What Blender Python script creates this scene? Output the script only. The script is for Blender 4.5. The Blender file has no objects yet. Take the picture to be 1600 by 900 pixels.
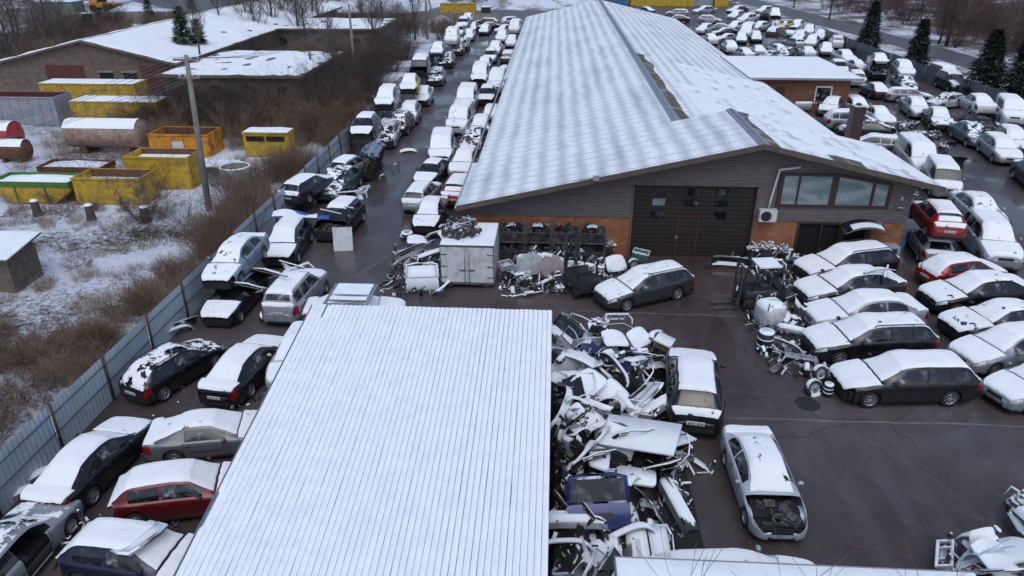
import bpy, math, random
from mathutils import Vector, Matrix, Euler, noise
R = math.radians
FPX = 1130.0
PITCH = math.atan(555 / FPX)
CAMH = 15.0
CP, SP = math.cos(PITCH), math.sin(PITCH)
ANG = R(3.2)                      # heading of the yard: fence, hall and alley run this way
CA, SA = math.cos(ANG), math.sin(ANG)
COL = bpy.context.scene.collection

def ray(px, py):
    u = (px - 800) / FPX; v = (py - 450) / FPX
    return u, CP - v * SP, -(SP + v * CP)
def P(px, py, z=0.0):             # survey point: where the photo's pixel meets height z
    a, b, c = ray(px, py); k = (z - CAMH) / c
    return Vector((a * k, b * k, z))
def YD(s, t, z=0.0):              # yard frame (s across, t deep) to world
    return Vector((s * CA + t * SA, -s * SA + t * CA, z))
def ST(v):                        # world to yard frame
    return v.x * CA - v.y * SA, v.x * SA + v.y * CA

# ---------------------------------------------------------------- tagging
def tag(o, label=None, cat=None, group=None, kind=None):
    if label: o['label'] = label
    if cat: o['category'] = cat
    if group: o['group'] = group
    if kind: o['kind'] = kind
    return o
def empty(name, loc=(0, 0, 0), rz=0.0):
    o = bpy.data.objects.new(name, None); COL.objects.link(o)
    o.location = loc; o.rotation_euler = (0, 0, rz); o.empty_display_size = .2
    return o
def link(name, me, parent=None, loc=(0, 0, 0), rot=(0, 0, 0), color=None):
    o = bpy.data.objects.new(name, me); COL.objects.link(o)
    o.location = loc; o.rotation_euler = rot
    if parent: o.parent = parent
    if color: o.color = (*color, 1)
    return o

# ---------------------------------------------------------------- mesh builder
class MB:
    def __init__(s): s.v = []; s.f = []; s.m = []; s.s = []
    def add(s, vs, fs, mi=0, sm=False, M=None):
        b = len(s.v)
        if M is not None: vs = [M @ Vector(p) for p in vs]
        s.v.extend([tuple(p) for p in vs])
        for f in fs: s.f.append(tuple(i + b for i in f)); s.m.append(mi); s.s.append(sm)
        return s
    def box(s, x0, x1, y0, y1, z0, z1, mi=0, M=None):
        vs = [(x0, y0, z0), (x1, y0, z0), (x1, y1, z0), (x0, y1, z0), (x0, y0, z1), (x1, y0, z1), (x1, y1, z1), (x0, y1, z1)]
        return s.add(vs, [(3, 2, 1, 0), (4, 5, 6, 7), (0, 1, 5, 4), (1, 2, 6, 5), (2, 3, 7, 6), (3, 0, 4, 7)], mi, False, M)
    def cbox(s, c, d, mi=0, rot=None, M=None):
        T = Matrix.Translation(c)
        if rot: T = T @ Euler(rot).to_matrix().to_4x4()
        if M is not None: T = M @ T
        return s.box(-d[0] / 2, d[0] / 2, -d[1] / 2, d[1] / 2, -d[2] / 2, d[2] / 2, mi, T)
    def tube(s, pts, r, n=6, mi=0, caps=True, sm=True, M=None):
        pts = [Vector(p) for p in pts]; rs = r if isinstance(r, (list, tuple)) else [r] * len(pts)
        vs = []; fs = []
        ref = None
        for i, p in enumerate(pts):
            d = (pts[min(i + 1, len(pts) - 1)] - pts[max(i - 1, 0)])
            if d.length < 1e-9: d = Vector((0, 0, 1))
            d.normalize()
            if ref is None:
                ref = Vector((0, 0, 1)) if abs(d.z) < .9 else Vector((1, 0, 0))
            a = d.cross(ref)
            if a.length < 1e-6: a = d.orthogonal()
            a.normalize(); b = d.cross(a); ref = a.cross(d) * -1 if False else ref
            for k in range(n):
                t = 2 * math.pi * k / n
                vs.append(p + (a * math.cos(t) + b * math.sin(t)) * rs[i])
        for i in range(len(pts) - 1):
            for k in range(n):
                k2 = (k + 1) % n
                fs.append((i * n + k, i * n + k2, (i + 1) * n + k2, (i + 1) * n + k))
        if caps:
            fs.append(tuple(range(n - 1, -1, -1))); fs.append(tuple((len(pts) - 1) * n + k for k in range(n)))
        return s.add(vs, fs, mi, sm, M)
    def lathe(s, prof, n=16, mi=0, axis='z', sm=True, M=None, closed=False):
        vs = []; fs = []
        for (r, z) in prof:
            for k in range(n):
                t = 2 * math.pi * k / n; c, q = math.cos(t) * r, math.sin(t) * r
                vs.append((c, q, z) if axis == 'z' else ((c, z, q) if axis == 'y' else (z, c, q)))
        m = len(prof)
        for i in range(m if closed else m - 1):
            j = (i + 1) % m
            for k in range(n):
                k2 = (k + 1) % n
                fs.append((i * n + k, i * n + k2, j * n + k2, j * n + k))
        return s.add(vs, fs, mi, sm, M)
    def grid(s, fn, nu, nv, mi=0, sm=True, M=None):
        vs = [fn(i / nu, j / nv) for i in range(nu + 1) for j in range(nv + 1)]
        fs = [(i * (nv + 1) + j, (i + 1) * (nv + 1) + j, (i + 1) * (nv + 1) + j + 1, i * (nv + 1) + j + 1) for i in range(nu) for j in range(nv)]
        return s.add(vs, fs, mi, sm, M)
    def prism(s, poly, z0, z1, mi=0, M=None):      # poly in XY, extruded in Z
        n = len(poly)
        vs = [(p[0], p[1], z0) for p in poly] + [(p[0], p[1], z1) for p in poly]
        fs = [tuple(range(n - 1, -1, -1)), tuple(range(n, 2 * n))] + [(i, (i + 1) % n, n + (i + 1) % n, n + i) for i in range(n)]
        return s.add(vs, fs, mi, False, M)
    def mesh(s, name, mats):
        me = bpy.data.meshes.new(name)
        me.from_pydata(s.v, [], s.f)
        for m in (mats if isinstance(mats, (list, tuple)) else [mats]): me.materials.append(m)
        me.polygons.foreach_set('material_index', s.m)
        me.polygons.foreach_set('use_smooth', s.s)
        me.update()
        return me
    def build(s, name, mats, parent=None, loc=(0, 0, 0), rot=(0, 0, 0), color=None):
        return link(name, s.mesh(name, mats), parent, loc, rot, color)

# ---------------------------------------------------------------- materials
def newmat(name):
    m = bpy.data.materials.new(name); m.use_nodes = True
    nt = m.node_tree; b = nt.nodes['Principled BSDF']
    return m, nt, b
def N(nt, t, **kw):
    n = nt.nodes.new(t)
    for k, v in kw.items():
        if k in n.inputs: n.inputs[k].default_value = v
        else: setattr(n, k, v)
    return n
def ramp(nt, fac, stops):
    r = nt.nodes.new('ShaderNodeValToRGB'); e = r.color_ramp.elements
    while len(e) > 1: e.remove(e[-1])
    e[0].position = stops[0][0]; e[0].color = (*stops[0][1], 1)
    for p, c in stops[1:]:
        q = e.new(p); q.color = (*c, 1)
    nt.links.new(fac, r.inputs[0]); return r.outputs[0]
def mix(nt, fac, a, b, mode='MIX'):
    n = nt.nodes.new('ShaderNodeMix'); n.data_type = 'RGBA'; n.blend_type = mode
    for i, x in ((0, fac), (6, a), (7, b)):
        if isinstance(x, (int, float)): n.inputs[i].default_value = x
        elif isinstance(x, tuple): n.inputs[i].default_value = (*x, 1)
        else: nt.links.new(x, n.inputs[i])
    return n.outputs[2]
def mth(nt, op, a, b=0.0, c=None):
    n = nt.nodes.new('ShaderNodeMath'); n.operation = op
    for i, x in enumerate((a, b, c)):
        if x is None: continue
        if isinstance(x, (int, float)): n.inputs[i].default_value = x
        else: nt.links.new(x, n.inputs[i])
    return n.outputs[0]
def coords(nt, kind='Object', scale=None, rot=None):
    tc = nt.nodes.new('ShaderNodeTexCoord'); out = tc.outputs[kind]
    if scale or rot:
        mp = nt.nodes.new('ShaderNodeMapping')
        if scale: mp.inputs['Scale'].default_value = scale
        if rot: mp.inputs['Rotation'].default_value = rot
        nt.links.new(out, mp.inputs[0]); out = mp.outputs[0]
    return out
def noisen(nt, vec, scale=5, detail=4, rough=.55):
    n = N(nt, 'ShaderNodeTexNoise', Scale=scale, Detail=detail, Roughness=rough)
    if vec is not None: nt.links.new(vec, n.inputs['Vector'])
    return n.outputs['Fac']
def bumpn(nt, b, h, strength=.3, dist=.02):
    n = N(nt, 'ShaderNodeBump', Strength=strength, Distance=dist)
    nt.links.new(h, n.inputs['Height']); nt.links.new(n.outputs[0], b.inputs['Normal'])
def simple(name, col, rough=.6, metal=0.0, var=.25, scale=3.0, bump=0.0, bscale=30., dirt=None, spec=None):
    m, nt, b = newmat(name)
    c = coords(nt)
    f = noisen(nt, c, scale, 5, .6)
    lo = tuple(x * (1 - var) for x in col); hi = tuple(min(1, x * (1 + var)) for x in col)
    colr = ramp(nt, f, [(.3, lo), (.7, hi)])
    if dirt:
        f2 = noisen(nt, c, scale * .6, 6, .7)
        colr = mix(nt, ramp(nt, f2, [(.5, (0, 0, 0)), (.66, (1, 1, 1))]), colr, dirt)
    nt.links.new(colr, b.inputs['Base Color'])
    b.inputs['Roughness'].default_value = rough; b.inputs['Metallic'].default_value = metal
    if spec is not None: b.inputs['Specular IOR Level'].default_value = spec
    if bump: bumpn(nt, b, noisen(nt, c, bscale, 4), bump, .02)
    return m

M = {}
def make_materials():
    # snow
    m, nt, b = newmat('snow'); c = coords(nt)
    f = noisen(nt, c, 2.2, 5, .6)
    nt.links.new(ramp(nt, f, [(.25, (.76, .82, .89)), (.6, (.86, .90, .94))]), b.inputs['Base Color'])
    b.inputs['Roughness'].default_value = .85
    bumpn(nt, b, noisen(nt, c, 14, 5, .65), .35, .03); M['snow'] = m
    # broken snow: holes where it slid off or melted
    m, nt, b = newmat('broken_snow'); c = coords(nt)
    def carsnow(name, cut, spread):
        m, nt, b = newmat(name); c = coords(nt); b.inputs['Base Color'].default_value = (.87, .90, .94, 1); b.inputs['Roughness'].default_value = .85
        oi = nt.nodes.new('ShaderNodeObjectInfo'); va = nt.nodes.new('ShaderNodeVectorMath'); va.operation = 'ADD'
        cb = nt.nodes.new('ShaderNodeCombineXYZ')
        for i, q in enumerate((61, 37, 13)): nt.links.new(mth(nt, 'MULTIPLY', oi.outputs['Random'], q), cb.inputs[i])
        nt.links.new(c, va.inputs[0]); nt.links.new(cb.outputs[0], va.inputs[1])
        f = noisen(nt, va.outputs[0], 2.4, 7, .68)
        th = mth(nt, 'ADD', cut, mth(nt, 'MULTIPLY', oi.outputs['Random'], spread))
        nt.links.new(ramp(nt, mth(nt, 'ADD', mth(nt, 'SUBTRACT', f, th), .5), [(.485, (0, 0, 0)), (.515, (1, 1, 1))]), b.inputs['Alpha'])
        bumpn(nt, b, f, .8, .06); M[name] = m
    carsnow('snow_broken', .49, .02); carsnow('car_snow', .27, .12)
    # thin patchy snow (melting, shows what is under it as grey)
    m, nt, b = newmat('thin_snow'); c = coords(nt)
    f = noisen(nt, c, 5, 6, .7)
    nt.links.new(ramp(nt, f, [(.36, (.16, .18, .21)), (.52, (.66, .72, .80))]), b.inputs['Base Color'])
    b.inputs['Roughness'].default_value = .7
    bumpn(nt, b, noisen(nt, c, 20, 4), .4, .02); M['thin_snow'] = m
    # car paint: colour of the object
    m, nt, b = newmat('car_paint'); oi = nt.nodes.new('ShaderNodeObjectInfo')
    c = coords(nt); f = noisen(nt, c, 3.5, 6, .7)
    g = ramp(nt, f, [(.42, (0, 0, 0)), (.75, (1, 1, 1))])
    # road grime: low on the body
    sx = nt.nodes.new('ShaderNodeSeparateXYZ'); nt.links.new(c, sx.inputs[0])
    low = mth(nt, 'MULTIPLY', ramp(nt, sx.outputs[2], [(.25, (1, 1, 1)), (.75, (0, 0, 0))]), .55)
    fac = mth(nt, 'ADD', mth(nt, 'MULTIPLY', g, .22), mth(nt, 'MULTIPLY', low, f))
    nt.links.new(mix(nt, fac, oi.outputs['Color'], (.055, .052, .050)), b.inputs['Base Color'])
    b.inputs['Metallic'].default_value = .25
    nt.links.new(mth(nt, 'ADD', mth(nt, 'MULTIPLY', fac, .5), .28), b.inputs['Roughness'])
    b.inputs['Coat Weight'].default_value = .35; b.inputs['Coat Roughness'].default_value = .12
    M['paint'] = m
    # frosted side glass: dark, snow-dusted towards its lower edge
    m, nt, b = newmat('car_glass'); c = coords(nt)
    f = noisen(nt, c, 1.7, 5, .65)
    nt.links.new(ramp(nt, f, [(.50, (.008, .010, .013)), (.62, (.05, .06, .07)), (.70, (.42, .47, .52))]), b.inputs['Base Color'])
    nt.links.new(ramp(nt, f, [(.5, (.07, .07, .07)), (.65, (.5, .5, .5))]), b.inputs['Roughness'])
    b.inputs['Specular IOR Level'].default_value = .7; M['glass'] = m
    M['rubber'] = simple('rubber', (.018, .018, .019), .8, var=.3, scale=8, bump=.2)
    M['plastic'] = simple('black_plastic', (.022, .023, .026), .5, var=.3, scale=6)
    M['dark'] = simple('dark_underside', (.012, .011, .011), .85, var=.4, scale=6)
    M['alloy'] = simple('alloy', (.45, .46, .48), .35, .7, var=.2, scale=8)
    M['steel'] = simple('bare_steel', (.26, .27, .29), .42, .75, var=.35, scale=9, bump=.2, dirt=(.09, .05, .035))
    M['rust'] = simple('rusty_metal', (.15, .065, .035), .85, .1, var=.5, scale=7, bump=.4, dirt=(.05, .035, .03))
    M['engine'] = simple('greasy_metal', (.11, .11, .115), .5, .5, var=.7, scale=14, bump=.5, dirt=(.03, .025, .022))
    M['lamp'] = simple('lamp_lens', (.42, .45, .48), .12, .3, var=.4, scale=12)
    M['tail'] = simple('tail_lens', (.20, .010, .010), .15, 0, var=.4, scale=10)
    M['orange_lens'] = simple('orange_plastic', (.65, .16, .03), .4, 0, var=.2)
    M['plate'] = simple('number_plate', (.6, .6, .58), .4, 0, var=.1, scale=40)
    M['plate_y'] = simple('number_plate_yellow', (.75, .42, .02), .4, 0, var=.1, scale=40)
    M['ink'] = simple('plate_ink', (.02, .02, .025), .5)
    M['plate_blue'] = simple('plate_blue', (.02, .06, .35), .4)
    M['seat'] = simple('seat_fabric', (.045, .045, .05), .9, 0, var=.3, scale=9, bump=.3)
    M['white_paint'] = simple('white_paint', (.62, .64, .66), .5, 0, var=.1, scale=3, bump=.1, dirt=(.42, .42, .40))
    M['cardboard'] = simple('cardboard', (.34, .22, .12), .9, 0, var=.25, scale=4)
    M['foil'] = simple('plastic_film', (.5, .52, .54), .25, 0, var=.3, scale=5, bump=.8, bscale=9)
    M['yellow'] = simple('yellow_paint', (.50, .32, .03), .55, 0, var=.25, scale=2.5, bump=.15, dirt=(.22, .13, .05))
    M['orange'] = simple('orange_paint', (.62, .25, .02), .5, 0, var=.2, scale=2.5, dirt=(.20, .08, .03))
    M['green'] = simple('green_paint', (.06, .16, .03), .6, 0, var=.3, scale=4)
    M['redtank'] = simple('red_paint', (.42, .03, .03), .45, 0, var=.3, scale=4, dirt=(.15, .03, .02))
    M['tankrust'] = simple('tank_rust', (.30, .20, .16), .75, 0, var=.4, scale=2.5, dirt=(.30, .27, .25))
    M['greybox'] = simple('grey_paint', (.27, .29, .34), .6, 0, var=.15, scale=2, dirt=(.33, .24, .22))
    M['concrete'] = simple('concrete', (.22, .21, .2), .9, 0, var=.25, scale=2.5, bump=.4)
    M['darkwall'] = simple('weathered_wall', (.125, .10, .085), .9, 0, var=.4, scale=1.2, bump=.4)
    M['wood'] = simple('old_wood', (.13, .105, .085), .85, 0, var=.35, scale=4, bump=.3)
    M['lightwood'] = simple('pallet_wood', (.3, .2, .11), .85, 0, var=.3, scale=5)
    M['fence'] = simple('fence_sheet', (.52, .61, .69), .5, .2, var=.12, scale=.8, dirt=(.42, .49, .54))
    M['fence_dark'] = simple('fence_grey', (.15, .165, .19), .6, .2, var=.15, scale=1)
    M['post_steel'] = simple('dark_post_steel', (.075, .045, .045), .7, .2, var=.3, scale=5)
    M['railred'] = simple('brown_red_steel', (.11, .035, .03), .7, .2, var=.3, scale=5)
    M['brown'] = simple('brown_frame', (.045, .022, .018), .6, 0, var=.2, scale=4)
    M['gate'] = simple('brown_gate', (.022, .015, .015), .6, 0, var=.2, scale=1.5)
    M['roofmetal'] = simple('roof_metal', (.26, .3, .36), .45, .4, var=.15, scale=2)
    M['fascia'] = simple('fascia', (.10, .075, .068), .7, 0, var=.25, scale=3)
    M['hole'] = simple('dark_opening', (.006, .006, .007), .9, 0, var=.2)
    M['blue_tarp'] = simple('blue_sheet', (.03, .12, .38), .5, 0, var=.3, scale=5)
    # window glass of the office: reflects the sky
    m, nt, b = newmat('window_glass'); c = coords(nt)
    nt.links.new(ramp(nt, noisen(nt, c, .8, 3), [(.4, (.07, .10, .12)), (.6, (.16, .21, .24))]), b.inputs['Base Color'])
    b.inputs['Roughness'].default_value = .05; b.inputs['Specular IOR Level'].default_value = 1.0; M['winglass'] = m
    # timber siding
    m, nt, b = newmat('timber_siding'); c = coords(nt)
    sx = nt.nodes.new('ShaderNodeSeparateXYZ'); nt.links.new(c, sx.inputs[0])
    fr = mth(nt, 'FRACT', mth(nt, 'MULTIPLY', sx.outputs[2], 7.0))
    g = ramp(nt, fr, [(0, (0, 0, 0)), (.10, (1, 1, 1)), (.9, (1, 1, 1)), (1, (.5, .5, .5))])
    f = noisen(nt, coords(nt, 'Object', (.5, .5, 9)), 2.2, 6, .7)
    base = ramp(nt, f, [(.3, (.085, .072, .070)), (.7, (.19, .165, .165))])
    nt.links.new(mix(nt, .75, base, g, 'MULTIPLY'), b.inputs['Base Color']); b.inputs['Roughness'].default_value = .85
    bumpn(nt, b, g, .6, .015); M['siding'] = m
    # bricks (wall in the XZ plane of its object)
    def brick(name, c1, c2, mortar, sc=4.6):
        m, nt, b = newmat(name); c = coords(nt)
        sx = nt.nodes.new('ShaderNodeSeparateXYZ'); nt.links.new(c, sx.inputs[0])
        cx = nt.nodes.new('ShaderNodeCombineXYZ')
        nt.links.new(mth(nt, 'ADD', sx.outputs[0], sx.outputs[1]), cx.inputs[0]); nt.links.new(sx.outputs[2], cx.inputs[1])
        br = N(nt, 'ShaderNodeTexBrick', Scale=sc); nt.links.new(cx.outputs[0], br.inputs['Vector'])
        br.inputs['Color1'].default_value = (*c1, 1); br.inputs['Color2'].default_value = (*c2, 1); br.inputs['Mortar'].default_value = (*mortar, 1)
        br.inputs['Mortar Size'].default_value = .025; br.inputs['Brick Width'].default_value = 1.15; br.inputs['Row Height'].default_value = .37
        f = noisen(nt, c, 1.4, 6, .7)
        nt.links.new(mix(nt, .8, br.outputs[0], ramp(nt, f, [(.3, (.45, .42, .42)), (.65, (1, 1, 1))]), 'MULTIPLY'), b.inputs['Base Color'])
        b.inputs['Roughness'].default_value = .9; bumpn(nt, b, br.outputs['Fac'], -.4, .01); return m
    M['brick'] = brick('red_brick', (.45, .17, .075), (.33, .12, .055), (.30, .19, .13))
    M['brick_old'] = brick('grey_brick', (.20, .145, .115), (.15, .11, .09), (.20, .17, .15), 3.2)
    M['brick_dark'] = brick('brown_brick', (.26, .10, .055), (.17, .07, .045), (.2, .14, .1), 4)
    # hall roof: sheets ribbed down the slope, snow left in bands along the battens
    def roofmat(name, cover, streak=False):
        m, nt, b = newmat(name); c = coords(nt)
        sx = nt.nodes.new('ShaderNodeSeparateXYZ'); nt.links.new(c, sx.inputs[0])
        X, Y = sx.outputs[0], sx.outputs[1]
        wob = noisen(nt, c, .5, 3)
        rib = mth(nt, 'SINE', mth(nt, 'MULTIPLY', Y, 2 * math.pi / .177))
        band = mth(nt, 'SINE', mth(nt, 'MULTIPLY', mth(nt, 'ADD', X, mth(nt, 'MULTIPLY', wob, .4)), 2 * math.pi / .98))
        big = noisen(nt, coords(nt, 'Object', (.35, .12, 1)), 1.3, 4, .6)
        med = noisen(nt, coords(nt, 'Object', (.6, 3.0, 1)), 1.5, 6, .7)
        v = mth(nt, 'ADD', mth(nt, 'MULTIPLY', rib, .55), mth(nt, 'MULTIPLY', band, .42))
        v = mth(nt, 'ADD', v, mth(nt, 'MULTIPLY', mth(nt, 'SUBTRACT', big, .5), 1.5))
        v = mth(nt, 'ADD', v, mth(nt, 'MULTIPLY', mth(nt, 'SUBTRACT', med, .5), 1.0))
        v = mth(nt, 'ADD', v, cover)
        s = nt.nodes.new('ShaderNodeMapRange'); s.inputs[1].default_value = -.22; s.inputs[2].default_value = .32; nt.links.new(v, s.inputs[0])
        under = ramp(nt, big, [(.3, (.32, .37, .44)), (.7, (.42, .47, .54))])
        if streak: under = ramp(nt, med, [(.35, (.11, .10, .085)), (.6, (.34, .38, .44))])
        sn = mix(nt, s.outputs[0], under, (.83, .87, .92))
        seam = mth(nt, 'FRACT', mth(nt, 'DIVIDE', Y, 1.06))
        line = mth(nt, 'MULTIPLY', mth(nt, 'LESS_THAN', seam, .05), mth(nt, 'GREATER_THAN', noisen(nt, coords(nt, 'Object', (.3, 1.1, 1)), 1.1, 3), .36))
        line = mth(nt, 'MULTIPLY', line, .85)
        nt.links.new(mix(nt, line, sn, (.06, .07, .09)), b.inputs['Base Color'])
        nt.links.new(mth(nt, 'ADD', .45, mth(nt, 'MULTIPLY', s.outputs[0], .4)), b.inputs['Roughness'])
        bumpn(nt, b, v, .35, .03); return m
    M['hallroof'] = roofmat('snowy_ribbed_roof', .36)
    M['hallroof_far'] = roofmat('snowy_ribbed_roof_far', .42)
    M['hallroof_lee'] = roofmat('snowy_roof_lee', .62, True)
    M['moss'] = simple('mossy_sheet', (.095, .085, .062), .8, 0, var=.35, scale=1.5, bump=.3, dirt=(.3, .33, .36))
    # plank marks in shed snow
    # asphalt: wet, brownish, puddles smoother
    m, nt, b = newmat('wet_asphalt'); c = coords(nt)
    big = noisen(nt, c, .11, 6, .62); mid = noisen(nt, c, .9, 7, .7); fine = noisen(nt, c, 35, 3, .6)
    base = ramp(nt, big, [(.36, (.056, .042, .040)), (.5, (.078, .064, .064)), (.62, (.108, .098, .106))])
    base = mix(nt, .55, base, ramp(nt, mid, [(.3, (.6, .56, .52)), (.7, (1.15, 1.1, 1.15))]), 'MULTIPLY')
    trk = noisen(nt, coords(nt, 'Object', (.55, .05, 1), (0, 0, R(12))), 1.2, 4, .6)
    base = mix(nt, ramp(nt, trk, [(.55, (0, 0, 0)), (.72, (.32, .32, .32))]), base, (.15, .145, .175))
    for (cx, cy, r_, w_) in ((21, 6.5, 9.2, .13), (21, 6.5, 10.7, .13), (6.5, 15, 6.2, .11), (6.5, 15, 7.5, .11), (16, 24, 8.5, .12), (16, 24, 9.9, .12), (-9, 52, 3.1, .1)):
        vm = nt.nodes.new('ShaderNodeVectorMath'); vm.operation = 'DISTANCE'; nt.links.new(c, vm.inputs[0]); vm.inputs[1].default_value = (cx, cy, 0)
        ln = nt.nodes.new('ShaderNodeMapRange'); ln.inputs[1].default_value = w_; ln.inputs[2].default_value = 0; nt.links.new(mth(nt, 'ABSOLUTE', mth(nt, 'SUBTRACT', vm.outputs['Value'], mth(nt, 'ADD', r_, mth(nt, 'MULTIPLY', mth(nt, 'SUBTRACT', big, .5), 1.2)))), ln.inputs[0])
        base = mix(nt, mth(nt, 'MULTIPLY', mth(nt, 'MULTIPLY', ln.outputs[0], mid), .22), base, (.17, .165, .18))
    cr = N(nt, 'ShaderNodeTexVoronoi', Scale=.13); cr.feature = 'DISTANCE_TO_EDGE'
    va = nt.nodes.new('ShaderNodeVectorMath'); va.operation = 'ADD'; nn = N(nt, 'ShaderNodeTexNoise', Scale=.8, Detail=6); nt.links.new(c, nn.inputs['Vector']); nt.links.new(c, va.inputs[0]); nt.links.new(nn.outputs['Color'], va.inputs[1]); nt.links.new(va.outputs[0], cr.inputs['Vector'])
    ck = mth(nt, 'MULTIPLY', mth(nt, 'LESS_THAN', cr.outputs['Distance'], .0035), .35)
    base = mix(nt, ck, base, (.02, .018, .018))
    nt.links.new(base, b.inputs['Base Color'])
    pud = noisen(nt, coords(nt, 'Object', (1, .6, 1)), .26, 6, .62)
    nt.links.new(ramp(nt, pud, [(.38, (.50, .50, .50)), (.52, (.30, .30, .30)), (.60, (.07, .07, .07))]), b.inputs['Roughness'])
    b.inputs['Specular IOR Level'].default_value = .45
    inv = mth(nt, 'MULTIPLY', ramp(nt, pud, [(.5, (1, 1, 1)), (.6, (.05, .05, .05))]), fine)
    bumpn(nt, b, inv, .35, .01); M['asphalt'] = m
    M['roadgrey'] = simple('road_asphalt', (.085, .08, .085), .45, 0, var=.25, scale=.5, bump=.2)
    M['oldseam'] = simple('slab_edge', (.15, .14, .145), .6, 0, var=.4, scale=3)
    # winter field: dead grass poking through snow
    def field(name, cov, sc=1.0):
        m, nt, b = newmat(name); c = coords(nt)
        big = noisen(nt, c, .16 * sc, 5, .6); fine = noisen(nt, coords(nt, 'Object', (1, 1, 1)), 3.2 * sc, 8, .78); f3 = noisen(nt, c, 9, 6, .75)
        v = mth(nt, 'ADD', mth(nt, 'MULTIPLY', big, 1.1), mth(nt, 'ADD', mth(nt, 'MULTIPLY', fine, 1.0), mth(nt, 'MULTIPLY', f3, .5)))
        s = nt.nodes.new('ShaderNodeMapRange'); s.inputs[1].default_value = 1.46 - cov; s.inputs[2].default_value = 1.66 - cov; nt.links.new(v, s.inputs[0])
        soil = ramp(nt, f3, [(.3, (.035, .026, .022)), (.55, (.10, .078, .06)), (.75, (.16, .13, .09))])
        nt.links.new(mix(nt, s.outputs[0], soil, (.66, .70, .80)), b.inputs['Base Color']); b.inputs['Roughness'].default_value = .9
        bumpn(nt, b, v, .9, .12); return m
    M['field'] = field('snowy_field', .34); M['yardleft'] = field('scrub_ground', .36); M['bank'] = field('road_bank', .25)
    M['farfield'] = field('far_field', .24, .5)
    M['snowpile'] = field('snowy_gravel', .34, 1)
    # twigs
    M['twig'] = simple('brown_twigs', (.17, .115, .08), .9, 0, var=.35, scale=.6)
    M['twig_red'] = simple('reddish_twigs', (.13, .07, .065), .9, 0, var=.35, scale=.4)
    M['twig_grey'] = simple('grey_twigs', (.11, .09, .085), .9, 0, var=.35, scale=.6)
    M['twig_dark'] = simple('dark_twigs', (.060, .045, .040), .9, 0, var=.35, scale=.5)
    M['straw'] = simple('straw', (.28, .21, .13), .9, 0, var=.35, scale=1)
    M['bark'] = simple('bark', (.06, .048, .042), .9, 0, var=.3, scale=6, bump=.5)
    M['needles'] = simple('conifer_needles', (.014, .022, .015), .85, 0, var=.5, scale=2)
    M['pine'] = simple('pine_needles', (.05, .075, .03), .85, 0, var=.5, scale=2)
    M['wire'] = simple('wire', (.16, .16, .17), .6)
make_materials()
# ================================================================ cars
def pl(keys, x):
    if x <= keys[0][0]: return keys[0][1]
    for (a, b), (c, d) in zip(keys, keys[1:]):
        if x <= c: return b + (d - b) * (x - a) / max(c - a, 1e-6)
    return keys[-1][1]
def sm(keys, x, w=.07):
    return sum(pl(keys, x + k * w) * q for k, q in ((-1, .12), (-.5, .23), (0, .3), (.5, .23), (1, .12)))

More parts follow.
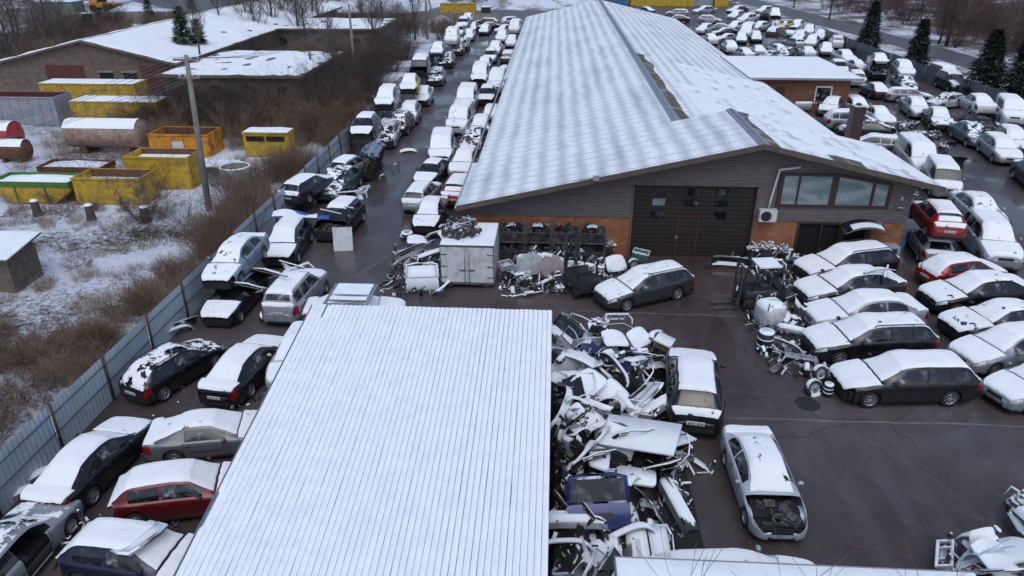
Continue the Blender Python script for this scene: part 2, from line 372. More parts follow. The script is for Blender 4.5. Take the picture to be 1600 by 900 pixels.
TYPES = {
 # L length, W width, top profile, cowl, rf roof front, rr roof rear, gb rear glass base, pil = window splits from the front
 'sedan': dict(L=4.6, W=1.77, top=[(0, .56), (.05, .66), (.2, .76), (1.2, .94), (1.98, 1.375), (2.4, 1.43), (3.05, 1.41), (3.4, 1.34), (4.02, 1.03), (4.45, 1.0), (4.55, .9), (4.6, .66)], cowl=1.2, rf=1.98, rr=3.36, gb=4.02, ax=(.84, 3.52), pil=(2.02, 2.72, 2.80, 3.62), wr=.57, belt=.98),
 'hatch': dict(L=4.1, W=1.72, top=[(0, .56), (.05, .66), (.18, .76), (1.0, .95), (1.72, 1.40), (2.1, 1.46), (3.25, 1.42), (3.5, 1.37), (3.93, .99), (4.03, .9), (4.1, .62)], cowl=1.0, rf=1.72, rr=3.46, gb=3.9, ax=(.78, 3.34), pil=(1.78, 2.48, 2.56, 3.42), wr=.57, belt=.98),
 'wagon': dict(L=4.7, W=1.79, top=[(0, .56), (.05, .66), (.2, .77), (1.18, .95), (1.95, 1.39), (2.35, 1.46), (3.9, 1.43), (4.18, 1.37), (4.52, 1.0), (4.62, .9), (4.7, .62)], cowl=1.18, rf=1.95, rr=4.12, gb=4.48, ax=(.88, 3.62), pil=(2.0, 2.72, 2.80, 3.52, 3.60, 4.22), wr=.60, belt=.98),
 'mpv': dict(L=4.35, W=1.76, top=[(0, .6), (.05, .72), (.18, .84), (.8, 1.05), (1.7, 1.56), (2.2, 1.64), (3.7, 1.6), (3.95, 1.52), (4.2, 1.1), (4.3, .95), (4.35, .65)], cowl=.8, rf=1.7, rr=3.88, gb=4.16, ax=(.82, 3.5), pil=(1.75, 2.5, 2.58, 3.4, 3.48, 3.95), wr=.62, belt=1.06),
 'suv': dict(L=4.55, W=1.84, top=[(0, .7), (.05, .85), (.15, .97), (1.25, 1.12), (1.9, 1.62), (2.2, 1.72), (4.0, 1.70), (4.2, 1.64), (4.44, 1.2), (4.5, 1.1), (4.55, .75)], cowl=1.25, rf=1.9, rr=4.16, gb=4.4, ax=(.85, 3.6), pil=(1.96, 2.66, 2.74, 3.45, 3.53, 4.18), wr=.66, belt=1.16),
 'coupe': dict(L=4.4, W=1.75, top=[(0, .52), (.05, .62), (.2, .72), (1.3, .9), (2.1, 1.29), (2.5, 1.33), (2.9, 1.31), (3.2, 1.25), (3.95, .97), (4.25, .95), (4.35, .86), (4.4, .62)], cowl=1.3, rf=2.1, rr=3.16, gb=3.95, ax=(.86, 3.4), pil=(2.1, 3.0), wr=.54, belt=.92),
 'van': dict(L=4.75, W=1.9, top=[(0, .75), (.05, .9), (.15, 1.0), (.85, 1.2), (1.5, 1.85), (1.8, 1.95), (4.5, 1.95), (4.62, 1.9), (4.69, 1.2), (4.72, 1.0), (4.75, .7)], cowl=.85, rf=1.5, rr=4.56, gb=4.66, ax=(.85, 3.85), pil=(1.55, 2.25), wr=.74, belt=1.2),
 'boxvan': dict(L=4.3, W=1.8, top=[(0, .7), (.05, .85), (.15, .95), (.85, 1.12), (1.5, 1.7), (1.8, 1.8), (4.1, 1.8), (4.2, 1.75), (4.26, 1.2), (4.28, 1.0), (4.3, .7)], cowl=.85, rf=1.5, rr=4.15, gb=4.24, ax=(.8, 3.5), pil=(1.55, 2.2, 2.3, 3.0), wr=.70, belt=1.14),
}
WR = .315
class Shell:
    def __init__(s, T, step=.085):
        s.T = T; L, W = T['L'], T['W']; s.L = L
        keys = set()
        x = 0
        while x < L: keys.add(round(x, 3)); x += step
        for a in (0, .02, .05, .10, L - .10, L - .05, L - .02, L, T['cowl'], T['cowl'] + .05, T['rf'], T['rf'] - .05, T['rr'], T['rr'] + .05, T['gb'], T['gb'] - .04): keys.add(round(a, 3))
        for a in T['pil']: keys.add(a)
        ra = WR + .055
        for a in T['ax']:
            for q in (-1, -.96, -.82, -.55, -.28, 0, .28, .55, .82, .96, 1): keys.add(round(a + q * ra, 3))
        ks = sorted(k for k in keys if 0 <= k <= L); xs = [ks[0]]
        prot = set(T['pil']) | {T['cowl'], T['rf'], T['rr'], T['gb'], L}
        for k in ks[1:]:
            if k - xs[-1] < .014 and k not in prot: continue
            xs.append(k)
        s.xs = xs
        plan = [(0, .60), (.02, .69), (.06, .78), (.15, .87), (.35, .94), (.7, .985), (1.2, 1), (L - 1.2, 1), (L - .6, .985), (L - .25, .94), (L - .1, .88), (L - .03, .80), (L, .72)]
        beltk = [(0, .5), (T['cowl'], T['belt'] - .09), (T['rf'], T['belt'] - .05), (L - .6, T['belt']), (L, T['belt'] - .03)]
        s.pts = []
        for x in xs:
            top = sm(T['top'], x, .13 if T['cowl'] + .15 < x < T['gb'] - .15 else .05) if .05 < x < L - .05 else pl(T['top'], x)
            w = W / 2 * pl(plan, x); wb = w - .055
            zt = min(sm(beltk, x), top - .035)
            if x < T['cowl']: zt = min(top - .055, zt + .2)
            if x > T['gb']: zt = min(T['belt'] + .0, top - .03)
            zb = .21 + (.05 if x < .3 or x > L - .3 else 0)
            zl = zb
            for a in T['ax']:
                d = abs(x - a)
                if d < ra: zl = max(zl, WR + math.sqrt(max(0, ra * ra - d * d)) * .98)
            wrk = [(0, wb - .16), (T['cowl'], T['W'] / 2 - .055 - .13), (T['rf'], T['wr']), (T['rr'], T['wr'] - .01), (T['gb'], T['W'] / 2 - .055 - .14), (L, wb - .16)]
            wr = min(sm(wrk, x, .06), wb - .03)
            up = max(0, top - zt)
            zr = top - min(.085, up * .45)
            h = zt - zl
            q = [(w - .16, zl + .01), (w - .02, zl), (w - .002, zl + .22 * h), (w, zl + .5 * h), (w - .006, zl + .8 * h), (wb + .025, zt - .03), (wb - .005, zt)]
            g0 = (wb - .03, zt + .012); g1 = (wr, zr)
            for t in (0.02, .36, .70, .95):
                bow = math.sin(t * math.pi) * .02
                q.append((g0[0] + (g1[0] - g0[0]) * t + bow, g0[1] + (g1[1] - g0[1]) * t))
            q += [(wr - .035, zr + (top - zr) * .45), (wr * .80, zr + (top - zr) * .72), (wr * .55, zr + (top - zr) * .90), (wr * .28, top - .004), (0, top)]
            s.pts.append([Vector((L / 2 - x, y, z)) for y, z in q])
        s.nh = len(s.pts[0])            # 16 half points
        # full loop: left (y+) bottom ... centre ... right bottom
        s.full = [hp + [Vector((p.x, -p.y, p.z)) for p in reversed(hp[:-1])] for hp in s.pts]
        s.n = len(s.full[0])
        # normals
        s.nor = []
        for i in range(len(xs)):
            row = []
            for j in range(s.n):
                a = s.full[min(i + 1, len(xs) - 1)][j] - s.full[max(i - 1, 0)][j]
                b = s.full[i][min(j + 1, s.n - 1)] - s.full[i][max(j - 1, 0)]
                nn = a.cross(b)
                if nn.length < 1e-9: nn = Vector((0, 0, 1))
                nn.normalize()
                row.append(nn)
            s.nor.append(row)
        # make sure they point out
        k = len(xs) // 2; c = s.n // 2
        if s.nor[k][c].z < 0: s.nor = [[-q for q in r] for r in s.nor]
    def half(s, j): return min(j, s.n - 2 - j)      # band index counted from the sill on either side
    def kind(s, i, j):
        T = s.T; x0, x1 = s.xs[i], s.xs[i + 1]; xm = (x0 + x1) / 2; b = s.half(j); left = j < s.n // 2
        tag_ = 'body'
        if T['cowl'] + .04 < xm < T['rf'] - .02 and b >= 11: return 'windshield'
        if T['rr'] + .045 < xm < T['gb'] - .03 and b >= 12: return 'rear_window'
        if 7 <= b <= 9:
            hh = s.pts[i][10].z - s.pts[i][7].z; h2 = s.pts[i + 1][10].z - s.pts[i + 1][7].z
            if min(hh, h2) > .13 and T['cowl'] < xm:
                p = T['pil']
                if xm < p[0] + .0: return 'side0' + 'lr'[not left]
                for q in range(0, len(p) - 1, 2):
                    if p[q] <= xm <= p[q + 1]: return 'side%d' % (q // 2 + (0 if q == 0 else 0)) + 'lr'[not left]
        if xm < .36 and b in (4, 5) and xm > .03: return 'head' + 'lr'[not left]
        if xm > s.L - .30 and b in (3, 4) and xm < s.L - .02: return 'tail' + 'lr'[not left]
        return 'body'
    def sub(s, pred, off=0.0, mb=None, mi=0, smooth=True):
        mb = mb or MB(); idx = {}; vs = []; fs = []
        for i in range(len(s.xs) - 1):
            for j in range(s.n - 1):
                if not pred(i, j): continue
                q = []
                for (a, b) in ((i, j), (i + 1, j), (i + 1, j + 1), (i, j + 1)):
                    if (a, b) not in idx:
                        idx[(a, b)] = len(vs); vs.append(s.full[a][b] + s.nor[a][b] * off)
                    q.append(idx[(a, b)])
                fs.append(tuple(q))
        mb.add(vs, fs, mi, smooth); return mb
    def seam(s, mb, x, b0, b1, mi, wd=.012, sides=(0, 1)):
        """panel gap across the side at distance x from the nose"""
        i = min(range(len(s.xs)), key=lambda k: abs(s.xs[k] - x))
        for sd in sides:
            js = [j if sd == 0 else s.n - 1 - j for j in range(b0, b1 + 1)]
            vs = []; fs = []
            for j in js:
                p = s.full[i][j] + s.nor[i][j] * .004
                vs += [p + Vector((wd / 2, 0, 0)), p - Vector((wd / 2, 0, 0))]
            for k in range(len(js) - 1): fs.append((2 * k, 2 * k + 1, 2 * k + 3, 2 * k + 2))
            mb.add(vs, fs, mi)
    def stripe(s, mb, x0, x1, b, t, mi, wd=.03, off=.006):
        for sd in (0, 1):
            vs = []; fs = []; n = 0
            for i, x in enumerate(s.xs):
                if x0 <= x <= x1:
                    j = b if sd == 0 else s.n - 1 - b; k = b + 1 if sd == 0 else s.n - 2 - b
                    p = s.full[i][j].lerp(s.full[i][k], t) + s.nor[i][j] * off
                    vs += [p + Vector((0, 0, wd / 2)), p - Vector((0, 0, wd / 2))]; n += 1
            for k in range(n - 1): fs.append((2 * k, 2 * k + 1, 2 * k + 3, 2 * k + 2))
            mb.add(vs, fs, mi)
    def snow(s, regions, seed=0, mb=None, mi=0):
        """blanket: regions = list of (x0,x1,minband,thickness)"""
        rnd = random.Random(seed); mb = mb or MB(); sel = {}
        for i in range(len(s.xs) - 1):
            xm = (s.xs[i] + s.xs[i + 1]) / 2
            for j in range(s.n - 1):
                b = s.half(j)
                for (x0, x1, mb_, th, ragged) in regions:
                    if x0 <= xm <= x1 and b >= mb_:
                        if ragged:
                            e = min(xm - x0, x1 - xm) ; nz = noise.noise(Vector((xm * 3 + seed * 7.3, j * .5, seed)))
                            if nz > ragged: continue
                            if b == mb_ and nz > -.05: continue
                        sel[(i, j)] = th; break
        cnt = {}
        tk = {}
        for (i, j), th in sel.items():
            for v in ((i, j), (i + 1, j), (i + 1, j + 1), (i, j + 1)):
                cnt[v] = cnt.get(v, 0) + 1; tk.setdefault(v, []).append(th)
        idx = {}; vs = []; fs = []
        N_ = len(s.xs)
        for v, c in cnt.items():
            i, j = v; full = c >= 4
            if not full and (i == 0 or i == N_ - 1): full = c >= 2
            th = sum(tk[v]) / len(tk[v])
            nz = .75 + .5 * noise.noise(Vector((s.xs[i] * 1.3, j * .35, seed * 3.1)))
            off = th * nz if full else .007
            d = (s.nor[i][j] * .6 + Vector((0, 0, .4)))
            jit = Vector((0, 0, 0)) if full or th < .01 else Vector((.035 * noise.noise(Vector((j * .9, s.xs[i] * 2.1, seed + 5))), .035 * noise.noise(Vector((s.xs[i] * 2.7, j * .8, seed))), 0))
            idx[v] = len(vs); vs.append(s.full[i][j] + d * off + jit)
        for (i, j) in sel: fs.append(tuple(idx[v] for v in ((i, j), (i + 1, j), (i + 1, j + 1), (i, j + 1))))
        mb.add(vs, fs, mi, True); return mb

def cap_faces(sh, mb, mi, front=True):
    i = 0 if front else len(sh.xs) - 1
    loop = list(sh.full[i]); cen = Vector((loop[0].x + (.025 if front else -.02), 0, sum(p.z for p in loop) / len(loop) - .03))
    # rounded cap: inner ring pushed out
    ring = [cen + (p - cen) * .86 + Vector((.03 if front else -.025, 0, 0)) for p in loop]
    n = len(loop)
    vs = loop + ring + [cen + Vector((.018 if front else -.015, 0, 0))]; fs = []
    for k in range(n):
        k2 = (k + 1) % n
        fs.append((k, k2, n + k2, n + k)); fs.append((n + k, n + k2, 2 * n))
    mb.add(vs, fs, mi, False)

MESH = {}
def cached(key, fn):
    if key not in MESH: MESH[key] = fn()
    return MESH[key]

def wheel_mesh():
    mb = MB(); r = WR
    mb.lathe([(r * .62, -.085), (r * .90, -.10), (r * .985, -.07), (r, -.03), (r, .03), (r * .985, .07), (r * .90, .10), (r * .62, .085)], 28, 0, 'y')
    return mb.mesh('tyre', M['rubber'])
def rim_mesh(spokes=7):
    mb = MB(); r = WR * .64
    mb.lathe([(r, -.08), (r, .085), (r * .93, .095), (r * .88, .07), (r * .88, -.06)], 28, 0, 'y')
    mb.lathe([(.001, .075), (.05, .075), (.055, .05)], 14, 0, 'y')
    for k in range(spokes):
        a = 2 * math.pi * k / spokes
        T = Matrix.Rotation(a, 4, 'Y')
        mb.cbox((0, .062, r * .5), (.042, .022, r * .86), 0, M=T)
    mb.lathe([(.001, .01), (r * .88, .01)], 20, 1, 'y')
    return mb.mesh('rim', [M['alloy'], M['dark']])

def snow_regions(T, var):
    c, rf, rr, gb, L = T['cowl'], T['rf'], T['rr'], T['gb'], T['L']
    roof = (rf - .07, rr + .05, 11, .075, 0); hood = (.05, c - .01, 7, .06, 0); wind = (c + .045, rf - .05, 11, .04, 0)
    rear = (rr + .04, gb + .02, 11, .04, 0); trunk = (gb + .0, L - .05, 7, .06, 0)
    sideq = (rr + .04, gb - .0, 11, .02, 0)
    d = dict(full=[roof, hood, wind, rear, trunk], bw=[roof, hood, rear, trunk], br=[roof, hood, wind, trunk],
             bare=[roof, hood, trunk], patch=[roof, (hood[0], hood[1], 7, .03, 0), wind, rear, trunk],
             nohood=[roof, wind, rear, trunk], roof=[roof], halfrear=[roof, hood, wind, (rr + .2, gb - .03, 12, .03, 0), trunk])
    return d[var] if var else []

def dents(T): pass

def car_meshes(typ, snowv, dmg, lod):
    """returns list of (part name, mesh, loc, rot, [children])"""
    T = TYPES[typ]; L, W = T['L'], T['W']
    sh = cached(('shell', typ, lod), lambda: Shell(T, .085 if not lod else .16))
    def k(i, j):
        return cached(('k', typ, lod, i, j), lambda: sh.kind(i, j))
    c = T['cowl']
    nohood = 'h' in dmg; nofront = 'f' in dmg; nodoor = 'd' in dmg; norear = 't' in dmg; nowind = 'w' in dmg
    d0 = T['pil'][0] - .25; d1 = T['pil'][1] + .04
    def removed(i, j):
        xm = (sh.xs[i] + sh.xs[i + 1]) / 2; b = sh.half(j)
        if nohood and xm < c - .05 and b >= 6: return True
        if nofront and xm < .33: return True
        if norear and xm > L - .22 and b < 9: return True
        if nodoor and d0 < xm < d1 and 1 <= b <= 9 and j > sh.n // 2: return True
        if nodoor and 'D' in dmg and d0 < xm < d1 and 1 <= b <= 9: return True
        return False
    allglass = lambda kk: kk.startswith('side') or kk in ('windshield', 'rear_window')
    def body(mb):
        sh.sub(lambda i, j: k(i, j) == 'body' and not removed(i, j), 0, mb, 0)
        if not nofront: cap_faces(sh, mb, 0, True)
        if not norear: cap_faces(sh, mb, 0, False)
        if not lod:
            for x in ([T['pil'][0] - .28, T['pil'][1] + .04] + ([T['pil'][3] - .12] if len(T['pil']) > 3 else [])):
                sh.seam(mb, x, 1, 7, 1)
            sh.stripe(mb, T['pil'][0] - .3, T['pil'][-1] - .1, 2, .9, 1, .03)
            for x in (T['pil'][1] - .1, (T['pil'][3] - .18 if len(T['pil']) > 3 else T['pil'][1] - .1)):
                for sd in (-1, 1): mb.cbox((L / 2 - x, sd * (W / 2 - .002), T['belt'] - .16), (.17, .03, .03), 1)
        return mb
    # number plate, grille at the ends
    def chassis(mb, mi=0):
        mb.box(-L / 2 + .12, L / 2 - .12, -W / 2 + .27, W / 2 - .27, .17, .52, mi)
        mb.box(-L / 2 + T['ax'][1] * 0 + .9, L / 2 - T['ax'][0] - .45, -W / 2 + .08, W / 2 - .08, .2, .3, mi)
        for a in T['ax']:
            x = L / 2 - a
            mb.box(x - .36, x + .36, -W / 2 + .20, W / 2 - .20, .3, .66, mi)
        if nohood or nofront:
            mb.box(L / 2 - c, L / 2 - .2, -W / 2 + .16, W / 2 - .16, .3, .58, mi)
        return mb
    def engine(mb):
        rnd = random.Random(hash(typ) % 97 if False else 5)
        for _ in range(26):
            x = L / 2 - rnd.uniform(.25, c - .1); y = rnd.uniform(-.5, .5)
            mb.cbox((x, y, rnd.uniform(.6, .74)), (rnd.uniform(.08, .35), rnd.uniform(.08, .3), rnd.uniform(.06, .2)), 0, (rnd.uniform(-.3, .3), rnd.uniform(-.3, .3), rnd.uniform(0, 3)))
        for _ in range(7):
            x = L / 2 - rnd.uniform(.3, c - .2); y = rnd.uniform(-.5, .5)
            mb.tube([(x, y, .7), (x + rnd.uniform(-.2, .2), y + rnd.uniform(-.3, .3), .82), (x + rnd.uniform(-.4, .4), y + rnd.uniform(-.4, .4), .7)], .025, 6, 0)
        mb.box(L / 2 - .26, L / 2 - .2, -.55, .55, .3, .68, 0)      # radiator
        return mb
    def grille(mb, mi=0):
        zt = T['top'][1][1]
        mb.cbox((L / 2 + .028, 0, zt - .11), (.03, .62, .11), mi)
        mb.cbox((L / 2 + .022, 0, .34), (.03, .8, .09), mi)
        return mb
    def lights(mb, which, mi):
        sh.sub(lambda i, j: k(i, j) in which and not removed(i, j), .004, mb, mi); return mb
    def interior(mb, mi=0):
        for y in (-.36, .36):
            for x, in ((T['pil'][0] + .75,), (T['pil'][-1] - .7,)):
                X = L / 2 - x
                mb.box(X - .1, X + .42, y - .24, y + .24, .32, .62, mi)
                mb.cbox((X - .14, y, .86), (.14, .46, .62), mi, (0, -.2, 0)); mb.cbox((X - .22, y, 1.2), (.1, .26, .16), mi, (0, -.2, 0))
        mb.box(-L / 2 + .5, L / 2 - T['cowl'] - .15, -W / 2 + .14, W / 2 - .14, .24, .34, mi)
        mb.box(L / 2 - T['cowl'] - .25, L / 2 - T['cowl'] - .02, -W / 2 + .12, W / 2 - .12, .5, .92, mi)
        return mb
    parts = []
    if lod:
        mb = body(MB())
        sh.sub(lambda i, j: allglass(k(i, j)) and not removed(i, j), -.012, mb, 1)
        lights(mb, ('headl', 'headr'), 2); lights(mb, ('taill', 'tailr'), 3)
        chassis(mb, 4)
        for a in T['ax']:
            for sd in (-1, 1):
                mb.lathe([(.001, -.09), (WR * .9, -.09), (WR, -.05), (WR, .05), (WR * .9, .09), (WR * .6, .09), (.001, .07)], 14, 4, 'y', True, Matrix.Translation((L / 2 - a, sd * (W / 2 - .11), WR)) @ Matrix.Rotation(0 if sd > 0 else math.pi, 4, 'Z'))
                mb.lathe([(.001, .095), (WR * .6, .095)], 12, 6, 'y', False, Matrix.Translation((L / 2 - a, sd * (W / 2 - .11), WR)) @ Matrix.Rotation(0 if sd > 0 else math.pi, 4, 'Z'))
        if nohood or nofront: engine(mb2 := MB()); mb.add(mb2.v, mb2.f, 4)
        sh.snow(snow_regions(T, snowv), 3, mb, 5)
        return mb.mesh('car', [M['paint'], M['glass'], M['lamp'], M['tail'], M['dark'], M['snow_broken' if snowv == 'patch' else 'car_snow'], M['alloy']])
    parts.append(('body', body(MB()).mesh('body', [M['paint'], M['plastic']]), (0, 0, 0), []))
    parts.append(('chassis', chassis(MB()).mesh('chassis', M['dark']), (0, 0, 0), []))
    for nm, mat_ in (('windshield', 'glass'), ('rear_window', 'glass')):
        if nm == 'windshield' and nowind: continue
        parts.append((nm, sh.sub(lambda i, j: k(i, j) == nm and not removed(i, j), -.012).mesh(nm, M[mat_]), (0, 0, 0), []))
    for q in range(len(T['pil']) // 2):
        for lr in 'lr':
            if nodoor and q == 0 and (lr == 'r' or 'D' in dmg): continue
            mb = sh.sub(lambda i, j: k(i, j) == 'side%d%s' % (q, lr), -.012)
            if mb.f: parts.append(('side_window', mb.mesh('side_window', M['glass']), (0, 0, 0), []))
    if not nofront:
        for lr in 'lr': parts.append(('headlight', lights(MB(), ('head' + lr,), 0).mesh('headlight', M['lamp']), (0, 0, 0), []))
        parts.append(('grille', grille(MB()).mesh('grille', M['plastic']), (0, 0, 0), []))
    if not norear:
        for lr in 'lr': parts.append(('tail_light', lights(MB(), ('tail' + lr,), 0).mesh('tail_light', M['plastic' if 'c' in dmg else 'tail']), (0, 0, 0), []))
        mb = MB(); zp = .62 if typ in ('hatch', 'wagon', 'sedan', 'coupe') else .8
        mb.cbox((-L / 2 - .05, 0, zp), (.03, .52, .11), 0)
        for q in range(7): 
            if q != 3: mb.cbox((-L / 2 - .067, -.19 + q * .064, zp), (.006, .03, .065), 1)
        parts.append(('number_plate', mb.mesh('number_plate', [M['plate_y'] if 'y' in dmg else M['plate'], M['ink']]), (0, 0, 0), []))
        mb = MB(); mb.cbox((-L / 2 - .03, 0, .34), (.03, 1.1, .1), 0); parts.append(('bumper_trim', mb.mesh('bumper_trim', M['plastic']), (0, 0, 0), []))
    if nohood or nofront: parts.append(('engine', engine(MB()).mesh('engine', M['engine']), (0, 0, 0), []))
    if nodoor or nowind: parts.append(('interior', interior(MB()).mesh('interior', M['seat']), (0, 0, 0), []))
    # mirrors
    for sd in (1, -1):
        if nodoor and (sd < 0 or 'D' in dmg): continue
        mb = MB(); mb.lathe([(.001, -.09), (.05, -.085), (.07, -.04), (.072, .03), (.05, .085), (.001, .09)], 10, 0, 'y')
        parts.append(('mirror', mb.mesh('mirror', M['paint']), (L / 2 - T['cowl'] - .42, sd * (W / 2 + .07), T['belt'] + .02), []))
    if 'r' in dmg:      # roof rails
        for sd in (1, -1):
            mb = MB(); ys = T['wr'] - .03; zr = T['top'][5][1]
            mb.tube([(L / 2 - T['rf'] - .15, sd * ys, zr - .04), (L / 2 - T['rf'] - .25, sd * ys, zr + .04), (L / 2 - T['rr'] + .15, sd * ys, zr + .02), (L / 2 - T['rr'] + .02, sd * ys, zr - .05)], .018, 6)
            parts.append(('roof_rail', mb.mesh('roof_rail', M['plastic']), (0, 0, 0), []))
    wm = cached('wheel', wheel_mesh)
    for qi, a in enumerate(T['ax']):
        for sd in (1, -1):
            if 'x' in dmg and qi == 0: continue
            rm = cached(('rim', len(typ) % 3), lambda: rim_mesh(5 + len(typ) % 3))
            parts.append(('wheel', wm, (L / 2 - a, sd * (W / 2 - .115), WR), [('rim', rm)]))
    if snowv: parts.append(('snow_cover', sh.snow(snow_regions(T, snowv), 3).mesh('snow_cover', M['snow_broken' if snowv == 'patch' else 'car_snow']), (0, 0, 0), []))
    return parts

CARS = []
USED = {}
def car(typ, color, f, r, label, snow='full', dmg='', zb=0.0, lod=False, group='cars stored in the yard', pitch=0.0, roll=0.0, name=None, cat='car', hmid=.62, sc=None):
    """f, r: where the middle of nose and tail are seen (photo pixels), hmid above what the car stands on"""
    a = P(f[0], f[1], zb + hmid); b = P(r[0], r[1], zb + hmid)
    mid = (a + b) / 2; d = a - b; hd = math.atan2(d.y, d.x)
    T = TYPES[typ]; ratio = d.length / T['L']
    CARS.append((label, typ, round(d.length, 2), T['L']))
    s = sc or max(.93, min(1.06, ratio))
    if ratio < .9 or ratio > 1.12: USED.setdefault('odd', []).append((label[:50], round(ratio, 2)))
    return place_car(typ, color, (mid.x, mid.y, zb), hd, label, snow, dmg, lod, group, pitch, roll, name, cat, s)
NAMES = {'sedan': 'sedan', 'hatch': 'hatchback', 'wagon': 'estate_car', 'mpv': 'people_carrier', 'suv': 'off_road_car', 'coupe': 'coupe', 'van': 'delivery_van', 'boxvan': 'small_van'}
def place_car(typ, color, loc, hd, label, snow='full', dmg='', lod=False, group=None, pitch=0, roll=0, name=None, cat='car', s=1.0):
    name = name or NAMES[typ]
    if typ in ('van', 'boxvan'): cat = 'van'
    if lod:
        me = cached(('lod', typ, snow, dmg), lambda: car_meshes(typ, snow, dmg, True))
        o = link(name, me, None, loc, (0, 0, 0), color)
    else:
        parts = cached(('car', typ, snow, dmg), lambda: car_meshes(typ, snow, dmg, False))
        o = empty(name, loc)
        for (nm, me, pl_, ch) in parts:
            rot = (0, 0, 0)
            if nm == 'wheel' and pl_[1] < 0: rot = (0, 0, math.pi)
            p = link(nm, me, o, pl_, rot, color)
            for (cn, cm) in ch: link(cn, cm, p, (0, 0, 0), (0, 0, 0), color)
    o.rotation_euler = Euler((roll, pitch, hd), 'XYZ'); o.scale = (s, s, s)
    return tag(o, label, cat, group)
# ================================================================ setting
def sheet(name, poly, z, m, kind='structure', holes=None):
    mb = MB(); mb.add([(p[0], p[1], 0) for p in poly], [tuple(range(len(poly)))])
    o = mb.build(name, m, None, (0, 0, z), (0, 0, -ANG)); return tag(o, kind=kind)
# (all in the yard frame)
sheet('ground', [(-900, -60), (900, -60), (900, 1500), (-900, 1500)], -.02, M['farfield'])
sheet('asphalt_yard', [(-15.9, -10), (60, -10), (60, 60), (43.5, 100), (41.5, 150), (-12, 150), (-15.9, 108)], 0, M['asphalt'])
def terrain(name, s0, s1, t0, t1, n, m, amp, z0, holes=None):
    nu = max(4, int((s1 - s0) / n)); nv = max(4, int((t1 - t0) / n))
    def fn(u, v):
        s, t = s0 + (s1 - s0) * u, t0 + (t1 - t0) * v
        e = min(1, u * 12, (1 - u) * 12, v * 12, (1 - v) * 12)
        return (s, t, z0 + e * amp * (.5 + noise.noise(Vector((s * .35, t * .35, 2))) + .5 * noise.noise(Vector((s * 1.1, t * 1.1, 5)))))
    mb = MB(); mb.grid(fn, nu, nv); return tag(mb.build(name, m, None, (0, 0, 0), (0, 0, -ANG)), kind='structure')
terrain('scrub_field', -75, -16.1, 2, 66, .5, M['yardleft'], .10, .0)
terrain('snowy_lot', -90, -15.9, 60, 136, 1.2, M['field'], .16, .0)
sheet('road', [(50.8, 20), (56.2, 20), (56.2, 110), (53.8, 150), (50.5, 190), (46, 400), (40, 400), (44.2, 190), (46.8, 150), (50.8, 110)], .03, M['roadgrey'])
sheet('verge', [(43.6, 20), (50.7, 20), (50.7, 110), (46.7, 150), (44.1, 190), (42.2, 190), (41.8, 120)], .02, M['bank'])
terrain('roadside_bank', 56.4, 140, 40, 200, 1.5, M['bank'], .5, .02)
sheet('gravel_yard', [(-90, 137.6), (40, 137.6), (38, 240), (-120, 240)], .02, M['roadgrey'])
# expansion joints and lighter slab edges in the yard
mb = MB()
for (a, b, w_) in (((5, 20.75), (24, 20.95), .05), ((-1, 28.4), (10.5, 28.2), .03), ((-12.3, 25), (-8.2, 34), .04), ((4.4, 30.0), (9.5, 30.3), .02), ((-7.0, 40), (-6.5, 62), .05), ((14, 12), (16.8, 17), .025)):
    a = Vector((*a, 0)); b = Vector((*b, 0)); d = (b - a).normalized(); n_ = Vector((-d.y, d.x, 0)); k = 24; vs = []; fs = []
    for i in range(k + 1):
        p = a.lerp(b, i / k) + n_ * noise.noise(Vector((i * .4, a.x, 1))) * .06; ww = w_ * (.4 + .8 * random.Random(i * 7).random())
        vs += [p + n_ * ww, p - n_ * ww]
    for i in range(k): fs.append((2 * i, 2 * i + 1, 2 * i + 3, 2 * i + 2))
    mb.add(vs, fs)
tag(mb.build('slab_joint_marking', M['oldseam'], None, (0, 0, .004), (0, 0, -ANG)), kind='structure')

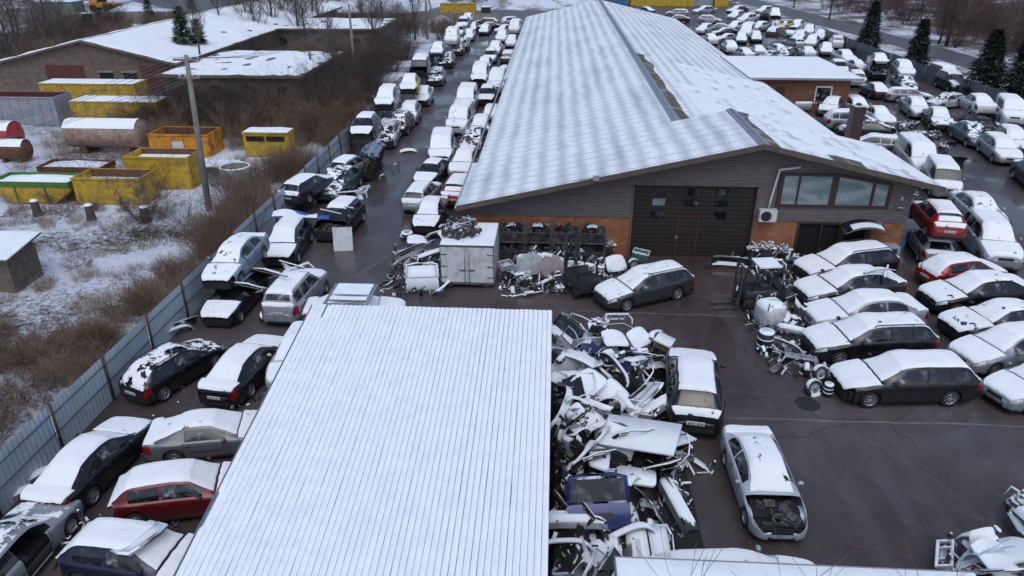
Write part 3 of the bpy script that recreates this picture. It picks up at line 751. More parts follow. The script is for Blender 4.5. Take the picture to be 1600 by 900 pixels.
def hall():
    o = empty('repair_hall', (0, 0, 0), -ANG)
    tag(o, 'long repair hall with snowy ribbed gable roof, brown gate and brick base', 'building')
    SL = .2288
    def zl(s): return 6.2 - SL * (9.86 - s)
    XZ = lambda t: Matrix(((1, 0, 0, 0), (0, 0, -1, t), (0, 1, 0, 0), (0, 0, 0, 1)))     # poly (s,z) -> wall, extruded away from viewer is negative
    def wallpoly(name, poly, t0, t1, m):
        mb = MB(); mb.prism(poly, -(t1 - t0), 0, 0, XZ(t0)); return mb.build(name, m, o)
    # front wall
    wallpoly('brick_base', [(-3.9, 0), (4.12, 0), (4.12, 2.1), (-3.9, 2.1)], 34.6, 34.85, M['brick'])
    wallpoly('brick_base', [(10.15, 0), (12.35, 0), (12.35, 2.08), (10.15, 2.08)], 34.6, 34.85, M['brick'])
    wallpoly('brick_base', [(16.0, 0), (17.55, 0), (17.55, 2.08), (16.0, 2.08)], 34.6, 34.85, M['brick'])
    wallpoly('timber_front', [(-3.95, 2.103), (4.08, 2.103), (4.08, zl(4.08) - .15), (-3.95, zl(-3.95) - .15)], 34.55, 34.85, M['siding'])
    wallpoly('timber_front', [(4.083, 3.86), (10.147, 3.86), (10.147, zl(9.86) - .2), (9.86, zl(9.86) - .13), (4.083, zl(4.083) - .15)], 34.55, 34.85, M['siding'])
    zr = lambda s: 6.2 - .2245 * (s - 9.86)
    wallpoly('timber_front', [(10.15, 2.083), (17.6, 2.083), (17.6, zr(17.6) - .15), (10.15, zr(10.15) - .15)], 34.55, 34.85, M['siding'])
    # side walls and rear
    mb = MB(); mb.box(-3.9, -3.7, 34.86, 122, 0, 2.9); mb.box(17.4, 17.58, 34.86, 41.2, 0, 4.2); mb.box(17.7, 17.9, 41.2, 122, 0, 2.85)
    mb.build('side_walls', M['siding'], o)
    mb = MB(); mb.prism([(-3.9, 0), (17.6, 0), (17.6, 2.6), (6.95, 5.35), (-3.9, 2.8)], -.2, 0, 0, XZ(121)); mb.prism([(6.0, 2.5), (17.5, 2.5), (17.5, zr(17.5) - .16), (9.86, 6.0), (6.0, zl(6) - .16)], -.2, 0, 0, XZ(40.7))
    mb.build('rear_gable', M['darkwall'], o)
    # roofs: slabs along t
    def slab(name, s0, z0, s1, z1, t0, t1, m, th=.09, nt_=1, jig=0):
        mb = MB(); n = max(1, nt_)
        vs = []; fs = []
        for i in range(n + 1):
            t = t0 + (t1 - t0) * i / n
            for (s, z) in ((s0, z0), (s1, z1), (s1, z1 - th), (s0, z0 - th)): vs.append((s, t, z))
        for i in range(n):
            for k in range(4): fs.append((4 * i + k, 4 * i + (k + 1) % 4, 4 * i + 4 + (k + 1) % 4, 4 * i + 4 + k))
        fs += [(0, 1, 2, 3), (4 * n + 3, 4 * n + 2, 4 * n + 1, 4 * n)]
        mb.add(vs, fs); return mb.build(name, m, o)
    slab('roof', -4.6, zl(-4.6), 9.86, 6.2, 33.6, 41.02, M['hallroof'])
    slab('roof', 9.862, 6.2, 18.46, 4.27, 33.6, 41.0, M['hallroof_lee'])
    slab('roof', -4.3, zl(-4.3) - .004, 6.95, zl(6.95) - .004, 41.03, 68.0, M['hallroof'])
    slab('roof', 6.952, zl(6.95) - .004, 19.2, 2.74, 41.03, 68.0, M['hallroof_lee'])
    slab('roof', -4.6, zl(-4.6) + .03, 6.95, zl(6.95) + .03, 67.9, 123, M['hallroof_far'], .14)
    slab('roof', 6.952, zl(6.95) + .03, 19.1, 2.79, 67.9, 123, M['hallroof_far'], .14)
    # mossy strip right of the mid ridge and round the front ridge
    def strip(name, s0, s1, t0, t1, fz, m, th=.03, wob=.25, seed=0):
        mb = MB(); n = int((t1 - t0) / .5) + 2; vs = []; fs = []
        for i in range(n + 1):
            t = t0 + (t1 - t0) * i / n; a = s0; b = s1 + wob * noise.noise(Vector((t * .3, seed, 0))) * 2
            vs += [(a, t, fz(a) + th), (b, t, fz(b) + th)]
        for i in range(n): fs.append((2 * i, 2 * i + 1, 2 * i + 3, 2 * i + 2))
        mb.add(vs, fs); return mb.build(name, m, o)
    zm = lambda s: zl(6.95) - (s - 6.95) * (zl(6.95) - 2.744) / 12.25
    strip('mossy_sheet', 7.2, 7.95, 41.1, 67.0, zm, M['moss'], .012, .2, 1)
    strip('mossy_sheet', 10.05, 10.6, 33.7, 40.9, zr, M['moss'], .012, .35, 2)
    strip('mossy_sheet', 13.2, 14.9, 33.75, 34.9, zr, M['moss'], .012, .5, 5)
    # snow drifts (real thickness) on the lee slope
    mb = MB()
    def drift(s0, s1, t0, t1, fz, th):
        n1, n2 = 60, 50
        def fn(u, v):
            s = s0 + (s1 - s0) * u; t = t0 + (t1 - t0) * v
            e = min(1, u * 5, (1 - u) * 8, v * 6, (1 - v) * 6)
            h = th * e * (.28 + noise.noise(Vector((s * .8, t * .5, 3))) * 1.5 + .6 * noise.noise(Vector((s * 2.2, t * 1.4, 8))))
            return (s, t, fz(s) + max(-.02, h))
        mb.grid(fn, n1, n2)
    drift(11.2, 18.44, 34.6, 40.9, zr, .09); drift(9.2, 19.1, 41.3, 56, zm, .08); drift(11, 19.1, 55, 67.8, zm, .06)
    mb.build('snow_cover', M['snow'], o)
    # ridge caps
    def cap(s, t0, t1, z, m, name='ridge_cap'):
        mb = MB(); mb.prism([(s - .22, z - .045), (s, z + .035), (s + .22, z - .045), (s + .22, z - .02), (s, z + .06), (s - .22, z - .02)][:6], -(t1 - t0), 0, 0, XZ(t0)); return mb.build(name, m, o)
    mb = MB()
    for (s, t0, t1, z) in ((6.95, 41.05, 68, zl(6.95)), (9.86, 33.55, 41.1, 6.2), (6.95, 68.02, 123.1, zl(6.95) + .03)):
        for sd in (-1, 1):
            w_ = .26
            mb.add([(s, t0, z + .05), (s + sd * w_, t0, z - .02), (s + sd * w_, t1, z - .02), (s, t1, z + .05)], [(0, 1, 2, 3)])
            mb.add([(s, t0, z + .05), (s + sd * w_, t0, z - .02), (s + sd * w_, t0, z - .07), (s, t0, z - .02)], [(0, 1, 2, 3)])
        mb.tube([(s, t0, z + .05), (s, t1, z + .05)], .04, 6)
    mb.build('ridge_cap', M['roofmetal'], o)
    # verge boards and eaves gutter
    mb = MB()
    def board(s0, z0, s1, z1, t, h=.26, th=.05):
        mb.add([(s0, t, z0), (s1, t, z1), (s1, t, z1 - h), (s0, t, z0 - h), (s0, t + th, z0), (s1, t + th, z1), (s1, t + th, z1 - h), (s0, t + th, z0 - h)], [(0, 1, 2, 3), (4, 7, 6, 5), (0, 4, 5, 1), (3, 2, 6, 7), (0, 3, 7, 4), (1, 5, 6, 2)])
    board(-4.62, zl(-4.62) + .03, 9.86, 6.23, 33.54); board(9.865, 6.23, 18.5, 4.29, 33.54)
    mb.build('verge_board', M['fascia'], o)
    mb = MB(); mb.add([(-4.6, 33.62, zl(-4.6) - .1), (9.86, 33.62, 6.1), (9.86, 34.6, 6.1), (-4.6, 34.6, zl(-4.6) - .1)], [(0, 1, 2, 3)])
    mb.add([(9.87, 33.62, 6.1), (18.4, 33.62, 4.18), (18.4, 34.6, 4.18), (9.87, 34.6, 6.1)], [(0, 1, 2, 3)]); mb.build('soffit', M['fascia'], o)
    mb = MB(); mb.tube([(-4.68, 33.55, zl(-4.6) - .1), (-4.68, 123, zl(-4.6) - .12)], .07, 6); mb.tube([(18.53, 33.55, 4.15), (18.53, 41, 4.15)], .06, 6); mb.build('gutter', M['roofmetal'], o)
    # gate
    g = empty('gate'); g.parent = o; g.location = (4.15, 34.72, 0)
    mb = MB(); n = 34; W_ = 5.97; Hh = 3.84; vs = []; fs = []
    for i in range(n + 1):
        z = Hh * i / n; y = -.004 if i % 2 else .004
        vs += [(0, y, z), (W_, y, z)]
    for i in range(n): fs.append((2 * i, 2 * i + 1, 2 * i + 3, 2 * i + 2))
    mb.add(vs, fs); mb.build('gate_leaf', M['gate'], g)
    for (x0, z0, m_) in ((.95, 2.75, 'winglass'), (2.55, 2.75, 'glass'), (4.05, 2.75, 'glass'), (.95, 3.3, 'glass'), (2.55, 3.3, 'glass'), (4.05, 3.3, 'glass'), (.95, 2.1, 'glass'), (4.05, 2.1, 'glass')):
        mb = MB(); mb.box(x0, x0 + .62, -.05, -.02, z0, z0 + .36); w_ = mb.build('gate_window', M[m_], g)
    mb = MB()
    for (x0, x1, z0, z1) in ((2.28, 2.33, .02, 2.15), (3.28, 3.33, .02, 2.15), (2.28, 3.33, 2.16, 2.2)): mb.box(x0, x1, -.045, -.015, z0, z1)
    mb.build('wicket_frame', M['railred'], g)
    mb = MB(); mb.box(2.25, 2.31, -.10, -.05, .98, 1.18); mb.tube([(2.28, -.1, 1.1), (2.42, -.12, 1.1)], .015, 6); mb.build('handle', M['alloy'], g)
    mb = MB(); mb.box(4.06, 4.14, 34.5, 34.7, 0, 3.85); mb.box(10.13, 10.21, 34.5, 34.7, 0, 3.85); mb.box(4.06, 10.21, 34.5, 34.7, 3.85, 3.93); mb.build('gate_frame', M['wood'], o)
    # office window
    wn = empty('office_window'); wn.parent = o; wn.location = (0, 34.5, 0)
    XZ0 = Matrix(((1, 0, 0, 0), (0, 0, -1, 0), (0, 1, 0, 0), (0, 0, 0, 1)))
    mb = MB()
    mb.box(11.1, 16.5, -.04, .05, 2.86, 3.0); mb.prism([(11.1, 4.45), (13.75, 4.45), (16.5, 4.02), (16.5, 4.14), (13.8, 4.58), (11.1, 4.58)], -.05, .04, 0, XZ0)
    for (a, b, zt) in ((11.1, 11.3, 4.46), (12.0, 12.1, 4.46), (13.6, 13.92, 4.46), (15.56, 15.7, 4.17), (16.33, 16.5, 4.05)): mb.box(a, b, -.035, .045, 2.99, zt)
    mb.build('window_frame', M['brown'], wn)
    for (a, b, za, zb_) in ((11.3, 12.0, 4.45, 4.45), (12.1, 13.6, 4.45, 4.45), (13.92, 15.56, 4.42, 4.165), (15.7, 16.33, 4.14, 4.045)):
        mb = MB(); mb.prism([(a, 3.0), (b, 3.0), (b, zb_), (a, za)], -.02, 0, 0, XZ0); mb.build('pane', M['blindglass'], wn)
    # doorways under the office
    mb = MB(); mb.box(12.36, 15.98, 34.75, 34.85, 0, 2.08); mb.build('doorway', M['hole'], o)
    mb = MB(); mb.box(12.36, 12.5, 34.58, 34.74, 0, 2.08); mb.box(14.4, 14.75, 34.58, 34.74, 0, 2.08); mb.box(15.72, 15.98, 34.58, 34.74, 0, 2.08); mb.box(12.5, 15.72, 34.58, 34.74, 1.95, 2.08); mb.box(13.55, 13.62, 34.62, 34.7, 0, 1.95); mb.build('door_frame', M['brown'], o)
    # canopy
    cn = empty('door_canopy'); cn.parent = o; cn.location = (15.45, 34.55, 2.02)
    mb = MB(); mb.grid(lambda u, v: (1.05 * math.sin((u - .5) * 2.0) / math.sin(1.0), -v * 1.05, .48 * math.cos((u - .5) * 2.4) - .18 - v * .12), 14, 2); mb.grid(lambda u, v: (1.05 * math.sin((u - .5) * 2.0) / math.sin(1.0), -v * 1.05, .48 * math.cos((u - .5) * 2.4) - .22 - v * .12), 14, 2); mb.build('canopy_sheet', M['glass'], cn)
    mb = MB()
    pts = [(1.07 * math.sin((u / 12 - .5) * 2.0) / math.sin(1.0), -1.06, .48 * math.cos((u / 12 - .5) * 2.4) - .31) for u in range(13)]; mb.tube(pts, .022, 6); mb.tube([(p[0], -.02, p[2] + .12) for p in pts], .022, 6)
    for sd in (-1, 1): mb.tube([(sd * 1.05, 0, -.5), (sd * 1.05, -1.05, -.14)], .018, 6); mb.tube([(sd * 1.05, 0, -.05), (sd * 1.05, -1.05, -.14)], .018, 6)
    mb.build('canopy_frame', M['fence_dark'], cn)
    mb = MB(); mb.grid(lambda u, v: (1.0 * math.sin((u * .7 + .15 - .5) * 2.0) / math.sin(1.0), -v * .5 - .5, .48 * math.cos((u * .7 + .15 - .5) * 2.4) - .16 - (v * .5 + .5) * .12 + .02), 10, 3); mb.build('snow_cover', M['snow'], cn)
    # air conditioner, drainpipe, lamp, small fittings
    ac = empty('air_conditioner'); ac.parent = o; ac.location = (10.72, 34.3, 2.18)
    mb = MB(); mb.box(-.42, .42, -.16, .16, 0, .6); mb.build('casing', M['white_paint'], ac)
    mb = MB(); mb.lathe([(.24, -.165), (.26, -.18), (.23, -.185), (.08, -.17), (.001, -.17)], 20, 0, 'y', True, Matrix.Translation((-.1, 0, .3)))
    for k in range(6): mb.tube([(-.1, -.185, .3), (-.1 + .23 * math.cos(k * 1.05), -.185, .3 + .23 * math.sin(k * 1.05))], .008, 4)
    mb.build('fan_grille', M['plastic'], ac)
    mb = MB(); mb.tube([(11.0, 34.4, 4.75), (10.98, 34.42, 4.7), (10.8, 34.42, 3.3), (10.76, 34.42, 2.8)], .055, 8); mb.tube([(10.98, 34.42, 4.76), (11.95, 34.42, 4.9)], .055, 8); mb.build('drainpipe', M['white_paint'], o)
    mb = MB(); mb.box(2.0, 2.3, 33.45, 33.55, 4.35, 4.6); mb.tube([(2.15, 33.5, 4.5), (1.0, 33.5, 4.32)], .02, 5); mb.build('junction_box', M['greybox'], o)
    mb = MB(); mb.box(17.0, 17.14, 34.48, 34.55, 3.3, 3.5); mb.tube([(16.9, 34.45, 2.95), (17.25, 34.4, 2.95)], .05, 8); mb.build('camera_and_lamp', M['alloy'], o)
    # chimney
    c = MB(); c.box(-.36, .36, -.36, .36, 0, 5.35); c.box(-.42, .42, -.42, .42, 5.2, 5.3); ch = c.build('chimney', M['chimney'], o, (18.95, 46.4, 0))
    c = MB(); c.box(-.34, .34, -.34, .34, 5.35, 5.4); c.box(-.12, .12, -.12, .12, 5.4, 5.52, 1); c.build('snow_cover', [M['thin_snow'], M['plastic']], ch)
    return o
m, nt, b = newmat('blinds_behind_glass'); c = coords(nt); sx = nt.nodes.new('ShaderNodeSeparateXYZ'); nt.links.new(c, sx.inputs[0])
fr = mth(nt, 'FRACT', mth(nt, 'MULTIPLY', sx.outputs[0], 9.0)); bl = ramp(nt, fr, [(0, (.10, .13, .13)), (.2, (.27, .33, .34)), (.85, (.22, .28, .29)), (1, (.1, .13, .13))])
nt.links.new(mix(nt, ramp(nt, noisen(nt, c, .9, 3), [(.4, (0, 0, 0)), (.6, (.7, .7, .7))]), bl, (.13, .19, .22)), b.inputs['Base Color']); b.inputs['Roughness'].default_value = .05; b.inputs['Specular IOR Level'].default_value = .9; M['blindglass'] = m
M['chimney'] = simple('chimney_steel', (.055, .028, .03), .6, .1, var=.25, scale=3)
M['greengrey'] = simple('green_grey_paint', (.12, .17, .17), .5, 0, var=.2)
hall()

# brick annex right of the hall
def annex():
    o = empty('brick_annex', YD(22.6, 68.8), -ANG); tag(o, 'low red brick annex with thick flat snowy roof beside the hall', 'building')
    mb = MB(); mb.box(-4.6, 4.4, 0, .25, 0, 3.05); mb.box(-4.6, -4.35, .25, 12, 0, 3.05); mb.box(4.15, 4.4, .25, 12, 0, 3.05); mb.box(-4.6, 4.4, 12, 12.2, 0, 3.05); mb.build('wall', M['brick_dark'], o)
    mb = MB(); mb.box(-4.9, 5.3, -.6, 12.4, 3.06, 3.24); mb.build('roof', M['greybox'], o)
    mb = MB(); mb.grid(lambda u, v: (-4.88 + 10.15 * u, -.58 + 12.95 * v, 3.245 + .10 * min(1, u * 15, (1 - u) * 15, v * 15, (1 - v) * 15) * (.9 + .3 * noise.noise(Vector((u * 9, v * 9, 0))))), 40, 40); mb.build('snow_cover', M['snow'], o)
    f = MB(); f.box(1.35, 2.85, -.05, .02, .9, 2.45); wf = f.build('window', M['white_paint'], o)
    f = MB(); f.box(1.48, 2.72, -.07, -.052, 1.03, 2.32); f.build('pane', M['glass'], wf)
    f = MB(); f.box(-2.2, -1.4, -.05, .02, 1.3, 2.3); wf = f.build('window', M['brown'], o)
annex()

# fluted roof shed in the foreground
def shed():
    s0, s1, t0, t1 = -7.72, .14, 8.2, 20.72
    z = lambda t: 4.0 - .1195 * (t1 - t)
    o = empty('steel_shed', YD(0, 0), -ANG); tag(o, 'steel shed with ribbed snow covered lean-to roof in the middle of the yard', 'shed')
    mb = MB(); n = 52; p = (s1 - s0) / n; prof = []
    for i in range(n): x = s0 + i * p; prof += [(x, 0), (x + .022, .03), (x + .05, .03), (x + .072, 0)]
    prof.append((s1, 0)); K = len(prof); vs = []; fs = []
    for t in (t0, t1): vs += [(x, t, z(t) + h) for x, h in prof]
    fs = [(i, i + 1, K + i + 1, K + i) for i in range(K - 1)]
    mb.add(vs, fs); vs = [(s0, t0, z(t0) - .05), (s1, t0, z(t0) - .05), (s1, t1, z(t1) - .05), (s0, t1, z(t1) - .05)]; mb.add(vs, [(0, 1, 2, 3)]); mb.build('roof', M['roofmetal'], o)
    # snow: a strip over each flute, thin line left along the ribs
    mb = MB(); rnd = random.Random(4); nt_ = 60
    for i in range(n):
        x0 = s0 + i * p
        for (a, b, h0) in ((.0045, p + .001, .040),):
            vs = []; fs = []
            off = rnd.uniform(0, 50); base = rnd.uniform(-.006, .005)
            for k in range(nt_ + 1):
                t = t0 + (t1 - t0) * k / nt_
                g0 = .008 * noise.noise(Vector((t * 1.1 + off, i, 0))) + base; g1 = .006 * noise.noise(Vector((t * 1.1 + off, i, 7)))
                bare = noise.noise(Vector((i * .23, t * .12, 9))) > .38 and i < 9
                hh = h0 * (1 + .35 * noise.noise(Vector((x0 * 2, t * .9, 1)))) * (.25 if bare else 1)
                xa, xb = x0 + a + max(0, g0), x0 + b - max(0, g1)
                vs += [(xa, t, z(t) + .008), (xa + .008, t, z(t) + hh), (xa + .055, t, z(t) + hh + .012), (xa + .075, t, z(t) + hh), (xb - .008, t, z(t) + hh), (xb, t, z(t) + .008)]
            for k in range(nt_):
                for q in range(5): fs.append((6 * k + q, 6 * k + q + 1, 6 * k + 7 + q, 6 * k + 6 + q))
            fs.append(tuple(6 * nt_ + q for q in range(6)))
            mb.add(vs, fs)
    mb.build('snow_cover', M['snow'], o)
    mb = MB(); mb.box(s1 - .06, s1 - .0, t0 + .1, t1 - .15, 0, z(t0) - .06); mb.add([(s1 - .06, t0 + .1, z(t0) - .06), (s1, t0 + .1, z(t0) - .06), (s1, t1 - .15, z(t1) - .07), (s1 - .06, t1 - .15, z(t1) - .07), (s1 - .06, t1 - .15, z(t0) - .06), (s1, t1 - .15, z(t0) - .06)], [(0, 1, 2, 3), (1, 5, 2), (0, 3, 4)])
    mb.box(s0 + .1, s0 + .16, t0 + .1, t1 - .15, 0, z(t0) - .06); mb.add([(s0 + .1, t0 + .1, z(t0) - .06), (s0 + .1, t1 - .15, z(t1) - .07), (s0 + .1, t1 - .15, z(t0) - .06)], [(0, 1, 2)]); mb.box(s0 + .1, s1, t1 - .2, t1 - .15, 0, z(t1) - .08)
    mb.build('wall', M['greybox'], o)
    mb = MB(); mb.add([(s0 - .03, t0, z(t0) + .05), (s0 - .03, t1, z(t1) + .05), (s0 - .03, t1, z(t1) - .15), (s0 - .03, t0, z(t0) - .15)], [(0, 1, 2, 3)]); mb.add([(s0, t1 + .01, z(t1) + .0), (s1, t1 + .01, z(t1)), (s1, t1 + .01, z(t1) - .12), (s0, t1 + .01, z(t1) - .12)], [(0, 1, 2, 3)])
    mb.add([(s1 + .012, t0, z(t0) + .035), (s1 + .012, t1, z(t1) + .035), (s1 + .012, t1, z(t1) - .2), (s1 + .012, t0, z(t0) - .2)], [(0, 1, 2, 3)]); mb.build('edge_trim', M['fence'], o)
shed()

# metal sheet fence on the left
def fence_run(name, label, pts, h, mats, pitch=.2, bay=2.9, rails=(.45, .82), postm='post_steel', inside=1, amp=.02, zj=.04, cat='fence'):
    o = empty(name, YD(*pts[0])); o['label'] = label; o['category'] = cat
    base = YD(*pts[0])
    rnd = random.Random(len(pts) + int(h * 10))
    for (a, b) in zip(pts, pts[1:]):
        A, B = YD(*a) - base, YD(*b) - base; L = (B - A).length; n = max(1, round(L / bay)); d = (B - A) / L; nn = Vector((-d.y, d.x, 0)) * inside
        for i in range(n):
            p0 = A + (B - A) * (i / n); p1 = A + (B - A) * ((i + 1) / n); hh = h + rnd.uniform(-zj, zj); lean = nn * rnd.uniform(-.06, .06)
            mb = MB(); k = int((p1 - p0).length / (pitch / 2)); vs = []; fs = []
            for j in range(k + 1):
                p = p0.lerp(p1, j / k) + nn * (amp if j % 2 else 0)
                vs += [p, p + Vector((0, 0, hh)) + lean]
            for j in range(k): fs.append((2 * j, 2 * j + 2, 2 * j + 3, 2 * j + 1))
            mb.add(vs, fs); mb.build('fence_panel', mats, o)
            mb = MB()
            q = p0 - nn * .05
            mb.tube([q, q + Vector((0, 0, hh + .12)) + lean], .045, 6); mb.build('fence_post', M[postm], o)
            mb = MB()
            for r_ in rails:
                mb.tube([p0 - nn * .04 + Vector((0, 0, hh * r_)) + lean * r_, p1 - nn * .04 + Vector((0, 0, hh * r_)) + lean * r_], .02, 4)
            mb.build('fence_rail', M[postm], o)
    return o
fence_run('sheet_metal_fence', 'pale grey corrugated metal fence along the left edge of the car yard', [(-15.45, 6), (-15.45, 26.5), (-15.6, 60), (-15.3, 104)], 1.78, M['fence'], inside=1)
fence_run('concrete_panel_fence', 'long grey panel wall closing the far end of the yard', [(-100, 133), (-76, 137), (-10, 137)], 2.1, M['concrete'], .6, 3.0, (), 'concrete', 1, .05, .0)
fence_run('roadside_metal_fence', 'dark grey metal fence between the right-hand cars and the road', [(42.3, 62), (41.8, 80), (41.3, 104), (41.8, 122)], 1.7, M['fence_dark'], .25, 3.0, (.5,), 'fence_dark', -1)
fence_run('old_wall', 'low grey wall behind the snow heaps at the top left', [(-96, 128), (-80, 134)], 1.5, M['concrete'], .6, 4.0, (), 'concrete', 1, .02, 0)

def snow_top(mb_, f, nu=24, nv=8): mb_.grid(f, nu, nv)
# old brick building, top left
def oldbld():
    o = empty('old_brick_building', YD(-47.3, 73.5), -ANG); tag(o, 'old brown brick barn with snowy gable roof and dark red gate openings', 'building')
    XZ = Matrix(((1, 0, 0, 0), (0, 0, -1, 0), (0, 1, 0, 0), (0, 0, 0, 1)))
    zl = lambda x: 5.4 + x * .235 if x < 0 else 5.4 - x * .235
    mb = MB(); mb.prism([(-14, 0), (9, 0), (9, zl(9) - .1), (0, 5.3), (-14, zl(-14) - .1)], -.3, 0, 0, XZ); mb.box(8.7, 9, .3, 60, 0, 3.1); mb.box(-14, -13.7, .3, 60, 0, 2); mb.build('wall', M['brick_old'], o)
    for (x0, x1, z0, z1, m_) in ((-4.6, -.6, 0, 2.9, 'railred'), (5.4, 8.4, 0, 2.9, 'railred')):
        mb = MB(); mb.box(x0, x1, -.06, -.003, z0, z1); mb.build('gate', M[m_], o)
    for x0 in (1.0, 3.5):
        mb = MB(); mb.box(x0, x0 + 1.4, -.05, -.003, .9, 2.2); w_ = mb.build('window', M['hole'], o)
        mb = MB(); mb.box(x0 - .15, x0 + 1.55, -.09, -.004, 2.205, 2.4); mb.build('lintel', M['concrete'], w_)
    for (x0, x1) in ((-14.4, 0), (0.003, 9.5)):
        mb = MB(); y0, y1 = -.5, 62
        mb.add([(x0, y0, zl(x0)), (x1, y0, zl(x1)), (x1, y1, zl(x1)), (x0, y1, zl(x0)), (x0, y0, zl(x0) - .2), (x1, y0, zl(x1) - .2), (x1, y1, zl(x1) - .2), (x0, y1, zl(x0) - .2)], [(0, 1, 2, 3), (7, 6, 5, 4), (0, 4, 5, 1), (1, 5, 6, 2), (3, 7, 4, 0)]); mb.build('roof', M['darkwall'], o)
        mb = MB(); mb.grid(lambda u, v: (x0 + (x1 - x0) * u, y0 + (y1 - y0) * v, zl(x0 + (x1 - x0) * u) + .13 * min(1, v * 60, u * 14, (1 - u) * 14) * (.5 + 1.3 * noise.noise(Vector((u * 5 * (x1 - x0) / 9, v * 22, 4))) + .5) - .03), 34, 120); mb.build('snow_cover', M['snow'], o)
    return o
oldbld()
def flatbld(s0, s1, t0, t1, h, label, tilt=0.0, m='darkwall', extras=True):
    o = empty('flat_roofed_outbuilding', YD(s0, t0), -ANG); tag(o, label, 'building'); W_, D_ = s1 - s0, t1 - t0
    mb = MB(); mb.box(.3, W_ - .3, .6, D_ - .2, 0, h - .25); mb.build('wall', M[m], o)
    mb = MB(); mb.box(0, W_, 0, D_, h - .24, h); mb.build('roof', M['darkwall'], o)
    mb = MB(); mb.grid(lambda u, v: (.05 + (W_ - .1) * u, .05 + (D_ - .1) * v, h - .02 + .10 * min(1, u * 20, (1 - u) * 20, v * 20, (1 - v) * 20) * (.8 + noise.noise(Vector((u * 12, v * 12, 1))) * 1.4)), 44, 30); mb.build('snow_cover', M['snow'], o)
    for x in [W_ * k for k in (.15, .38, .62, .85)]:
        mb = MB(); mb.box(x - .5, x + .5, .53, .595, .8, 1.9); mb.build('window', M['hole'], o)
    if extras:
        mb = MB(); mb.tube([(W_ * .85, D_ * .6, h), (W_ * .85, D_ * .6, h + .8)], .12, 8); mb.build('roof_vent', M['fence_dark'], o)
    return o
flatbld(-37.5, -23.5, 68, 84, 3, 'low dark outbuilding with flat snowy roof beside the brick barn')
flatbld(-46, -24, 103, 117, 3.2, 'long flat snowy roofed outbuilding farther behind among bare trees')
# small shack at the left edge
def shack():
    o = empty('wooden_shack', YD(-26.0, 28.6), -ANG); tag(o, 'small plank shack with snowy corrugated roof at the left edge', 'shed')
    mb = MB(); mb.box(-2.2, 1.45, 0, 2.0, 0, 1.75); mb.build('wall', M['wood'], o)
    mb = MB(); mb.add([(-2.6, -.25, 1.8), (1.7, -.25, 1.8), (1.7, 2.3, 2.15), (-2.6, 2.3, 2.15), (-2.6, -.25, 1.72), (1.7, -.25, 1.72), (1.7, 2.3, 2.07), (-2.6, 2.3, 2.07)], [(0, 1, 2, 3), (7, 6, 5, 4), (0, 4, 5, 1), (1, 5, 6, 2), (3, 2, 6, 7), (0, 3, 7, 4)]); mb.build('roof', M['darkwall'], o)
    mb = MB()
    for i in range(22):
        x = -2.58 + i * .195
        if i in (2, 3, 5, 7): continue
        mb.add([(x, -.24, 1.81), (x + .03, -.24, 1.85), (x + .15, -.24, 1.85), (x + .18, -.24, 1.81), (x, 2.28, 2.16), (x + .03, 2.28, 2.2), (x + .15, 2.28, 2.2), (x + .18, 2.28, 2.16)], [(0, 1, 5, 4), (1, 2, 6, 5), (2, 3, 7, 6), (0, 3, 2, 1)])
    mb.build('snow_cover', M['snow'], o)
shack()
# power poles with lines
def pole(px, py, h, label, lean=(0, 0), arms=True, brace=False, r=.15):
    p = P(px, py); o = empty('power_pole', p); tag(o, label, 'pole', 'power poles behind the fence')
    top = Vector((lean[0], lean[1], h))
    mb = MB(); mb.tube([(0, 0, 0), top * .5, top], [r * 1.25, r, r * .75], 8); mb.build('mast', M['concrete'], o)
    if arms:
        for k, z in enumerate((h - .25, h - 1.2)):
            a = empty('cross_arm'); a.parent = o; a.location = top * (z / h)
            mb = MB(); mb.cbox((0, 0, 0), (1.5 - k * .3, .09, .1)); mb.build('beam', M['concrete'], a)
            for x in (-.65, -.25, .25, .65):
                mb = MB(); mb.lathe([(.001, .05), (.04, .06), (.05, .12), (.03, .16), (.001, .18)], 8); mb.build('insulator', M['white_paint'], a, (x * (1 - k * .2), 0, 0))
    if brace: mb = MB(); mb.tube([(1.9, -.6, 0), top * .93], [r, r * .7], 8); mb.build('brace', M['concrete'], o)
    return p + top
tp1 = pole(327, 330, 9.0, 'tall grey power pole between the shrubs and skips', (.35, .1), r=.17)
tp2 = pole(556, 128, 8.2, 'grey power pole beside the dark outbuildings', (0, 0), False)
tp3 = pole(668, 62, 8.5, 'braced power pole near the snow heap at the far fence', (0, 0), False, True)
mb = MB(); rnd = random.Random(2)
for k, x in enumerate((-.8, -.3, .3, .8)):
    for (z_, e) in ((-.1, Vector((-34, -6.0, 5.6))), (-1.05, Vector((-36, -9, 4.0)))):
        a = tp1 + Vector((x, 0, z_)); b = P(-60, 235 + k * 16, 4.5) if False else Vector((tp1.x - 17 + x * .4, tp1.y - 13.5 + x, 6.4 + z_ * .6))
        mb.tube([a.lerp(b, i / 10) - Vector((0, 0, 1.1 * (1 - (2 * i / 10 - 1) ** 2))) for i in range(11)], .012, 3, 0, False)
    a = tp1 + Vector((x, 0, -.1)); b = tp2 + Vector((x * .5, 0, -.3))
    mb.tube([a.lerp(b, i / 12) - Vector((0, 0, 1.6 * (1 - (2 * i / 12 - 1) ** 2))) for i in range(13)], .012, 3, 0, False)
tag(mb.build('overhead_wires', M['wire']), 'thin overhead wires running from the tall grey power pole', 'wires')
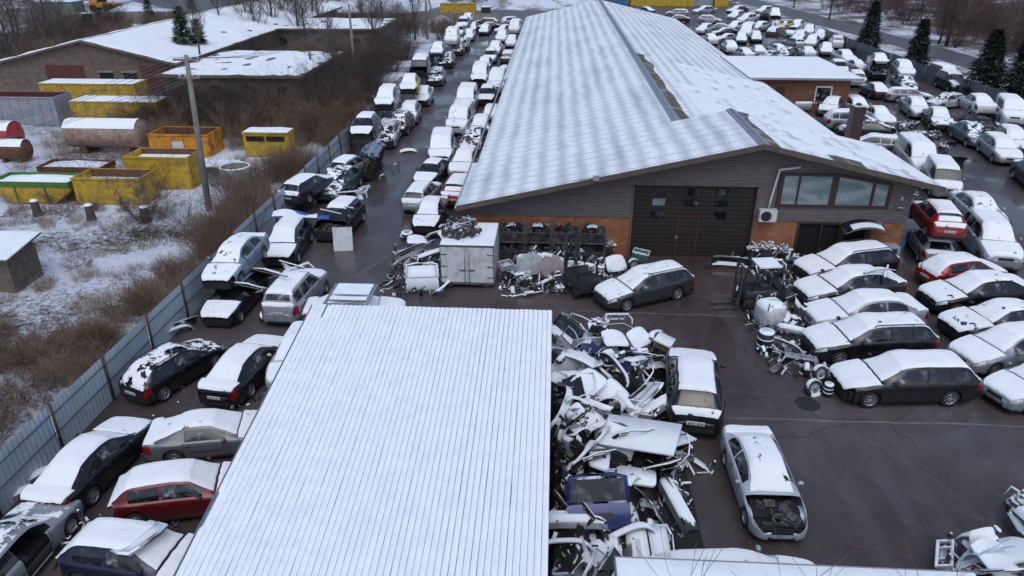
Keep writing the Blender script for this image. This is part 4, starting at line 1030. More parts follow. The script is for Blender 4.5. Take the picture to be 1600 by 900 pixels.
# gravel and snow heaps far away
def heap(name, px, py, r, h, label, m='snowpile', sx=1.0):
    p = P(px, py); o = MB(); rnd = random.Random(px)
    o.grid(lambda u, v: ((u * 2 - 1) * r * sx, (v * 2 - 1) * r, max(-.05, h * max(0, 1 - math.hypot(u * 2 - 1, v * 2 - 1) * (1 + .25 * noise.noise(Vector((u * 3, v * 3, px))))) ** .85 + .12 * noise.noise(Vector((u * 8, v * 8, px))))), 26, 26)
    tag(o.build(name, M[m], None, p), label, 'heap', 'gravel heaps beyond the far wall')
heap('gravel_heap', 690, 46, 4.8, 2.4, 'pointed snow dusted gravel heap just inside the far wall')
heap('gravel_heap', 800, 8, 13, 3.6, 'wide snowy gravel heap beyond the wall left of the hall ridge')
heap('gravel_heap', 590, 12, 12, 3.4, 'snowy gravel heap beyond the wall behind the middle pole')
heap('gravel_heap', 490, 18, 11, 3.0, 'snowy gravel heap beyond the wall above the long outbuilding')
heap('gravel_heap', 640, 8, 10, 3.6, 'snowy gravel heap beyond the wall left of the yellow container')
heap('gravel_heap', 870, 4, 10, 3.6, 'grey gravel heap beyond the wall at the top centre')
heap('gravel_heap', 215, 28, 9, 3.0, 'snowy earth heap beside the orange loader at the top left')
heap('earth_heap', 70, 50, 9, 1.6, 'dark earth mound with snow patches left of the yellow machine', 'yardleft')
heap('earth_heap', 30, 70, 9, 1.2, 'low scrub covered mound at the left edge behind the barn', 'yardleft')

# far yellow halls / containers
def ribbox(name, label, cat, s, t, w, d, h, m, wall_m=None, snow=True, ribs=0, group=None, open_top=None, rz=0, z=0, extras=None, snowth=.08, ribm=None):
    o = empty(name, YD(s, t, z), -ANG + rz); tag(o, label, cat, group)
    mb = MB()
    if open_top is None: mb.box(-w / 2, w / 2, 0, d, .1, h)
    else:
        th = .08
        mb.box(-w / 2, w / 2, 0, th, .1, h); mb.box(-w / 2, w / 2, d - th, d, .1, h); mb.box(-w / 2, -w / 2 + th, th + .003, d - th - .003, .1, h); mb.box(w / 2 - th, w / 2, th + .003, d - th - .003, .1, h); mb.box(-w / 2 + th, w / 2 - th, th, d - th, .1, .3)
    for i in range(ribs):
        x = -w / 2 + w * (i + .5) / ribs; mb.box(x - .035, x + .035, -.05, -.002, .12, h - .1)
    nr = max(2, int(d / .9))
    if ribs:
        for i in range(nr):
            y = d * (i + .5) / nr; mb.box(w / 2 + .002, w / 2 + .05, y - .035, y + .035, .12, h - .1)
    mb.box(-w / 2 - .03, w / 2 + .03, -.06, -.003, h - .1, h + .003); mb.build('body', M[m], o)
    if open_top:
        mb = MB(); mb.box(-w / 2 + .12, w / 2 - .12, .12, d - .12, .3, open_top[0]); mb.build('load', M[open_top[1]], o)
    if open_top is not None:
        mb = MB(); mb.box(-w / 2 + .09, w / 2 - .09, d - .095, d - .085, .3, h - .03); mb.build('inner_wall', M[wall_m or m], o)
    if snow and open_top is None:
        mb = MB(); mb.grid(lambda u, v: (-w / 2 + w * u, d * v, h + .004 + snowth * min(1, u * 12, (1 - u) * 12, v * 6, (1 - v) * 6) * (.8 + .8 * noise.noise(Vector((u * w, v * d, s))))), 24, 10); mb.build('snow_cover', M['snow'], o)
    if extras: extras(o)
    return o
ribbox('yellow_container', 'yellow container in front of the far gravel heaps', 'container', -20, 157.5, 7.2, 2.6, 2.0, 'yellow', ribs=6, snow=False)
ribbox('yellow_hall', 'bright yellow ribbed shed wall beyond the end of the hall', 'building', 24, 176, 14, 8, 4.2, 'yellow', ribs=8)
ribbox('yellow_container', 'second yellow container at the right end of the far yellow wall', 'container', 37.2, 176, 3.0, 2.6, 3.0, 'yellow', ribs=3)
ribbox('grey_container', 'grey container between the two far yellow walls', 'container', 33, 177, 5, 3, 3.2, 'greybox', ribs=4)
M['bluebox'] = simple('blue_container_paint', (.05, .13, .25), .6, 0, var=.2)
ribbox('blue_container', 'blue container left of the far yellow wall', 'container', 13.0, 176, 6, 3, 3.4, 'bluebox', ribs=4)
ribbox('site_hut', 'small grey green hut at the top left behind the wall', 'building', -101, 150, 8.5, 4, 2.6, 'greengrey', ribs=5)

# ---------------- skips, tanks and boxes behind the fence
def trapskip(name, label, s, t, w, d, h, m, rim=None, load=None, rz=0.0, group='skips behind the fence'):
    o = empty(name, YD(s, t), -ANG + rz); tag(o, label, 'skip', group)
    a = w / 2; b = w / 2 - h * .75
    mb = MB()
    prof = [(-a, h), (-a, h * .62), (-b, .12), (b, .12), (a, h * .62), (a, h)]
    n = len(prof)
    for (y, fl) in ((0, 0), (d, 1)): mb.add([(x, y, z) for x, z in prof], [tuple(range(n)) if fl else tuple(range(n - 1, -1, -1))])
    for k in range(n - 1): mb.add([(prof[k][0], 0, prof[k][1]), (prof[k + 1][0], 0, prof[k + 1][1]), (prof[k + 1][0], d, prof[k + 1][1]), (prof[k][0], d, prof[k][1])], [(0, 1, 2, 3)])
    mb.build('body', M[m], o)
    mb = MB(); 
    for (x0, x1, y0, y1) in ((-a - .03, a + .03, -.05, .03), (-a - .03, a + .03, d - .03, d + .05), (-a - .05, -a + .03, .03, d - .03), (a - .03, a + .05, .03, d - .03)): mb.box(x0, x1, y0, y1, h - .12 if not rim else h - .3, h + .02)
    for x in (-b * .7, b * .7): mb.box(x - .04, x + .04, -.06, -.003, .15, h - .13)
    mb.build('rim', M[rim or m], o)
    if load:
        mb = MB(); mb.grid(lambda u, v: ((u * 2 - 1) * (a - .06), .05 + v * (d - .1), h * .9 + .28 * math.sin(u * math.pi) * math.sin(v * math.pi) + .08 * noise.noise(Vector((u * 5, v * 5, s)))), 18, 12); mb.build('load', M[load], o)
    return o
trapskip('skip', 'yellow skip with green rim heaped with snow', -31.6, 40.4, 4.9, 1.9, 1.45, 'yellow', 'green', 'snow')
trapskip('skip', 'empty rusty orange brown skip behind the green rimmed one', -31.4, 44.0, 4.2, 1.8, 1.3, 'orange', 'rust', 'thin_snow')
ribbox('waste_box', 'dirty yellow open waste box in front of the taller one', 'skip', -26.8, 40.5, 4.2, 2.0, 1.75, 'yellow', 'rust', open_top=(1.25, 'thin_snow'), ribs=0, group='yellow waste boxes')
ribbox('waste_box', 'taller dirty yellow waste box standing behind the open one', 'skip', -25.2, 43.6, 4.2, 2.2, 2.2, 'yellow', 'rust', open_top=(1.8, 'snow'), ribs=0, group='yellow waste boxes')
def lab(o):
    mb = MB(); mb.box(-.5, .35, -.075, -.065, .75, 1.25); mb.build('paper_notice', M['plate'], o)
ribbox('orange_skip', 'bright orange open skip with a pale notice on its front', 'skip', -27.4, 51.0, 4.5, 2.4, 1.75, 'orange', 'rust', open_top=(.9, 'rust'), ribs=0, extras=lab)
def slot(o):
    for x in (-.75, .75):
        mb = MB(); mb.box(x - .68, x + .68, -.075, -.064, 1.25, 1.62); mb.build('opening', M['hole'], o)
ribbox('clothes_bank', 'small clean yellow box with two black slots and snowy lid', 'container', -21.0, 51.4, 3.35, 1.4, 1.9, 'yellow', extras=slot, snowth=.12)
def redin(o): pass
ribbox('grey_tipper_container', 'long grey open container with dark red inside at the left edge', 'container', -48.6, 59.8, 12.6, 2.5, 2.5, 'greybox', 'railred', open_top=(.5, 'railred'), ribs=14)
ribbox('yellow_container', 'snow topped yellow container right of the long grey one', 'container', -37.5, 60.3, 7.6, 2.4, 2.1, 'yellow', ribs=9)
ribbox('yellow_container', 'yellow container half hidden behind the snow topped one', 'container', -43.5, 66.5, 9.2, 2.4, 2.4, 'yellow', ribs=8)
ribbox('concrete_slab_stack', 'low snow covered slab right of the yellow boxes', 'slab', -24.6, 47.2, 5.2, 1.8, .5, 'concrete', snowth=.12)
def tank(name, label, s, t, L_, r, z, m, end=None, rz=0.0):
    o = empty(name, YD(s, t, z), -ANG + rz); tag(o, label, 'tank')
    mb = MB(); mb.lathe([(.001, -L_ / 2 - .25), (r * .6, -L_ / 2 - .18), (r, -L_ / 2), (r, L_ / 2), (r * .6, L_ / 2 + .18), (.001, L_ / 2 + .25)], 24, 0, 'x')
    for x in (-L_ * .3, 0, L_ * .3): mb.lathe([(r, x - .05), (r + .03, x - .03), (r + .03, x + .03), (r, x + .05)], 24, 0, 'x')
    mb.build('shell', M[m], o)
    mb = MB(); mb.grid(lambda u, v: ((u - .5) * (L_ + .1), (r + .035 + .05 * math.sin(v * math.pi)) * math.cos(math.pi * (.18 + .64 * v)), (r + .035 + .05 * math.sin(v * math.pi)) * math.sin(math.pi * (.18 + .64 * v)) * (1 + .02 * noise.noise(Vector((u * 9, v * 4, s))))), 26, 12); mb.build('snow_cover', M['snow'], o)
    mb = MB(); mb.box(-L_ * .35, -L_ * .25, -r * .7, r * .7, -z - .0, -r * .6); mb.box(L_ * .25, L_ * .35, -r * .7, r * .7, -z, -r * .6); mb.build('support', M['rust'], o)
    if end: mb = MB(); mb.lathe([(.001, L_ / 2 + .27), (r * .55, L_ / 2 + .2), (r * .98, L_ / 2 + .02)], 20, 0, 'x'); mb.build('end_cap', M[end], o)
    return o
tank('storage_tank', 'rusty horizontal steel tank capped with snow', -33.5, 52.2, 5.4, 1.05, 1.45, 'tankrust')
tank('storage_tank', 'bright red tank end poking in at the left edge', -42.6, 52.0, 4.2, 1.0, 1.25, 'redtank', 'redtank')
tank('storage_tank', 'small dark tank lying behind the rusty one', -38.9, 49.3, 2.0, .7, .9, 'rust')
mb = MB(); mb.lathe([(.98, 0), (1.02, 1.35), (.85, 1.35), (.82, .1), (.001, .1)], 24); o = mb.build('concrete_ring', M['concrete'], None, YD(-20.6, 44.7)); tag(o, 'upright concrete well ring with snowy lip near the tall pole', 'ring')
mb = MB(); mb.lathe([(1.0, 1.352), (.93, 1.42), (.86, 1.352)], 24); mb.build('snow_cover', M['snow'], o)
for (px, py, lb) in ((60, 338, 'snow capped tree stump below the green rimmed skip'), (144, 345, 'middle of the three snow capped stumps below the skips'), (230, 348, 'thick stump at the foot of the leafless shrub')):
    mb = MB(); mb.lathe([(.32, -.1), (.24, .3), (.22, .95), (.001, .97)], 9); o = mb.build('tree_stump', M['bark'], None, P(px, py)); tag(o, lb, 'stump', 'stumps on the snowy plot')
    mb = MB(); mb.lathe([(.23, .95), (.19, 1.03), (.001, 1.05)], 9); mb.build('snow_cap', M['snow'], o)
# manhole
mb = MB(); mb.lathe([(.001, .004), (.22, .004), (.22, .012), (.27, .012), (.27, .004), (.36, .004), (.36, .014), (.42, .014), (.42, 0)], 28, 0, sm=False); 
for k in range(10): mb.cbox((.31 * math.cos(k * .628), .31 * math.sin(k * .628), .008), (.08, .03, .012), 1, (0, 0, k * .628))
tag(mb.build('manhole_cover', [M['plastic'], M['rust']], None, P(1262, 631, .004)), 'round iron manhole cover set in the wet asphalt', 'manhole')
# ================================================================ loose parts
def snow_on(mb, rot, th=.03, lim=.5, drop=0.0, seed=0):
    """shell over the faces of mb that look up once turned by rot"""
    up = rot.inverted() @ Vector((0, 0, 1)); rnd = random.Random(seed)
    sel = []; cn = {}
    for f in mb.f:
        vs = [Vector(mb.v[i]) for i in f]; n = Vector((0, 0, 0))
        for a, b in zip(vs, vs[1:] + vs[:1]): n += a.cross(b)
        if n.length < 1e-10: continue
        n.normalize()
        z = (rot @ n).z
        if getattr(mb, 'open', False): z = abs(z)
        if z > lim and rnd.random() >= drop:
            sel.append(f)
            for i in f: cn[i] = cn.get(i, 0) + 1
    out = MB(); ed = {}
    idx = {}
    for i in cn:
        p = Vector(mb.v[i]); t = th * (1 if cn[i] >= 3 else .75); idx[i] = (len(out.v), len(out.v) + 1); out.v.append(tuple(p + up * .002)); out.v.append(tuple(p + up * t))
    for f in sel:
        out.f.append(tuple(idx[i][1] for i in f)); out.m.append(0); out.s.append(True)
        for a, b in zip(f, f[1:] + f[:1]):
            k = (min(a, b), max(a, b)); ed[k] = ed.get(k, 0) + 1
    for (a, b), c in ed.items():
        if c == 1: out.f.append((idx[a][0], idx[b][0], idx[b][1], idx[a][1])); out.m.append(0); out.s.append(True)
    return out
def sell(a, b, c, e=.45, n=12, m=8):       # rounded block
    mb = MB()
    def q(x, p): return math.copysign(abs(x) ** p, x)
    mb.grid(lambda u, v: (a * q(math.cos((v - .5) * math.pi), e) * q(math.cos(u * 2 * math.pi), e), b * q(math.cos((v - .5) * math.pi), e) * q(math.sin(u * 2 * math.pi), e), c * q(math.sin((v - .5) * math.pi), e)), n, m)
    return mb
def K_bumper():
    mb = MB(); mb.open = True
    def fn(u, v):
        a = u * 2 - 1; x = .86 * math.sin(a * 1.25) / math.sin(1.25); y = -.36 * abs(a) ** 3
        return (x, y + .09 * math.sin(v * math.pi) - .05 * (v > .8), v * .42)
    nu, nv = 20, 7
    mb.grid(fn, nu, nv)
    for k in range(len(mb.f)):
        i, j = divmod(k, nv); a = (i + .5) / nu * 2 - 1
        if (abs(a) < .42 and j == 4) or (abs(a) < .3 and j == 2) or (.62 < abs(a) < .78 and j == 2): mb.m[k] = 1
    return mb, ['paint', 'hole']
def K_door():
    mb = MB(); mb.open = False
    mb.grid(lambda u, v: (-.55 + 1.1 * u, .06 * math.sin(v * 2.6) , .68 * v * (1 - .0 * u)), 6, 5, 0); mb.grid(lambda u, v: (-.55 + 1.1 * (1 - u), .06 * math.sin(v * 2.6) - .07, .68 * v), 6, 5, 1)
    mb.box(-.56, -.52, -.07, .03, 0, .68, 0); mb.box(.52, .56, -.07, .03, 0, .68, 0)
    mb.tube([(-.53, 0, .68), (-.25, -.05, 1.05), (.1, -.1, 1.13), (.5, -.09, 1.12), (.53, 0, .68)], .022, 5, 0)
    mb.cbox((.38, .08, .52), (.16, .03, .03), 1)
    return mb, ['paint', 'plastic']
def K_bonnet():
    mb = MB(); mb.open = True
    def fn(u, v):
        a, b = u * 2 - 1, v * 2 - 1
        w = .7 * (1 - .12 * (v)) * (1 - .15 * abs(b) ** 6)
        return (a * w, b * .52 * (1 - .12 * a * a), .09 * (1 - a * a) + .03 * (1 - b * b))
    mb.grid(fn, 12, 8); return mb, ['paint']
def K_fender():
    mb = MB(); mb.open = True
    def fn(u, v):
        x = -.6 + 1.2 * u; top = .55 - .12 * (1 - u); arch = max(0, .36 ** 2 - (x) ** 2) ** .5
        return (x, .08 * math.sin(v * 3), arch + (top - arch) * v)
    mb.grid(fn, 14, 5); return mb, ['paint']
def K_tailgate():
    mb = MB()
    mb.grid(lambda u, v: (-.62 + 1.24 * u, .05 * math.sin(v * 3), .5 * v), 8, 4, 0); mb.grid(lambda u, v: (-.56 + 1.12 * u, .02, .54 + .44 * v), 4, 3, 1)
    mb.tube([(-.6, 0, .5), (-.56, 0, 1.0), (-.3, 0, 1.06), (.3, 0, 1.06), (.56, 0, 1.0), (.6, 0, .5)], .045, 5, 0)
    mb.box(-.6, .6, -.05, -.02, .02, .48, 2); mb.box(-.26, .26, .05, .06, .2, .32, 2)
    mb.open = True; return mb, ['paint', 'glass', 'plastic']
def K_seat():
    mb = MB(); a = sell(.26, .26, .09); mb.add(a.v, a.f, 0, True, Matrix.Translation((0, 0, .12)))
    a = sell(.25, .08, .33); mb.add(a.v, a.f, 0, True, Matrix.Translation((0, -.27, .46)) @ Matrix.Rotation(.25, 4, 'X'))
    a = sell(.13, .06, .09); mb.add(a.v, a.f, 0, True, Matrix.Translation((0, -.36, .9))); mb.box(-.22, .22, -.2, .2, 0, .04, 1)
    return mb, ['seat', 'steel']
def K_wheel():
    mb = MB(); r = .31; mb.lathe([(r * .62, -.085), (r * .9, -.1), (r, -.04), (r, .04), (r * .9, .1), (r * .62, .085)], 24, 0)
    for k in range(6): mb.cbox((0, 0, .05), (.05, .36, .03), 1, (0, 0, k * math.pi / 6 * 1.0))
    mb.lathe([(.19, -.07), (.195, .08), (.17, .07)], 20, 1); mb.lathe([(.001, -.02), (.19, -.02)], 20, 2)
    for i in range(len(mb.v)): x, y, z = mb.v[i]; mb.v[i] = (x, y, z + .1)
    return mb, ['rubber', 'alloy', 'dark']
def K_tyres():
    mb = MB(); r = .31
    for k in range(3):
        T = Matrix.Translation((.02 * (k % 2), .03 * k, .1 + k * .2)); mb.lathe([(r * .6, -.08), (r * .9, -.1), (r, -.04), (r, .04), (r * .9, .1), (r * .6, .08)], 20, 0, M=T)
    return mb, ['rubber']
def K_engine(seed=1):
    mb = MB(); rnd = random.Random(seed); mb.cbox((0, 0, .28), (.55, .4, .4), 0); mb.cbox((0, 0, .52), (.5, .26, .12), 1)
    for _ in range(12): mb.cbox((rnd.uniform(-.35, .35), rnd.uniform(-.28, .28), rnd.uniform(.08, .55)), [rnd.uniform(.06, .26) for _ in range(3)], rnd.choice((0, 1, 2)), (rnd.uniform(0, 3),) * 3)
    for _ in range(4):
        c = Vector((rnd.uniform(-.3, .3), rnd.uniform(-.3, .3), rnd.uniform(.1, .5))); mb.lathe([(.001, -.05), (.1, -.05), (.1, .05), (.001, .05)], 12, 2, rnd.choice('xyz'), M=Matrix.Translation(c))
    for _ in range(4):
        p = Vector((rnd.uniform(-.3, .3), rnd.uniform(-.2, .2), .5)); mb.tube([p, p + Vector((rnd.uniform(-.2, .2), rnd.uniform(-.3, .3), .15)), p + Vector((rnd.uniform(-.4, .4), rnd.uniform(-.4, .4), -.1))], .03, 6, 1)
    return mb, ['engine', 'plastic', 'steel']
def K_axle():
    mb = MB(); mb.tube([(-.65, 0, .15), (-.3, .12, .12), (.3, .12, .12), (.65, 0, .15)], .045, 7, 0)
    for sd in (-1, 1):
        mb.lathe([(.001, -.05), (.14, -.05), (.14, .02), (.06, .05), (.001, .05)], 14, 1, 'x', M=Matrix.Translation((sd * .68, 0, .16))); mb.tube([(sd * .6, .02, .18), (sd * .52, .0, .75)], .04, 7, 2); mb.lathe([(.09, .35), (.1, .4), (.09, .45), (.1, .5), (.09, .55), (.1, .6)], 10, 1, M=Matrix.Translation((sd * .55, 0, 0)))
        mb.tube([(sd * .6, 0, .12), (sd * .2, -.4, .08)], .03, 5, 0)
    mb.cbox((0, .1, .13), (.7, .25, .08), 0); return mb, ['engine', 'steel', 'plastic']
def K_pipe():
    mb = MB(); mb.tube([(-1, 0, .08), (-.4, .1, .08), (.1, 0, .1), (.7, .08, .08)], .035, 7, 0); mb.tube([(-.35, .1, .1), (.15, .02, .1)], .12, 10, 0); return mb, ['rust']
def K_frame():
    mb = MB()
    for (x0, x1, z0, z1) in ((-.65, .65, 0, .08), (-.65, .65, .44, .52), (-.65, -.57, .08, .44), (.57, .65, .08, .44), (-.3, -.25, .08, .44), (.25, .3, .08, .44)): mb.box(x0, x1, -.04, .04, z0, z1)
    mb.tube([(-.6, 0, .5), (-.75, -.3, .5), (-.7, -.55, .42)], .03, 5); mb.tube([(.6, 0, .5), (.75, -.3, .5), (.7, -.55, .42)], .03, 5); return mb, ['paint']
def K_panel():
    mb = MB(); mb.box(-1.0, 1.0, -.6, .6, 0, .035); return mb, ['white_paint']
def K_board():
    mb = MB(); n = 28; poly = [(.6 * math.copysign(abs(math.cos(t)) ** .35, math.cos(t)), .33 * math.copysign(abs(math.sin(t)) ** .35, math.sin(t))) for t in [2 * math.pi * k / n for k in range(n)]]
    mb.prism(poly, 0, .06); return mb, ['white_paint']
def K_crate():
    mb = MB(); w, d, h = .35, .26, .28
    mb.box(-w, w, -d, -d + .02, 0, h); mb.box(-w, w, d - .02, d, 0, h); mb.box(-w, -w + .02, -d + .021, d - .021, 0, h); mb.box(w - .02, w, -d + .021, d - .021, 0, h); mb.box(-w + .02, w - .02, -d + .02, d - .02, .01, .04); mb.cbox((0, 0, .12), (.4, .3, .14), 1, (0, 0, .4)); return mb, ['paint', 'engine']
def K_bigbox():
    mb = MB(); w, d, h = .55, .42, .55
    mb.box(-w, w, -d, -d + .04, 0, h); mb.box(-w, w, d - .04, d, 0, h); mb.box(-w, -w + .04, -d + .041, d - .041, 0, h); mb.box(w - .04, w, -d + .041, d - .041, 0, h); mb.box(-w + .04, w - .04, -d + .04, d - .04, .01, .3, 1)
    for x in (-.3, 0, .3): mb.box(x - .03, x + .03, -d - .03, -d - .002, .02, h - .02)
    return mb, ['paint', 'plastic']
def K_carton():
    mb = MB(); mb.box(-.32, .32, -.25, .25, 0, .3, 0); mb.add([(-.32, -.25, .3), (.32, -.25, .3), (.34, -.45, .42), (-.3, -.45, .42)], [(0, 1, 2, 3)], 1); return mb, ['cardboard', 'white_paint']
def K_bag():
    a = sell(.5, .5, .5, .6, 20, 14); mb = MB(); rnd = random.Random(3)
    mb.add([(x * (1 + .1 * noise.noise(Vector((x * 4, y * 4, z * 4)))), y * (1 + .1 * noise.noise(Vector((x * 4, z * 4, y * 3)))), z + .5) for x, y, z in a.v], a.f, 0, True)
    for sx_ in (-.4, .4):
        for sy in (-.4, .4): mb.tube([(sx_, sy, .85), (sx_ * .9, sy * .9, 1.12), (sx_ * .5, sy, 1.0)], .025, 5, 0)
    return mb, ['foil']
def K_barrel():
    mb = MB(); mb.lathe([(.001, 0), (.29, 0), (.3, .02), (.3, .29), (.315, .3), (.3, .31), (.3, .58), (.315, .59), (.3, .6), (.3, .86), (.28, .88), (.001, .86)], 20); return mb, ['paint']
def K_glass():
    mb = MB(); mb.open = True; mb.grid(lambda u, v: ((u - .5) * 1.35 * (1 - .15 * v), (v - .5) * .75, .12 * math.sin(u * math.pi)), 10, 4); return mb, ['glass']
def K_hose():
    mb = MB(); rnd = random.Random(9); p = Vector((-.5, 0, .04)); pts = [p]
    for k in range(14): p = p + Vector((.08, rnd.uniform(-.12, .12), rnd.uniform(-.03, .04))); pts.append(p.copy())
    mb.tube(pts, .018, 5); return mb, ['plastic']
def K_spoiler():
    mb = MB(); mb.grid(lambda u, v: (-.6 + 1.2 * u, (v - .5) * .24, .05 * math.sin(v * 3) - .12 * (u - .5) ** 2), 10, 3); mb.open = True; return mb, ['paint']
def K_lampunit():
    a = sell(.3, .14, .12, .6); mb = MB(); mb.add(a.v, a.f, 0, True, Matrix.Translation((0, 0, .1))); mb.grid(lambda u, v: (-.24 + .48 * u, -.15, .02 + .16 * v), 3, 2, 1); return mb, ['plastic', 'lamp']
KIND = dict(bumper=(K_bumper, 'bumper'), door=(K_door, 'door_shell'), bonnet=(K_bonnet, 'bonnet'), fender=(K_fender, 'fender'), tailgate=(K_tailgate, 'tailgate'), seat=(K_seat, 'seat_unit'), wheel=(K_wheel, 'wheel_unit'), tyres=(K_tyres, 'tyre_stack'), engine=(K_engine, 'engine_block'), axle=(K_axle, 'axle_assembly'), pipe=(K_pipe, 'exhaust_pipe'), frame=(K_frame, 'radiator_support'), panel=(K_panel, 'white_sheet'), board=(K_board, 'rounded_board'), crate=(K_crate, 'plastic_crate'), bigbox=(K_bigbox, 'pallet_box'), carton=(K_carton, 'carton'), bag=(K_bag, 'bulk_bag'), barrel=(K_barrel, 'barrel'), glass=(K_glass, 'loose_windscreen'), hose=(K_hose, 'hose'), spoiler=(K_spoiler, 'spoiler'), lampunit=(K_lampunit, 'lamp_unit'))
CATS = dict(bumper='bumper', door='car door', bonnet='bonnet', fender='fender', tailgate='tailgate', seat='seat', wheel='wheel', tyres='tyres', engine='engine', axle='axle', pipe='exhaust', frame='frame', panel='panel', board='board', crate='crate', bigbox='box', carton='carton', bag='bag', barrel='barrel', glass='windscreen', hose='hose', spoiler='spoiler', lampunit='lamp')
PARTNAME = dict(door='snow_cover')
def piece(kind, at, rot, color, label, sc=1.0, snow=.035, group=None, lim=.45, drop=.0, mats=None):
    fn, nm = KIND[kind]
    mb, ml = cached(('K', kind), fn)
    e = Euler([R(a) for a in rot], 'XYZ')
    if mats: ml = mats
    me = cached(('KM', kind, tuple(ml)), lambda: mb.mesh(nm, [M[x] for x in ml]))
    o = link(nm, me, None, at, e, color); o.scale = (sc, sc, sc)
    if snow:
        s = snow_on(mb, e.to_matrix(), snow / sc, lim, drop, len(label))
        if s.f: s.build('snow_cover', M['snow'], o)
    return tag(o, label, CATS[kind], group)
WHT, SIL, BLK, GRY, BLU, RED, GRN, TEAL = (.55, .57, .6), (.33, .35, .38), (.012, .012, .014), (.06, .065, .075), (.015, .03, .16), (.34, .015, .02), (.03, .06, .05), (.07, .11, .12)
def shards(name, label, pts, n, rng, hfun, seed, mats=('plastic', 'engine', 'paint_grey', 'snow', 'steel'), big=.28, kind='stuff', cat=None):
    """uncountable small broken bits over a mound"""
    mb = MB(); rnd = random.Random(seed)
    for _ in range(n):
        s, t = rng(rnd); h = hfun(s, t)
        if h is None: continue
        z = h * rnd.uniform(.25, 1.0); a = rnd.uniform(.04, big); b = a * rnd.uniform(.15, .9)
        T = Matrix.Translation(YD(s, t, max(.02, z))) @ Euler((rnd.uniform(-1.3, 1.3), rnd.uniform(-1.3, 1.3), rnd.uniform(0, 6.3))).to_matrix().to_4x4()
        k = rnd.random(); mi = rnd.choices(range(len(mats)), [5, 4, 2, 4, 1.5][:len(mats)])[0]
        if k < .45: mb.cbox((0, 0, 0), (a, b, rnd.uniform(.01, .05)), mi, M=T)
        elif k < .55: mb.tube([(-a, 0, 0), (0, b * .3, 0), (a, 0, b * .3)], rnd.uniform(.01, .03), 5, mi, M=T)
        elif k < .88: mb.grid(lambda u, v: ((u - .5) * a * 2, (v - .5) * b, .15 * a * math.sin(u * 3.1)), 4, 2, mi, True, T)
        else: mb.lathe([(.001, 0), (b * .5, 0), (b * .5, .06), (.001, .06)], 9, mi, M=T)
    o = mb.build(name, [M[x] for x in mats]); return tag(o, label, cat, None, kind)
M['paint_grey'] = simple('scrap_paint', (.16, .17, .19), .45, .2, var=.6, scale=2)
# ================================================================ every car the photo shows
WH, SV, GR, DG, BK, RD, DR, BL, DB, GN, YE, LB = (.55, .57, .59), (.30, .32, .35), (.13, .14, .155), (.035, .04, .045), (.008, .008, .010), (.30, .012, .016), (.10, .012, .016), (.02, .05, .22), (.010, .014, .045), (.03, .06, .05), (.55, .38, .03), (.22, .30, .38)
GL = 'cars along the metal fence'; GA = 'cars beside the hall in the alley'; GF = 'cars in the front rows right of the hall'; GT = 'cars in the lot beyond the annex'; GS = 'cars along the roadside fence'; GB = 'cars in the lower left corner'
